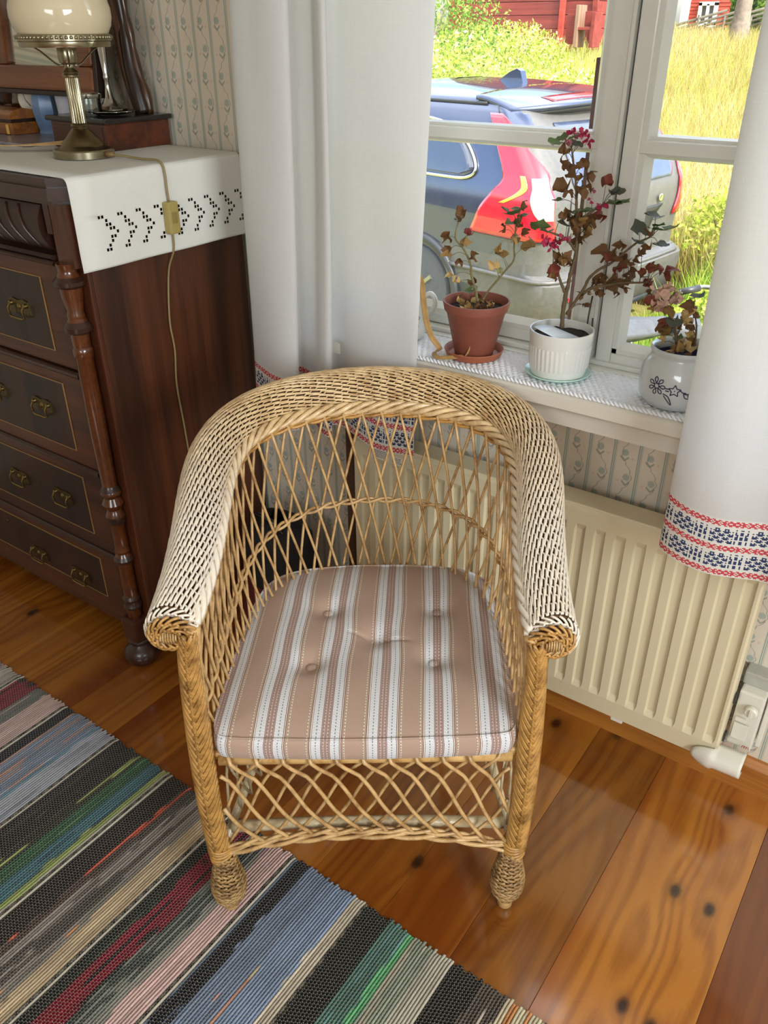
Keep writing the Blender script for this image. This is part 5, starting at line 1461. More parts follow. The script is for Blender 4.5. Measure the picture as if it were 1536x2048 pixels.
PD = {'t_stems': [[[-0.7715,1.3968,0.9366],[-0.7761,1.3935,0.9624],[-0.7811,1.39,0.9811],[-0.7845,1.3875,0.9978],[-0.7857,1.3866,1.0111],[-0.7912,1.3827,1.0276],[-0.8,1.3764,1.0455],[-0.8099,1.3694,1.0584],[-0.8116,1.3681,1.0712],[-0.8094,1.3697,1.0838],[-0.8077,1.3709,1.0933]],[[-0.7642,1.402,0.9452],[-0.7567,1.4074,0.9623],[-0.744,1.4165,0.9826],[-0.7314,1.4255,1.0026],[-0.7226,1.4317,1.0158],[-0.7193,1.4341,1.0273],[-0.7209,1.433,1.0419],[-0.7211,1.4328,1.0565],[-0.7207,1.4331,1.0708],[-0.7208,1.433,1.0835],[-0.7185,1.4347,1.0992],[-0.7145,1.4376,1.1177]]],'t_leaves': [['b',0.9,-0.8071,1.3738,1.103],['g',0.9,-0.8114,1.3785,1.0932],['b',0.7,-0.8002,1.366,1.0949],['b',1,-0.8229,1.3606,1.0616],['b',1,-0.8289,1.3751,1.0388],['o',1.1,-0.8245,1.3784,1.0272],['b',1,-0.7967,1.3603,1.0198],['o',0.8,-0.793,1.367,1.0545],['r',0.8,-0.7825,1.3669,1.0717],['b',1,-0.7853,1.384,1.0281],['t',1,-0.8048,1.3499,0.9978],['t',1,-0.8063,1.3698,0.9799],['b',0.9,-0.7824,1.3963,0.9744],['g',0.8,-0.7787,1.3807,0.9666],['t',1.2,-0.7477,1.4224,1.0388],['o',1.1,-0.7442,1.4208,1.0298],['t',1.2,-0.739,1.3966,1.0107],['p',0.7,-0.7405,1.4218,0.9987],['g',0.9,-0.7305,1.4142,1.1103],['g',1,-0.7278,1.4238,1.1045],['g',0.9,-0.7187,1.4239,1.1132],['o',0.9,-0.7177,1.4447,1.1225],['b',0.7,-0.7131,1.4356,1.1135],['g',1,-0.7058,1.4269,1.1033],['g',0.8,-0.7281,1.43,1.091],['b',1,-0.741,1.4324,1.0749],['b',1,-0.714,1.4284,1.085],['b',0.8,-0.7084,1.4282,1.0841],['t',1.1,-0.7221,1.4266,1.0622],['o',1.1,-0.7267,1.4503,1.0575],['b',0.9,-0.7198,1.4572,1.0652],['o',1.2,-0.6991,1.457,1.0427],['b',0.5,-0.7465,1.4345,1.0827]],'w_stems': [[[-0.5929,1.3987,0.9222],[-0.5939,1.3979,0.9514],[-0.5929,1.3986,0.9818],[-0.5904,1.4004,1.0035],[-0.5892,1.4013,1.0223],[-0.5866,1.4031,1.0417],[-0.5847,1.4045,1.0599],[-0.5869,1.403,1.0975],[-0.591,1.4,1.1341],[-0.5933,1.3983,1.1585],[-0.5969,1.3958,1.1817],[-0.6018,1.3923,1.2045],[-0.6046,1.3903,1.22],[-0.6068,1.3887,1.2292]],[[-0.5895,1.4158,1.0572],[-0.5881,1.4168,1.1035],[-0.5884,1.4166,1.1286],[-0.5887,1.4164,1.1533],[-0.5918,1.4142,1.1775]],[[-0.5882,1.402,0.9476],[-0.5778,1.407,0.9699],[-0.5651,1.4136,0.9971],[-0.559,1.4155,1.0151],[-0.5457,1.4226,1.0311],[-0.5318,1.4301,1.0401],[-0.516,1.4389,1.0557],[-0.5017,1.4466,1.0712],[-0.4924,1.4508,1.0799],[-0.4788,1.4581,1.0869],[-0.4707,1.4614,1.0938]],[[-0.5685,1.4161,0.9854],[-0.5503,1.4218,0.9993],[-0.527,1.431,1.0044],[-0.5041,1.44,1.0102],[-0.4809,1.4492,1.0118],[-0.465,1.4532,1.0142]],[[-0.5948,1.3973,0.989],[-0.6021,1.3921,1.0067],[-0.6096,1.3867,1.0276],[-0.6161,1.382,1.038]],[[-0.5842,1.4049,1.1142],[-0.5745,1.4118,1.1225],[-0.5649,1.4186,1.1323],[-0.5551,1.4257,1.1389]],[[-0.5865,1.4032,1.0634],[-0.5988,1.3944,1.0806],[-0.6138,1.3837,1.0892],[-0.6359,1.3679,1.0977]]],'w_leaves': [['g',1,-0.628,1.3948,1.2396],['g',1,-0.6281,1.366,1.2355],['g',0.9,-0.6006,1.368,1.2451],['d',0.8,-0.6026,1.4011,1.2316],['b',1,-0.6167,1.3852,1.2194],['b',1.1,-0.6146,1.3746,1.2056],['b',1.4,-0.6025,1.3749,1.1913],['b',1,-0.6096,1.381,1.1976],['d',0.8,-0.5978,1.3932,1.2002],['b',1,-0.5831,1.3914,1.2015],['b',1.3,-0.5768,1.3974,1.1861],['o',0.8,-0.5878,1.3997,1.1818],['b',1.4,-0.6224,1.3997,1.1568],['b',1.2,-0.6059,1.3947,1.159],['b',1.2,-0.5862,1.3901,1.1614],['b',1.1,-0.5748,1.3979,1.1692],['r',1.0,-0.5531,1.4243,1.1724],['d',1.0,-0.5378,1.4199,1.1634],['d',1,-0.5319,1.4239,1.1588],['g',1,-0.5332,1.4422,1.1419],['g',0.9,-0.5292,1.4188,1.1425],['r',1.1,-0.552,1.4269,1.1198],['g',0.9,-0.6163,1.3734,1.1467],['b',1,-0.6104,1.3989,1.1195],['b',1.2,-0.602,1.4073,1.1093],['o',1.2,-0.5897,1.4127,1.1098],['b',1.2,-0.5756,1.4226,1.1081],['b',1.2,-0.588,1.3944,1.1031],['o',1,-0.581,1.4175,1.0968],['g',0.9,-0.5855,1.3941,1.1277],['g',1,-0.5779,1.4138,1.1271],['g',1.4,-0.6365,1.3568,1.1022],['g',1.2,-0.6277,1.3704,1.0968],['b',1.2,-0.5792,1.3815,1.0933],['b',1,-0.5728,1.3972,1.088],['b',1,-0.5797,1.437,1.092],['b',1,-0.6044,1.3738,1.1208],['d',1,-0.6057,1.4013,1.1016],['o',1,-0.5707,1.4237,1.1085],['b',1,-0.5967,1.4097,1.0729],['b',1.2,-0.5792,1.4069,1.0756],['d',1.1,-0.4763,1.4745,1.1194],['d',1,-0.4887,1.4396,1.0995],['b',1,-0.4778,1.4476,1.0937],['g',1,-0.4727,1.4574,1.104],['g',1,-0.4645,1.461,1.1084],['g',1.2,-0.4547,1.4655,1.1015],['d',1.1,-0.4583,1.4644,1.0751],['b',1,-0.5165,1.4436,1.0707],['d',1,-0.487,1.4467,1.078],['b',1,-0.5025,1.4732,1.0458],['b',1,-0.4885,1.4699,1.0551],['b',1,-0.4807,1.4686,1.0648],['b',1.4,-0.5368,1.4366,1.0568],['b',1.2,-0.5221,1.4253,1.0491],['b',1,-0.5164,1.462,1.0461],['r',1.3,-0.5245,1.4519,1.0298],['b',1.2,-0.512,1.4553,1.0343],['b',1,-0.4989,1.4526,1.0265],['b',1.2,-0.5501,1.4338,1.002],['b',1,-0.5452,1.4325,0.9836],['b',1,-0.5374,1.4339,1.0039],['o',1,-0.5306,1.4512,0.9976],['b',1,-0.515,1.4486,0.9988],['b',1,-0.5114,1.438,0.9912],['b',1,-0.4965,1.4578,1.0101],['r',1,-0.472,1.4407,1.0311],['r',1,-0.4657,1.4451,1.0362],['b',1,-0.4774,1.4499,1.0216],['r',1,-0.4704,1.4563,1.0075],['r',1,-0.4669,1.4634,1.003],['r',1.2,-0.4457,1.4756,1.0294],['r',1,-0.4529,1.4629,1.036],['b',0.8,-0.46,1.4467,1.04],['b',1,-0.5664,1.4171,0.9802],['b',0.7,-0.564,1.4404,0.957],['b',1.3,-0.6166,1.3958,1.0351],['o',1.1,-0.6045,1.3896,1.0381],['b',1,-0.6092,1.3848,1.0159],['b',1,-0.5875,1.3886,1.0406],['b',1.1,-0.5948,1.3814,1.0512],['r',1,-0.6079,1.367,1.0285],['b',0.7955,-0.6063,1.3943,1.1225],['r',0.778,-0.59,1.4106,1.1178],['b',0.7341,-0.5769,1.417,1.0951],['o',0.8582,-0.5782,1.3926,1.1139],['b',0.6356,-0.5924,1.4133,1.0866],['o',0.6116,-0.5906,1.4149,1.0718],['o',0.6493,-0.5792,1.4073,1.0839],['o',0.6591,-0.5258,1.4415,1.0569],['r',0.7481,-0.5266,1.4183,1.0494],['b',0.7923,-0.5022,1.4479,1.0412],['b',0.6474,-0.5055,1.4616,1.0155],['b',0.6383,-0.557,1.4429,0.9998],['b',0.6753,-0.5434,1.4225,0.9931],['b',0.7934,-0.5421,1.4453,1.0064],['b',0.7274,-0.527,1.4507,1.007],['b',0.5613,-0.5009,1.4411,0.9981],['o',0.5699,-0.4977,1.4642,1.0168],['b',0.5899,-0.4624,1.4715,0.9897],['o',0.7158,-0.4641,1.4557,1.0355],['o',0.7691,-0.5616,1.4281,0.985],['b',0.6116,-0.5737,1.4436,0.9572],['o',0.5835,-0.5976,1.3821,1.0488],['o',0.6492,-0.6019,1.3586,1.0253]],'w_flowers': [['m',1,-0.6105,1.3957,1.2517],['m',1,-0.6,1.397,1.2463],['m',1.1,-0.591,1.3912,1.2502],['m',1,-0.5844,1.4026,1.24],['n',0.8,-0.61,1.3754,1.2372],['m',1.1,-0.5532,1.4198,1.1368],['m',1,-0.5532,1.4327,1.1365],['m',1,-0.5588,1.4267,1.1304],['m',0.7,-0.5727,1.4125,1.1462],['n',0.6,-0.5701,1.4094,1.1635],['m',1.2,-0.6332,1.3736,1.0815],['m',1.2,-0.6159,1.3934,1.0768],['m',1.1,-0.614,1.382,1.0741],['m',1.1,-0.6159,1.3716,1.069],['m',1,-0.6033,1.3803,1.0848],['n',0.8,-0.5977,1.3849,1.0822]],'g_stems': [[[-0.3746,1.3827,0.9306],[-0.3789,1.3796,0.9511],[-0.384,1.376,0.9681],[-0.3917,1.3705,0.9848],[-0.4024,1.3628,1.0046],[-0.4086,1.3584,1.0209],[-0.4078,1.359,1.0337]],[[-0.3508,1.3997,0.9339],[-0.3533,1.3979,0.9679],[-0.3599,1.3933,0.9929],[-0.3642,1.3902,1.0126]],[[-0.3789,1.3796,0.9511],[-0.3747,1.3826,0.968],[-0.3751,1.3824,0.9797]],[[-0.4024,1.3628,1.0046],[-0.3964,1.3671,1.0176],[-0.3899,1.3718,1.0272]]],'g_leaves': [['o',1.3,-0.4009,1.3865,0.9485],['o',1,-0.3956,1.3697,0.9608],['b',1.1,-0.3879,1.3898,0.9637],['d',1,-0.383,1.3605,0.9823],['t',1.3,-0.3708,1.3736,0.9811],['b',1,-0.3672,1.3974,0.9638],['g',0.8,-0.3813,1.3974,0.9407],['b',1.2,-0.3589,1.3861,0.9998],['b',1,-0.3513,1.378,0.99],['t',1,-0.3674,1.4058,0.9684],['t',1,-0.3744,1.3725,0.9301],['t',1,-0.3723,1.3962,0.9307],['t',1,-0.3569,1.3786,0.9319],['o',1,-0.3569,1.405,0.9312],['d',1,-0.3673,1.4047,1.0135],['b',1,-0.3749,1.3937,1.0034],['o',1.1,-0.395,1.3612,0.9931],['t',1,-0.3615,1.4032,0.9497],['o',1,-0.3658,1.3713,0.9305],['r',1,-0.4216,1.34,1.0101],['r',0.8,-0.3958,1.3636,0.9742],['t',0.8,-0.3964,1.3813,0.9389],['b',0.8,-0.4035,1.3602,0.9649],['t',0.8,-0.3851,1.384,0.9735],['t',0.8,-0.3768,1.3992,0.973],['b',0.8,-0.374,1.3809,0.9328],['o',0.8,-0.3761,1.4037,0.9286],['b',0.8,-0.3501,1.3821,0.9203],['o',0.8,-0.3542,1.4043,0.9405],['b',0.8,-0.3774,1.4024,0.9932],['t',0.8,-0.364,1.4075,0.9411],['b',0.8,-0.3707,1.3638,0.9333],['o',0.8,-0.4124,1.3439,0.9987]],'g_flowers': [['q',1.4,-0.4213,1.3633,1.0274],['q',1.4,-0.4046,1.3485,1.0365],['q',1.2,-0.4044,1.3754,1.029],['q',1.3,-0.3916,1.3816,1.0182],['q',1.3,-0.3947,1.3857,1.0282],['q',1.5,-0.4109,1.3519,1.009],['q',1.4,-0.4022,1.3521,1.0153],['q',1.3,-0.3988,1.3559,1.0069],['q',1.3,-0.4208,1.3617,0.9985],['q',1.3,-0.4118,1.3733,0.9997],['q',1.2,-0.3906,1.3786,1.0093],['q',1,-0.3813,1.3772,1.0144]],'leaf_strap': [[-0.8793,1.3462,0.9907],[-0.8719,1.3515,0.9743],[-0.8681,1.3542,0.9398],[-0.8625,1.3582,0.8996],[-0.8529,1.3651,0.8666],[-0.8391,1.375,0.8414],[-0.8213,1.3877,0.8297],[-0.7785,1.3504,0.8441],[-0.7673,1.3584,0.8451],[-0.7606,1.3631,0.8594],[-0.7582,1.3649,0.8766]],'tag': [[-0.6207,1.3357,0.9318],[-0.5968,1.3958,0.9156],[-0.5454,1.4203,0.8957],[-0.5515,1.352,0.9034]]}

# terracotta pot and its saucer
c = (-.774, 1.395, ZL)
sa = thing('terracotta_saucer', 'terracotta saucer under the terracotta pot on the sill', 'saucer', c)
mb = MB(); mb.lathe([(0, 0), (.050, 0), (.054, .002), (.0595, .015), (.0585, .0165), (.056, .015), (.050, .0045), (0, .004)], c, 48); mb.build('saucer_dish', M['terra2'], sa, auto=40)
c = (-.774, 1.395, ZL+.0046)
po = thing('terracotta_pot', 'brown terracotta flower pot standing on a matching saucer', 'flower pot', c)
mb = MB(); mb.lathe([(0, 0), (.0375, 0), (.0385, .002), (.0575, .084), (.0625, .090), (.0630, .093), (.0655, .104), (.0650, .107), (.0620, .107), (.0600, .098), (.0575, .085), (0, .083)], c, 56); mb.build('pot_body', M['terra'], po, auto=35)
mb = MB(); mb.grid(lambda u, v: (c[0]+.058*v*math.cos(2*PI*u), c[1]+.058*v*math.sin(2*PI*u), c[2]+.090+.004*mnoise.noise((v*math.cos(2*PI*u)*6, v*math.sin(2*PI*u)*6, 2))), 40, 10, wrap=True); mb.build('soil', M['soil'], po)
tp = plant('dried_geranium', 'half-dead geranium with two thin stems growing in the terracotta pot', (c[0], c[1], c[2]+.09), PD['t_stems'], PD['t_leaves'], [], M['twig'], .0030, 1)
rs = np.random.RandomState(4)
for k in range(16):
    a = rs.uniform(0, 6.28); r = rs.uniform(.012, .05); put_leaf(rs.choice(list('bot')), .8, c[0]+r*math.cos(a), c[1]+r*math.sin(a), c[2]+.097, tp, rs)

# ribbed white pot on a mint saucer, with a plant label
c = (-.591, 1.395, ZL)
sa = thing('mint_saucer', 'pale mint-green glass saucer under the ribbed white pot', 'saucer', c)
mb = MB(); mb.lathe([(0, 0), (.044, 0), (.056, .003), (.0615, .0075), (.0612, .009), (.055, .006), (.044, .0035), (0, .003)], c, 48); mb.build('saucer_dish', M['mint'], sa, auto=50)
c = (-.591, 1.395, ZL+.0036)
po = thing('white_ribbed_pot', 'white ribbed ceramic flower pot standing on a pale green saucer', 'flower pot', c)
mb = MB(); mb.lathe([(0, 0), (.047, 0), (.051, .002), (.0535, .012), (.0540, .016)], c, 120); mb.lathe([(.0540, .016), (.0548, .018), (.0568, .056), (.0566, .058)], c, 160, flute=(40, .0175, .057, .018)); mb.lathe([(.0566, .058), (.0580, .068), (.0585, .080), (.0582, .085), (.0560, .085), (.0550, .076), (.053, .06), (0, .06)], c, 120); mb.build('pot_body', M['white_glaze'], po, auto=35)
mb = MB(); mb.grid(lambda u, v: (c[0]+.0545*v*math.cos(2*PI*u), c[1]+.0545*v*math.sin(2*PI*u), c[2]+.071+.003*mnoise.noise((v*math.cos(2*PI*u)*6, v*math.sin(2*PI*u)*6, 4))), 40, 10, wrap=True); mb.build('soil', M['soil'], po)
plant('tall_geranium', 'tall withered geranium with a few crimson blooms growing in the ribbed white pot', (c[0], c[1], c[2]+.07), PD['w_stems'], PD['w_leaves'], PD['w_flowers'], M['twig2'], .0043, 2)
tg = thing('plant_label', 'white plastic plant label with a bar code stuck in the ribbed white pot', 'label', tuple(np.mean(PD['tag'], 0)))
q = [Vector(p)+Vector((0, 0, .004)) for p in PD['tag']]
nq = (q[1]-q[0]).cross(q[3]-q[0]).normalized()*.0006
mb = MB(); mb.grid(lambda u, v: tuple((q[0]*(1-u)+q[1]*u)*(1-v)+(q[3]*(1-u)+q[2]*u)*v+Vector((0, 0, .006*math.sin(PI*u)))), 10, 5); mb.build('card', mk('white_card', srgb('#d3dbe2'), .3, var=.03), tg, solid=.0007)
mb = MB()
u = .06
while u < .94:
    w = random.choice((.012, .012, .022)); hh = Vector((0, 0, .0012))
    def Pq(uu, vv): return (q[0]*(1-vv)+q[1]*vv)*(1-uu)+(q[3]*(1-vv)+q[2]*vv)*uu+Vector((0, 0, .006*math.sin(PI*vv)))+hh
    mb.add([Pq(u, .84), Pq(u+w, .84), Pq(u+w, .95), Pq(u, .95)], [(0, 1, 2, 3)]); u += w+random.choice((.014, .022))
mb.build('bar_code', mk('grey_bars', srgb('#70757a'), .5), tg, smooth=False)

# flower drawings as raised lines on a jar: (angle, height) polylines
def draw(par, c, rad, lines, r=.0008, mat='blue_line'):
    mb = MB()
    for L_ in lines:
        P = spline(L_, max(6, 5*len(L_))) if len(L_) > 2 else np.array(L_, float)
        mb.tube([(c[0]+(rad(h)+.0002)*math.cos(a), c[1]+(rad(h)+.0002)*math.sin(a), c[2]+h) for a, h in P], r, 5)
    return mb.build('flower_drawing', M[mat], par)
def petalflower(a0, h0, ra, n, R_, inner=.3):
    out = []
    for k in range(n):
        th = 2*PI*k/n; d = .55*PI/n
        out.append([(a0+(inner*R_*math.cos(th))/ra, h0+inner*R_*math.sin(th)), (a0+.75*R_*math.cos(th-d)/ra, h0+.75*R_*math.sin(th-d)), (a0+R_*math.cos(th)/ra, h0+R_*math.sin(th)), (a0+.75*R_*math.cos(th+d)/ra, h0+.75*R_*math.sin(th+d)), (a0+inner*R_*math.cos(th)/ra, h0+inner*R_*math.sin(th))])
    out.append([(a0+.28*R_*math.cos(t_)/ra, h0+.28*R_*math.sin(t_)) for t_ in np.linspace(0, 2*PI, 9)])
    return out
c = (-.366, 1.393, ZL)
jp = [(0, 0), (.050, 0), (.0560, .003), (.0625, .016), (.0655, .034), (.0655, .050), (.0630, .066), (.0560, .080), (.0515, .086), (.0515, .090), (.0545, .094), (.0545, .098), (.0515, .1005), (.0480, .098), (.0470, .090), (.052, .078), (.0595, .06), (0, .055)]
gj = thing('grey_jar_pot', 'pale grey glazed jar painted with dark blue flowers, beside the right curtain', 'flower pot', c)
mb = MB(); mb.lathe(jp, c, 64); mb.build('jar_body', M['grey_glaze'], gj, auto=50)
jr = lambda h: float(np.interp(h, [q_[1] for q_ in jp[2:9]], [q_[0] for q_ in jp[2:9]]))
va = math.atan2(-1.395, .355)           # towards the room corner where one stands
a1 = va-.50; a2 = va-.02; ra = .0655
S5 = [(a2+.0105*(1 if k % 2 == 0 else .50)*math.cos(PI/2+PI*k/5)/ra, .042+.0105*(1 if k % 2 == 0 else .50)*math.sin(PI/2+PI*k/5)) for k in range(11)]
lines = petalflower(a1, .045, ra, 7, .0155)+[S5[i:i+2] for i in range(10)]+[[(a1+.25, .044), (a2-.13, .044)], [(a1+.25, .040), (a2-.13, .040)], [(a1+.20, .034), (a2-.14, .030), (a2-.04, .016), (a2-.12, .020), (a1+.22, .031)], [(a2+.13, .044), (a2+.28, .038), (a2+.40, .040), (a2+.50, .046)], [(a2+.40, .040), (a2+.46, .050), (a2+.58, .052), (a2+.52, .043), (a2+.40, .040)], [(a2+.22, .041), (a2+.27, .032), (a2+.36, .030), (a2+.33, .037), (a2+.24, .041)], [(a2+.40, .039), (a2+.5, .034), (a2+.62, .034), (a2+.52, .040), (a2+.40, .039)], [(a2-.012, .0423), (a2+.012, .0417)]]
draw(gj, c, jr, lines, .0009)
mb = MB(); mb.grid(lambda u, v: (c[0]+.047*v*math.cos(2*PI*u), c[1]+.047*v*math.sin(2*PI*u), c[2]+.074), 36, 6, wrap=True); mb.build('soil', M['soil'], gj)
mb = MB(); mb.lathe([(.046, .074), (.0475, .082), (.046, .083), (.0445, .076)], c, 48); mb.build('inner_pot_rim', M['blue_line'], gj, auto=40)
plant('faded_geranium', 'withered geranium with faded pink petals growing in the grey painted jar', (c[0], c[1], c[2]+.075), PD['g_stems'], PD['g_leaves'], PD['g_flowers'], M['twig2'], .0026, 3)

c = (-.945, 1.412, ZL)
hp = [(0, 0), (.028, 0), (.034, .004), (.040, .024), (.0415, .046), (.039, .068), (.0345, .084), (.0330, .094), (.0350, .101), (.0335, .1025), (.0305, .100), (.0300, .092), (.034, .07), (0, .066)]
hj = thing('handled_jar', 'cream two-handled jar with a drawn flower, half hidden behind the left curtain', 'jar', c)
mb = MB(); mb.lathe(hp, c, 48); mb.build('jar_body', M['cream_glaze'], hj, auto=50)
mb = MB(); mb.lathe([(0, .068), (.0335, .071), (.0298, .093), (.0303, .0995)], c, 40); mb.build('red_lining', M['red_inside'], hj)
for s in (1, -1):
    d = np.array([math.cos(R(12))*s, -math.sin(R(12))*s*-1 if s < 0 else -math.sin(R(-12)), 0])
    P = spline([np.array(c)+d*.033+np.array([0, 0, .088]), np.array(c)+d*.050+np.array([0, 0, .098]), np.array(c)+d*.060+np.array([0, 0, .082]), np.array(c)+d*.052+np.array([0, 0, .060]), np.array(c)+d*.040+np.array([0, 0, .052])], 20)
    mb = MB(); mb.tube(P, .0055, 8); mb.build('handle', M['cream_glaze'], hj)
hr = lambda h: float(np.interp(h, [q_[1] for q_ in hp[1:9]], [q_[0] for q_ in hp[1:9]]))
va = math.atan2(-1.412, .945)
draw(hj, c, hr, petalflower(va+.30, .052, .041, 5, .013)+[[(va+.30, .040), (va+.15, .030), (va+.05, .024)], [(va+.32, .036), (va+.5, .030), (va+.52, .038), (va+.34, .038)]], .0007)
# long dried strap leaf leaning out of the handled jar
dl = thing('dried_strap_leaf', 'long dry strap-shaped leaf hanging over the sill and curling round the terracotta pot', 'dried leaf', tuple(PD['leaf_strap'][6]))
P = np.array(PD['leaf_strap']); P = np.vstack([[(-.925, 1.385, .935), (-.897, 1.355, .972)], P[0:6], [[-.836, 1.352, .8385], [-.812, 1.3325, .8400]], P[7:]]); P[:, 1] -= np.linspace(0, .010, len(P))
P = spline(P, 60); w = np.array([.0022+.0036*math.sin(PI*min(1, .15+.9*i/59))**.7 for i in range(60)])
V_, F_ = [], []
for i in range(60):
    T = P[min(i+1, 59)]-P[max(i-1, 0)]; T /= np.linalg.norm(T)
    tw = .3+1.2*i/59; a = np.array([math.cos(tw), math.sin(tw)*.6, .25]); a -= T*(a@T); a /= np.linalg.norm(a); b2 = np.cross(T, a)
    for s, e in ((-1, .25), (-.4, 0), (.4, 0), (1, .25)): V_.append(P[i]+a*w[i]*s+b2*w[i]*e*1.4)
for i in range(59):
    for k in range(3): F_.append((i*4+k, i*4+k+1, (i+1)*4+k+1, (i+1)*4+k))
mb = MB(); mb.add(V_, F_); mb.build('leaf_blade', mk('straw_strap_leaf', srgb('#b58d52'), .6, var=.25, scale=60), dl, solid=.0006)

# dark bag on the floor by the wall behind the chair
bg_ = thing('cloth_bag', 'dark bag with a red lower part standing on the floor behind the armchair', 'bag', (-1.24, 1.27, 0))
def bagf(r0):
    def fn(u, v):
        a = 2*PI*u; z = .35*v
        k = (1-.25*v)*(1+.10*mnoise.noise((math.cos(a)*1.5, math.sin(a)*1.5, v*3)))*(1-.7*max(0, v-.93)/.07)
        return (-1.235+.115*k*math.cos(a)*r0, 1.275+.095*k*math.sin(a)*r0, .004+z*(1+.08*mnoise.noise((math.cos(a), math.sin(a), 7))))
    return fn
mb = MB(); mb.grid(bagf(1), 30, 24, wrap=True); mb.build('bag_body', mk('black_cloth', srgb('#1b1716'), .85, var=.3, scale=20), bg_)
mb = MB(); f1 = bagf(1.03); mb.grid(lambda u, v: f1(u, v*.52), 30, 14, wrap=True); mb.build('red_panel', mk('dark_red_cloth', srgb('#6a1f1c'), .85, var=.3, scale=20), bg_)
mb = MB(); mb.tube(spline([(-1.30, 1.25, .32), (-1.28, 1.23, .37), (-1.22, 1.23, .37), (-1.19, 1.25, .32)], 20), .006, 6); mb.build('bag_handle', M['black_top'], bg_)
# ================================================================== THE YARD
GZ = -.82
def ground(x, y):
    s = min(1, max(0, (y-6.8)/15.0)); s = s*s*(3-2*s)
    b = min(1, max(0, (-x-4.5)/5.0))*min(1, max(0, (y-7.5)/6.0))
    h = GZ+1.50*s+.9*b*(1-s*.6)+max(0, y-22)*.006+.05*mnoise.noise((x*.5, y*.5, 0))
    return h
M['earth'] = mk('dry_meadow_soil', srgb('#a8a058'), .95, var=.25, scale=3)
M['yard'] = mk('mown_grass_soil', srgb('#7c8c3e'), .95, var=.25, scale=4)
xs = np.linspace(-34, 12, 116); ysv = np.linspace(1.68, 46, 110)
V_ = np.array([(x, y, ground(x, y)) for x in xs for y in ysv])
a = np.array([i*110+j for i in range(115) for j in range(109)])
g = np_mesh('ground', V_, np.stack([a, a+110, a+111, a+1], 1), M['earth']); tag(g, kind='structure')

t = NT('grass_blade'); vc = t.n('VertexColor', layer_name='Col').outputs[0]
M['grass'] = t.end(t.n('MixShader', {0: .35, 1: t.n('BsdfDiffuse', {'Color': vc}).outputs[0], 2: t.n('BsdfTranslucent', {'Color': vc}).outputs[0]}))
def grass(name, label, n, region, hgt, wid, cols, seed, lean=.35):
    rs = np.random.RandomState(seed); V = np.zeros((n*6, 3), np.float32); CC = np.zeros((n*6, 3), np.float32); k = 0
    pal = np.array([srgb(c)[:3] for c in cols])
    while k < n:
        x, y = region(rs)
        if x is None: continue
        z = ground(x, y); h = hgt(x, y)*rs.uniform(.55, 1.1); w = wid*rs.uniform(.7, 1.3)*(1+y*.03)
        a = rs.uniform(0, 2*PI); dx, dy = math.cos(a), math.sin(a); b = rs.uniform(0, 2*PI); l = h*lean*rs.uniform(.1, 1)
        lx, ly = math.cos(b)*l, math.sin(b)*l
        V[k*6:k*6+6] = ((x-dx*w, y-dy*w, z-.02), (x+dx*w, y+dy*w, z-.02), (x+dx*w*.8+lx*.35, y+dy*w*.8+ly*.35, z+h*.6), (x-dx*w*.8+lx*.35, y-dy*w*.8+ly*.35, z+h*.6), (x+lx, y+ly, z+h), (x+lx-dx*w*.15, y+ly-dy*w*.15, z+h))
        m_ = mnoise.noise((x*.35, y*.35, 3))*.5+.5
        i = int(min(len(pal)-1, max(0, (m_*.6+rs.rand()*.4)*len(pal))))
        CC[k*6:k*6+6] = pal[i]*rs.uniform(.8, 1.15); k += 1
    Q = np.zeros((n*2, 4), np.int32); b = np.arange(n)*6
    Q[0::2] = np.stack([b, b+1, b+2, b+3], 1); Q[1::2] = np.stack([b+3, b+2, b+4, b+5], 1)
    o = np_mesh(name, V, Q, M['grass'], np.minimum(CC, 1)); tag(o, label, 'grass', kind='stuff'); return o
def in_view(x, y, lo=-33, hi=-12.5):
    az = math.degrees(math.atan2(x, y)); return lo < az < hi
def reg_far(rs):
    y = 7.6+15*rs.rand()**1.3; az = R(rs.uniform(-36, -10)); x = y*math.tan(az)
    return x, y
def reg_right(rs):
    y = 7.5+14*rs.rand()**1.25; az = R(rs.uniform(-20.5, -9)); return y*math.tan(az), y
def reg_near(rs):
    y = 2.0+6.0*rs.rand(); az = R(rs.uniform(-24, -8)); x = y*math.tan(az)
    if y > 4.9 and x < -1.9: return None, None
    return x, y
grass('meadow_grass', 'tall sunlit yellow-green meadow grass on the slope beyond the car', 60000, reg_far, lambda x, y: .62, .0062, ['#aab04a', '#c3c46a', '#d0cd86', '#b4bd58', '#98a644'], 1)
grass('hay_grass', 'tall straw-coloured grass on the slope seen through the right-hand panes', 34000, reg_right, lambda x, y: .72, .0050, ['#cdb98a', '#dcc9a0', '#b9a468', '#b2aa5c', '#d2b08c'], 2, .5)
grass('yard_grass', 'green grass near the house below the right-hand panes', 26000, reg_near, lambda x, y: .30+.22*max(0, min(1, (y-4)/3)), .0050, ['#7a9a34', '#93ad44', '#a9b850', '#648a2c', '#b6bb62'], 3, .5)

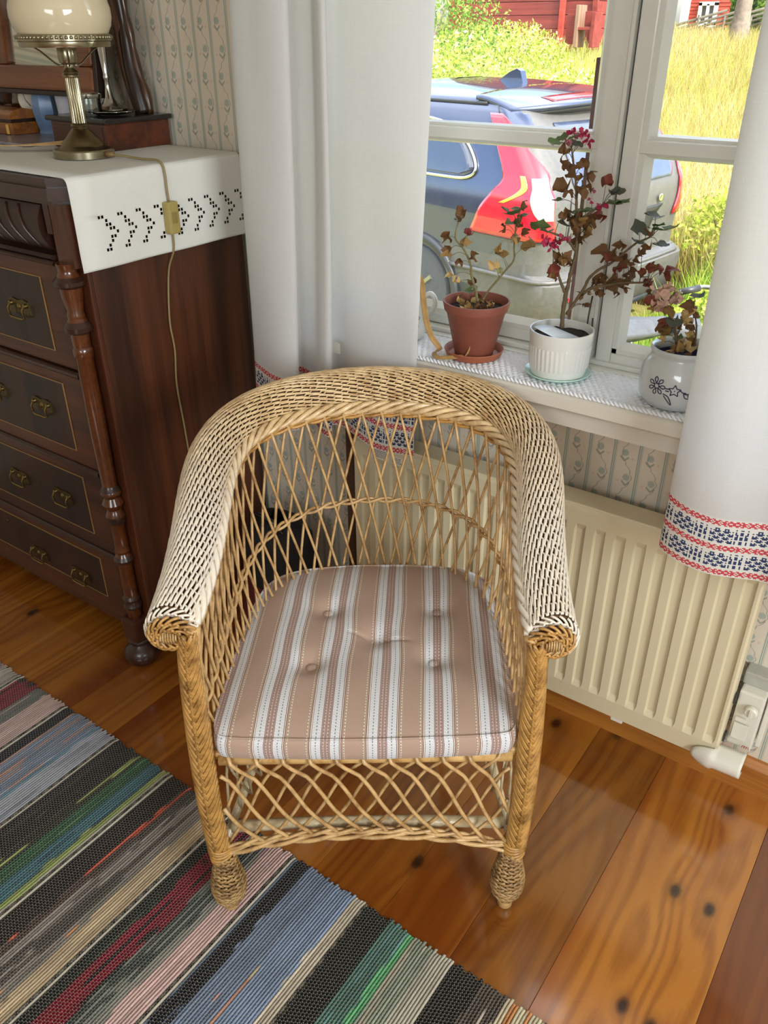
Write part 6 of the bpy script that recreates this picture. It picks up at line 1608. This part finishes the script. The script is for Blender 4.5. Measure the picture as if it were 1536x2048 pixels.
# shrubs: each a crown of leaves round a few stems
def shrub(label, cx_, cy_, r, h, n, cols, seed, name='shrub', ls=.032, cat='shrub', z0=None, flat=1.0):
    rs = np.random.RandomState(seed); zg = ground(cx_, cy_) if z0 is None else z0
    n = int(n*1.9)
    root = thing(name, label, cat, (cx_, cy_, zg), None)
    V = np.zeros((n*4, 3), np.float32); CC = np.zeros((n*4, 3), np.float32); pal = np.array([srgb(c)[:3] for c in cols])
    for k in range(n):
        d = rs.normal(size=3); d /= np.linalg.norm(d); rr = rs.uniform(.55, 1.0)*(1+.22*mnoise.noise((d[0]*2.2+seed, d[1]*2.2, d[2]*2.2)))
        p = np.array([cx_+d[0]*rr*r, cy_+d[1]*rr*r*flat, zg+h*.5+d[2]*rr*h*.5])
        if p[2] < zg: p[2] = zg+rs.rand()*.1
        a = rs.normal(size=3); a /= np.linalg.norm(a); b = np.cross(a, rs.normal(size=3)); b /= np.linalg.norm(b); s = ls*rs.uniform(.6, 1.3)
        V[k*4:k*4+4] = (p-a*s, p-b*s*.5, p+a*s, p+b*s*.5)
        CC[k*4:k*4+4] = pal[rs.randint(len(pal))]*rs.uniform(.8, 1.15)
    o = np_mesh('foliage', V, np.arange(n*4).reshape(-1, 4), M['grass'], np.minimum(CC, 1), root); o['kind'] = 'stuff'
    mb = MB()
    for k in range(5):
        a = 2*PI*k/5; mb.tube([(cx_, cy_, zg-.05), (cx_+.25*r*math.cos(a), cy_+.25*r*math.sin(a), zg+h*.4), (cx_+.5*r*math.cos(a), cy_+.5*r*math.sin(a), zg+h*.75)], [.03, .02, .01], 5)
    mb.build('stems', M['bark'], root)
    return root
M['bark'] = mk('grey_bark', srgb('#8d7f70'), .9, var=.4, scale=14, bump=1.0)
YG = ['#b9c45a', '#a4b548', '#cdd37a', '#8ea23c', '#dde09a']; GG = ['#6f8f3a', '#87a548', '#a0b85a', '#557a30']; DG = ['#4d6b34', '#5f7f3c', '#3f5a2c', '#7a9a4c']
shrub('broad yellow-green shrub behind the car roof, left in the view', -6.9, 10.9, 1.5, 1.7, 5200, YG, 1)
shrub('darker green leafy bush at the left edge of the window view', -8.4, 12.6, 1.5, 2.6, 5200, GG, 2)
shrub('bright low shrub right behind the car antenna', -6.1, 12.0, 1.3, 1.2, 4200, YG, 3)
shrub('pale green shrub in front of the red shed', -7.9, 14.6, 1.2, 1.15, 4200, YG, 4)
shrub('low sunlit shrub below the right corner of the red shed', -6.35, 14.0, .95, .7, 3000, YG, 5)
shrub('green bush just right of the red shed', -7.6, 19.6, .8, 2.6, 3600, GG, 6)
shrub('dark green bush between the red house and the tree trunk', -7.15, 27.5, .55, 1.9, 2400, DG, 7, ls=.08)
shrub('dark bushy growth right of the tree trunk beyond the fence', -5.7, 26.2, .9, 3.0, 3600, GG, 8, ls=.08)
shrub('small green bush left of the red house', -10.7, 29.6, .6, 2.4, 1800, DG, 9, ls=.08)
shrub('weedy yellow-green clump beside the rear of the car', -1.75, 8.1, .7, 1.0, 3600, ['#b9c45a', '#a4b548', '#8ea23c', '#c9c76a'], 10, ls=.03)
shrub('green weeds in front of the yellow-green clump', -1.25, 5.9, .45, .75, 2600, ['#b0bc50', '#94a83e', '#c3c76a'], 11, ls=.022)

# red log shed
M['falu'] = wood('falu_red_boards', srgb('#8e3a30'), srgb('#6a241e'), 'x', .9, .5, 0, .2, .6)
M['falu2'] = wood('falu_red_bright', srgb('#b4493a'), srgb('#9c382c'), 'x', .9, .5, 0, .1, .5)
M['white_wood'] = mk('white_painted_wood', srgb('#e6e4dc'), .6, var=.05)
M['grey_wood'] = wood('weathered_wood', srgb('#9a7a62'), srgb('#6a5040'), 'z', .9, .6, 0, .2, .6)
shed = thing('red_shed', 'dark red timber shed half hidden by the shrubs on the slope', 'shed', (-9.0, 18.6, 1.2))
sw_ = MB(); sw_.box((-10.6, 17.42, .2), (-7.42, 20.0, 4.2)); shw = sw_.build('wall', M['falu'], shed, smooth=False)
for k in range(16):
    z = .49+k*.23; q = MB(); q.box((-10.62, 17.36, z), (-7.40, 17.43, z+.222), .012); q.build('plank', M['falu'], shw, smooth=False)
    q = MB(); q.box((-7.43, 17.42, z), (-7.36, 20.0, z+.222), .012); q.build('plank', M['falu'], shw, smooth=False)
for xx in (-8.12, -10.66, -7.44):
    q = MB(); q.box((xx, 17.30, .9), (xx+.11, 17.37, 4.2), .01); q.build('corner_board', M['falu2'] if xx == -8.12 else M['falu'], shed, smooth=False)
q = MB(); q.prism([(17.0, 4.1), (20.4, 4.1), (18.7, 5.4)], -10.9, -7.1, 'x'); q.build('roof', mk('grey_roof', srgb('#6a6660'), .8), shed, smooth=False)
bn = thing('broken_seat', 'weathered reddish wooden seat leaning against the shed wall', 'seat', (-7.35, 16.5, 1.2))
for lo, hi, rx in (((-7.62, 16.62, 1.15), (-7.30, 16.68, 1.72), .0), ((-7.34, 16.35, 1.10), (-7.27, 16.70, 1.78), 0), ((-7.02, 16.35, 1.10), (-6.95, 16.70, 1.66), 0), ((-7.34, 16.36, 1.38), (-6.96, 16.66, 1.43), 0), ((-7.28, 16.64, 1.45), (-7.00, 16.69, 1.68), 0)):
    q = MB(); q.box(lo, hi, .01); q.build('board', M['grey_wood'] if lo[0] == -7.34 and hi[0] == -7.27 else M['falu'], bn, smooth=False)

# bright red house with a white window
ho = thing('red_house', 'bright red wooden house with white corner boards and a white window, far up the slope', 'house', (-8.5, 33, 1.2))
hw = MB(); hw.box((-9.98, 30.6, .6), (-5.2, 36, 5.0)); hwo = hw.build('wall', M['falu2'], ho, smooth=False)
q = MB()
for k in range(36): q.prism([(30.6, 1.30+k*.10), (30.565, 1.30+k*.10), (30.585, 1.395+k*.10), (30.6, 1.395+k*.10)], -9.95, -5.2, 'x')
so = q.build('siding', M['falu2'], hwo, smooth=False); so['kind'] = 'stuff'
q = MB(); q.box((-10.08, 30.50, .6), (-9.83, 30.62, 5.0)); q.build('corner_board', M['white_wood'], ho, smooth=False)
q = MB(); q.box((-10.1, 30.5, .5), (-5.1, 30.7, 1.26)); q.build('stone_base', mk('pale_stone', srgb('#cfc8b4'), .9, var=.3, scale=6), ho, smooth=False)
wi = MB()
for lo, hi in (((-9.52, 1.48), (-9.42, 2.10)), ((-9.04, 1.48), (-8.94, 2.10)), ((-9.52, 2.02), (-8.94, 2.12)), ((-9.52, 1.44), (-8.94, 1.54)), ((-9.27, 1.5), (-9.19, 2.06))): wi.box((lo[0], 30.44, lo[1]), (hi[0], 30.56, hi[1]))
wfo = wi.build('window', M['white_wood'], ho, smooth=False)
for x0 in (-9.42, -9.19):
    q = MB(); q.box((x0, 30.53, 1.54), (x0+(.15), 30.55, 2.02)); q.build('pane', mk('dark_pane', srgb('#4a4a4c'), .1), wfo, smooth=False)
q = MB(); q.prism([(30.1, 4.9), (36.5, 4.9), (33.3, 7.2)], -10.5, -4.7, 'x'); q.build('roof', mk('tile_roof', srgb('#8a4a38'), .8), ho, smooth=False)

# round-pole fence
fe = thing('pole_fence', 'grey round-pole fence with slanting rails in front of the red house', 'fence', (-6.4, 22, 1.2))
M['fence'] = mk('grey_pole', srgb('#6e675a'), .9, var=.3, scale=6)
for k in range(9):
    x_ = -7.9+k*.55
    y_ = 21.6+k*.09; q = MB(); q.tube([(x_, y_, ground(x_, y_)-.05), (x_+.03, y_, ground(x_, y_)+.85)], .026, 6); q.build('post', M['fence'], fe)
for k in range(7):
    x0 = -8.3+k*.5; q = MB(); z0 = 1.20+k*.045; q.tube([(x0, 21.55+k*.08, z0-.02), (x0+2.1, 21.9+k*.08, z0+.55)], .028, 6); q.build('rail', M['fence'], fe)

tr = thing('tree', 'thick grey tree trunk rising behind the hay-coloured grass', 'tree', (-5.42, 20.3, 1.2))
q = MB(); P = spline([(-5.42, 20.3, .4), (-5.43, 20.3, 1.5), (-5.44, 20.3, 2.6), (-5.40, 20.35, 4.2), (-5.3, 20.4, 6.5)], 30)
q.tube(P, [.30-.10*min(1, i/8)-.004*i for i in range(30)], 16)
q.xform(lambda p: (p[0]+.018*mnoise.noise((p[0]*14, p[1]*14, p[2]*4)), p[1]+.018*mnoise.noise((p[0]*14, p[1]*14, p[2]*4+9)), p[2]))
q.build('trunk', M['bark'], tr)
V = []; rs = np.random.RandomState(8)
for k in range(5000):
    d = rs.normal(size=3); d /= np.linalg.norm(d); p = np.array([-5.3, 20.5, 6.6])+d*np.array([2.6, 2.6, 1.9])*rs.uniform(.4, 1); a = rs.normal(size=3)*.09; b = rs.normal(size=3)*.06
    V += [p-a, p-b, p+a, p+b]
o = np_mesh('crown', V, np.arange(20000).reshape(-1, 4), M['grass'], np.tile(np.array(srgb('#6f8f3a')[:3]), (20000, 1)), tr); o['kind'] = 'stuff'

# dark red wooden post close outside the window
q = MB(); q.box((-.729, 1.742, GZ), (-.711, 1.762, 1.352), .003); tag(q.build('wooden_post', mk('dark_red_paint', srgb('#4c2326'), .6), smooth=False), 'narrow dark red wooden post standing just outside the left panes', 'post')

# ------------------------------------------------------------------ car: its own frame (forward along the side, across, up; 0 up = .20 over the wheels' foot)
CO = np.array([-2.56, 5.5]); CFW = np.array([-.977, .212]); CLT = np.array([.212, .977]); CZ = -.62
def car_w(p): 
    q = CO+CFW*p[0]+CLT*p[1]; return (q[0], q[1], CZ+p[2])
car = thing('car', 'dusty dark blue estate car parked outside with tall red rear lights', 'car', car_w((2.3, .95, -.2)))
t = NT('dark_blue_car_paint'); co = t.coord()
dust = t.noise(co, 5, 4, .65)
zc = t.n('SeparateXYZ', {0: co}).outputs[2]
M['carpaint'] = t.end(t.bsdf(srgb('#3b455f'), .16, .5, None, Coat_Weight=1.0, Coat_Roughness=.03))
dst = t
t = NT('dusty_car_paint'); co = t.coord(); dust = t.ramp(t.noise(co, 26, 5, .75), [(.35, (.55, .55, .55)), (.65, (.95, .95, .95))])
M['cardust'] = t.end(t.bsdf(t.mix(dust, srgb('#2e3138'), srgb('#5d5b56')), .5, .0, None, Coat_Weight=.25, Coat_Roughness=.3))
M['carblack'] = mk('car_black_plastic', srgb('#2b2d30'), .4, var=.1)
M['carglass'] = mk('car_window_glass', srgb('#1f2740'), .03, .0, var=.05, Coat_Weight=1.0, Specular_IOR_Level=.9)
M['reardust'] = mk('dusty_rear_glass', srgb('#49536a'), .25, var=.3, scale=12, Coat_Weight=.4)
M['chrome'] = mk('chrome_strip', srgb('#d5d7d8'), .12, 1.0, var=.02)
M['redlight'] = mk('red_tail_light', srgb('#c4122c'), .10, var=.08, scale=14, Coat_Weight=1.0, Coat_Roughness=.02)
M['redlight2'] = mk('dark_red_light', srgb('#8c1a24'), .18, var=.1, Coat_Weight=.8)
M['amber'] = mk('amber_lens', srgb('#e8b83a'), .15, Coat_Weight=1)  # colour of the sun's yellow reflection painted on the tail light
M['tyre'] = mk('dusty_tyre', srgb('#4a4c50'), .85, var=.2)
M['rim'] = mk('alloy_rim', srgb('#9a9c9e'), .3, .9)
LV_ = [(-.02, .16, 4.55, .84), (.06, .02, 4.62, .92), (.14, -.06, 4.68, .945), (.30, -.10, 4.72, .955), (.40, -.10, 4.72, .957), (.43, -.06, 4.72, .957), (.46, .01, 4.72, .956), (.56, .015, 4.70, .957), (.68, .0, 4.66, .96), (.80, -.01, 4.58, .962), (.90, -.005, 4.40, .960), (.985, .0, 3.95, .952), (1.05, .03, 3.60, .935), (1.12, .07, 3.45, .918), (1.20, .125, 3.30, .895), (1.32, .22, 3.08, .860), (1.42, .31, 2.90, .825), (1.50, .40, 2.72, .79), (1.56, .50, 2.55, .75), (1.60, .66, 2.35, .69), (1.635, .92, 2.1, .60), (1.662, 1.25, 1.9, .42), (1.675, 1.5, 1.7, .15)]
LZ_ = np.array([l[0] for l in LV_])
def lev(z): return [float(np.interp(z, LZ_, [l[k] for l in LV_])) for k in (1, 2, 3)]
def carP(z, a, off=0.0):
    """body surface: a>0 distance forward of the rear plane along the near side, a<0 distance across the rear"""
    r, fr, w = lev(z); rc = min(.17, w*.9); cy0 = .96-w
    # arc length is measured so the corner sits at a=0
    if a >= rc*.785: p = np.array([r+rc+(a-rc*.785), cy0-off])
    elif a <= -rc*.785: p = np.array([r-off, cy0+rc+(-a-rc*.785)])
    else:
        th = PI/4*(1-a/(rc*.785)); c = np.array([r+rc, cy0+rc]); p = c+(rc+off)*np.array([-math.sin(th), -math.cos(th)])
    # slight barrel across the rear
    if a < -rc*.785:
        v = (-a-rc*.785)/max(.01, 2*w-2*rc); p[0] -= .05*math.sin(PI*min(1, max(0, v)))
    return (p[0], p[1], z)
V_, F_ = [], []
per = []
def ring(z):
    r, fr, w = lev(z); rc = min(.17, w*.9); cy0, cy1 = .96-w, .96+w; rf = min(.45, w*.9)
    P = []
    for k in range(13): P.append(carP(z, -rc*.785+2*rc*.785*k/12)[:2])
    for u in np.linspace(.05, .95, 14): P.append((r+rc+(fr-rf-r-rc)*u, cy0))
    for k in range(9):
        th = PI/2*k/8; P.append((fr-rf+rf*math.sin(th), cy0+rf-rf*math.cos(th)))
    for k in range(9):
        th = PI/2*k/8; P.append((fr-rf+rf*math.cos(th), cy1-rf+rf*math.sin(th)))
    for u in np.linspace(.95, .05, 14): P.append((r+rc+(fr-rf-r-rc)*u, cy1))
    for k in range(13):
        th = PI/2*k/12; P.append((r+rc-rc*math.sin(th), cy1-rc+rc*math.cos(th)))
    for u in np.linspace(.06, .94, 16): 
        v = 1-u; P.append((r-.05*math.sin(PI*v), cy1-rc-(cy1-cy0-2*rc)*u))
    return P
RG = [ring(z) for z in LZ_]; n_ = len(RG[0])
for zi, z in enumerate(LZ_):
    for p in RG[zi]: V_.append((p[0], p[1], z))
mi = []
for i in range(len(LZ_)-1):
    for k in range(n_):
        F_.append((i*n_+k, i*n_+(k+1) % n_, (i+1)*n_+(k+1) % n_, (i+1)*n_+k))
F_.append(tuple((len(LZ_)-1)*n_+k for k in range(n_)))
mb = MB()
mb.add(V_, [f for f in F_])
zmid = lambda f: sum(V_[i][2] for i in f)/len(f)
cxm = lambda f: sum(V_[i][0] for i in f)/len(f)
mb.mi = []
for f in F_:
    zz, xx = zmid(f), cxm(f); yy = sum(V_[i][1] for i in f)/len(f)
    side = yy < .25 and xx > .30
    rear_ = xx < .30+max(0, zz-1.0)*.9 and not side
    if zz < .28: mb.mi.append(1 if xx < .5 else 2)
    elif zz < .62: mb.mi.append(1 if xx < 1.2 else 0)
    elif rear_ and zz < 1.55: mb.mi.append(1)
    else: mb.mi.append(0)
mb.xform(car_w); mb.build('body', [M['carpaint'], M['cardust'], M['carblack']], car, auto=35)
def patch(name, rows, mat, off=.012, par=car, nu=14, thick=.01, sub=3):
    """rows: list of (z, a_left, a_right) - a piece lying on the body skin"""
    R_ = spline(np.array(rows, float), (len(rows)-1)*sub+1)
    mb = MB(); mb.grid(lambda u, v: carP(*(lambda q: (q[0], q[1]*(1-u)+q[2]*u))(R_[int(round(v*(len(R_)-1)))]), off), nu, len(R_))
    mb.xform(car_w); return mb.build(name, mat, par, solid=thick)
tl = patch('tail_light', [(1.50, .24, .12), (1.40, .27, .06), (1.28, .29, .02), (1.15, .30, -.06), (1.08, .33, -.05), (1.02, .42, -.07), (.95, .50, -.08), (.88, .56, -.08), (.80, .60, -.10), (.705, .64, -.12)], M['redlight'], .012, nu=22)
patch('clear_lens', [(1.12, .06, -.045), (1.05, .07, -.045), (.98, .09, -.065), (.90, .06, -.07), (.85, .02, -.075)], mk('clear_lens', srgb('#e8e4e0'), .08, Coat_Weight=1.0), .020, tl, nu=8, thick=.004)  # white patch painted for the sun's highlight on the tail light
patch('inner_reflector', [(1.13, .14, .10), (1.06, .15, .10), (1.02, .20, .14), (.98, .28, .23), (.94, .37, .32)], M['amber'], .019, tl, nu=8, thick=.004)  # yellow sun reflection painted as a thin patch on the light
for s in (1,):
    # far-side light mirrored
    q = MB(); rows = spline(np.array([(1.50, .24, .12), (1.40, .27, .06), (1.28, .29, .02), (1.15, .30, -.06), (1.02, .42, -.13), (.88, .56, -.14), (.705, .68, -.20)], float), 19)
    q.grid(lambda u, v: (lambda p: (p[0], 1.92-p[1], p[2]))(carP(*(lambda w_: (w_[0], w_[1]*(1-u)+w_[2]*u))(rows[int(round(v*18))]), .012)), 18, 19)
    q.xform(car_w); q.build('tail_light', M['redlight'], car, solid=.01)
patch('rear_glass', [(1.44, -.24, -1.40), (1.36, -.26, -1.46), (1.22, -.27, -1.54), (1.08, -.27, -1.60), (1.01, -.30, -1.56)], M['reardust'], .010, nu=26, thick=.006)
patch('side_window', [(1.435, .92, 2.35), (1.40, .74, 2.45), (1.32, .62, 2.6), (1.22, .58, 2.75), (1.12, .60, 2.9), (1.075, .72, 2.95)], M['carglass'], .006, nu=26, thick=.006)
# chrome line round the side windows
CL = [(1.440, 2.35), (1.445, 1.4), (1.440, .95), (1.405, .72), (1.32, .595), (1.22, .555), (1.12, .575), (1.065, .70), (1.055, .95), (1.055, 1.6), (1.055, 2.95)]
q = MB(); q.tube([carP(z, a_, .012) for z, a_ in spline(CL, 60)], .012, 6); q.xform(car_w); q.build('chrome_trim', M['chrome'], car)
# roof rail / gutter line and door seams
q = MB(); q.tube([carP(1.555, a_, .004) for a_ in np.linspace(.22, 2.2, 20)], .012, 6); q.xform(car_w); q.build('roof_gutter', M['carblack'], car)
q = MB(); q.tube([carP(z, a_, .002) for z, a_ in ((1.60, .02), (1.55, .12), (1.50, .16))], .006, 5); q.tube([carP(.70, a_, .002) for a_ in np.linspace(.7, -.25, 14)], .005, 5); q.tube([carP(z, -.25, .003) for z in np.linspace(.70, .98, 8)], .005, 5); q.tube([carP(.70, a_, .003) for a_ in np.linspace(-.25, -1.55, 14)], .004, 5); q.xform(car_w); q.build('panel_seam', M['carblack'], car)
# roof spoiler with brake light
q = MB()
def spo(u, v):
    e = abs(2*v-1); y = .20+1.52*v
    xr = .26+.26*e**3; zr = 1.555-.045*e**2; xf = .86; zf = 1.634-.045*e**2.5
    return (xf+(xr-xf)*u, y, zf+(zr-zf)*u**1.5)
q.grid(spo, 12, 30); q.xform(car_w); q.build('roof_spoiler', M['carpaint'], car, solid=.030)
q = MB(); q.grid(lambda u, v: (lambda p: (p[0], p[1], p[2]+.017))(spo(.66+.20*u, .20+.60*v)), 4, 20); q.xform(car_w); q.build('brake_light', M['redlight2'], car, solid=.006)
q = MB(); q.grid(lambda u, v: (lambda p: (p[0]+.02+.10*u, p[1], p[2]-.02-.05*u))(spo(1, v)), 5, 24); q.xform(car_w); q.build('spoiler_underside', M['carblack'], car, solid=.02)
# shark-fin aerial
q = MB(); q.prism([(1.02, 1.630), (1.06, 1.735), (1.10, 1.750), (1.17, 1.725), (1.30, 1.650), (1.30, 1.630)], .93, .99, 'y'); q.xform(car_w); q.build('roof_aerial', M['carpaint'], car, smooth=False)
# bumper step, number plate recess, badge, reflector, exhaust-side trim
q = MB(); q.tube([carP(.425, a_, .012) for a_ in np.linspace(.9, -1.7, 40)], .016, 6); q.xform(car_w); q.build('bumper_step', M['cardust'], car)
patch('tailgate_recess', [(.78, -.55, -1.42), (.74, -.56, -1.36), (.66, -.58, -1.32), (.60, -.58, -1.32)], M['carblack'], .004, nu=12, thick=.008)
patch('handle_bar', [(.815, -.62, -1.45), (.79, -.60, -1.40), (.775, -.60, -1.36)], M['carblack'], .012, nu=12, thick=.01)
q = MB(); q.lathe([(0, 0), (.028, 0), (.032, .004), (.028, .009), (.02, .007), (0, .006)], (0, 0, 0), 20, axis=(-1, 0, 0)); q.xform(lambda p: (p[0]-.055, p[1]+1.42, p[2]+.865)); q.xform(car_w); q.build('round_badge', M['chrome'], car)
patch('rear_reflector', [(.30, -.20, -.46), (.265, -.20, -.46)], M['redlight'], .01, nu=6, thick=.006)
q = MB(); q.tube([carP(.10, a_, .02) for a_ in np.linspace(.6, -1.7, 30)], .03, 6); q.xform(car_w); q.build('lower_trim', M['carblack'], car)
for (wx, wy) in ((1.22, .0), (1.22, 1.92), (4.0, .0), (4.0, 1.92)):
    s = -1 if wy < 1 else 1
    q = MB(); q.lathe([(.20, -.02), (.345, -.01), (.36, .02), (.36, .20), (.34, .235), (.26, .235), (.24, .20)], (0, 0, 0), 40, axis=(0, 1, 0))
    q.xform(lambda p: (p[0]+wx, (wy-.015+p[1]) if s < 0 else (wy+.015-p[1]), p[2]+.16)); q.xform(car_w); wo_ = q.build('wheel', M['tyre'], car, auto=40)
    q = MB(); q.lathe([(0, .0), (.21, -.012), (.24, .0), (.24, .03), (0, .03)], (0, 0, 0), 30, axis=(0, 1, 0))
    for k in range(5):
        a = 2*PI*k/5; q.tube([(.04*math.cos(a), -.004, .04*math.sin(a)), (.22*math.cos(a), -.016, .22*math.sin(a))], .028, 6)
    q.xform(lambda p: (p[0]+wx, (wy-.012+p[1]) if s < 0 else (wy+.012-p[1]), p[2]+.16)); q.xform(car_w); q.build('rim', M['rim'], wo_, auto=40)
    q = MB(); q.tube([(wx+.42*math.cos(a), (wy-.004) if s < 0 else wy+.004, .16+.42*math.sin(a)) for a in np.linspace(-.25, PI+.25, 30)], .035, 6); q.xform(car_w); q.build('wheel_arch', M['carblack'], car)

# ------------------------------------------------------------------ bicycle parked on the grass below the window
bi = thing('bicycle', 'grey bicycle with a plastic-covered saddle standing on the grass behind the grey jar', 'bicycle', (-1.15, 3.95, GZ))
B0 = np.array([-1.235, 3.78]); BD = np.array([.30, .954]); BD = np.array([.62, .785])
def bw(p): 
    n_ = np.array([-BD[1], BD[0]]); q_ = B0+BD*p[0]+n_*p[1]; return (q_[0], q_[1], GZ+p[2])
M['bike'] = mk('grey_bike_paint', srgb('#5c6268'), .35, .3, var=.1); M['steel'] = mk('bike_steel', srgb('#a9adb0'), .25, .9)
def btube(name, P, r, mat, par=bi): q = MB(); q.tube(P, r, 8); q.xform(bw); return q.build(name, mat, par)
for wx in (-.22, .86):
    q = MB(); q.tube([(wx+.33*math.cos(a), 0, .34+.33*math.sin(a)) for a in np.linspace(0, 2*PI, 33)[:-1]], .018, 6, closed=True); q.xform(bw); wo_ = q.build('wheel', M['tyre'], bi)
    q = MB()
    for k in range(12): q.tube([(wx, 0, .34), (wx+.32*math.cos(k*PI/6), 0, .34+.32*math.sin(k*PI/6))], .0015, 4)
    q.xform(bw); q.build('spokes', M['steel'], wo_)
btube('frame', [(0.0, 0, .82), (.06, 0, .55), (.14, 0, .30), (-.22, 0, .34), (.03, 0, .66), (.62, 0, .72), (.60, 0, .78)], .016, M['bike'])
btube('frame', [(.14, 0, .30), (.64, 0, .70), (.72, 0, .50), (.86, 0, .34)], .016, M['bike'])
btube('seat_post', [(0, 0, .80), (-.02, 0, .985)], .013, M['steel'])
q = MB(); q.grid(lambda u, v: (-.17+.33*u, (.095*(1-u)**.6+.022)*(2*v-1), 1.03-.045*abs(2*v-1)**2-.02*u+.012*math.sin(7*v+5*u)*mnoise.noise((u*6, v*6, 1))), 16, 14); q.xform(bw); q.build('saddle', mk('crumpled_cover', srgb('#4e5053'), .45, var=.35, scale=26, bump=1.0), bi, solid=.05)
q = MB(); q.lathe([(0, 0), (.07, 0), (.085, .03), (.085, .10), (.07, .13), (0, .13)], (0, 0, 0), 20, axis=(1, 0, 0)); q.xform(lambda p: (p[0]+.17, p[1]-.03, p[2]+.97)); q.xform(bw); q.build('roll_bag', mk('dark_grey_bag', srgb('#4d5258'), .5, var=.2), bi, auto=50)
btube('handlebar', spline([(.42, -.28, 1.06), (.55, -.26, 1.08), (.62, -.10, 1.07), (.60, 0, 1.04), (.62, .10, 1.07), (.55, .26, 1.08), (.42, .28, 1.06)], 30), .012, M['steel'])
btube('grip', [(.42, -.28, 1.06), (.52, -.268, 1.075)], .018, M['carblack']); btube('grip', [(.42, .28, 1.06), (.52, .268, 1.075)], .018, M['carblack'])
btube('stem', [(.62, 0, .70), (.60, 0, 1.05)], .014, M['steel'])
btube('mudguard', [(-.22+.37*math.cos(a), 0, .34+.37*math.sin(a)) for a in np.linspace(.3, 2.9, 18)], .014, M['carblack'])
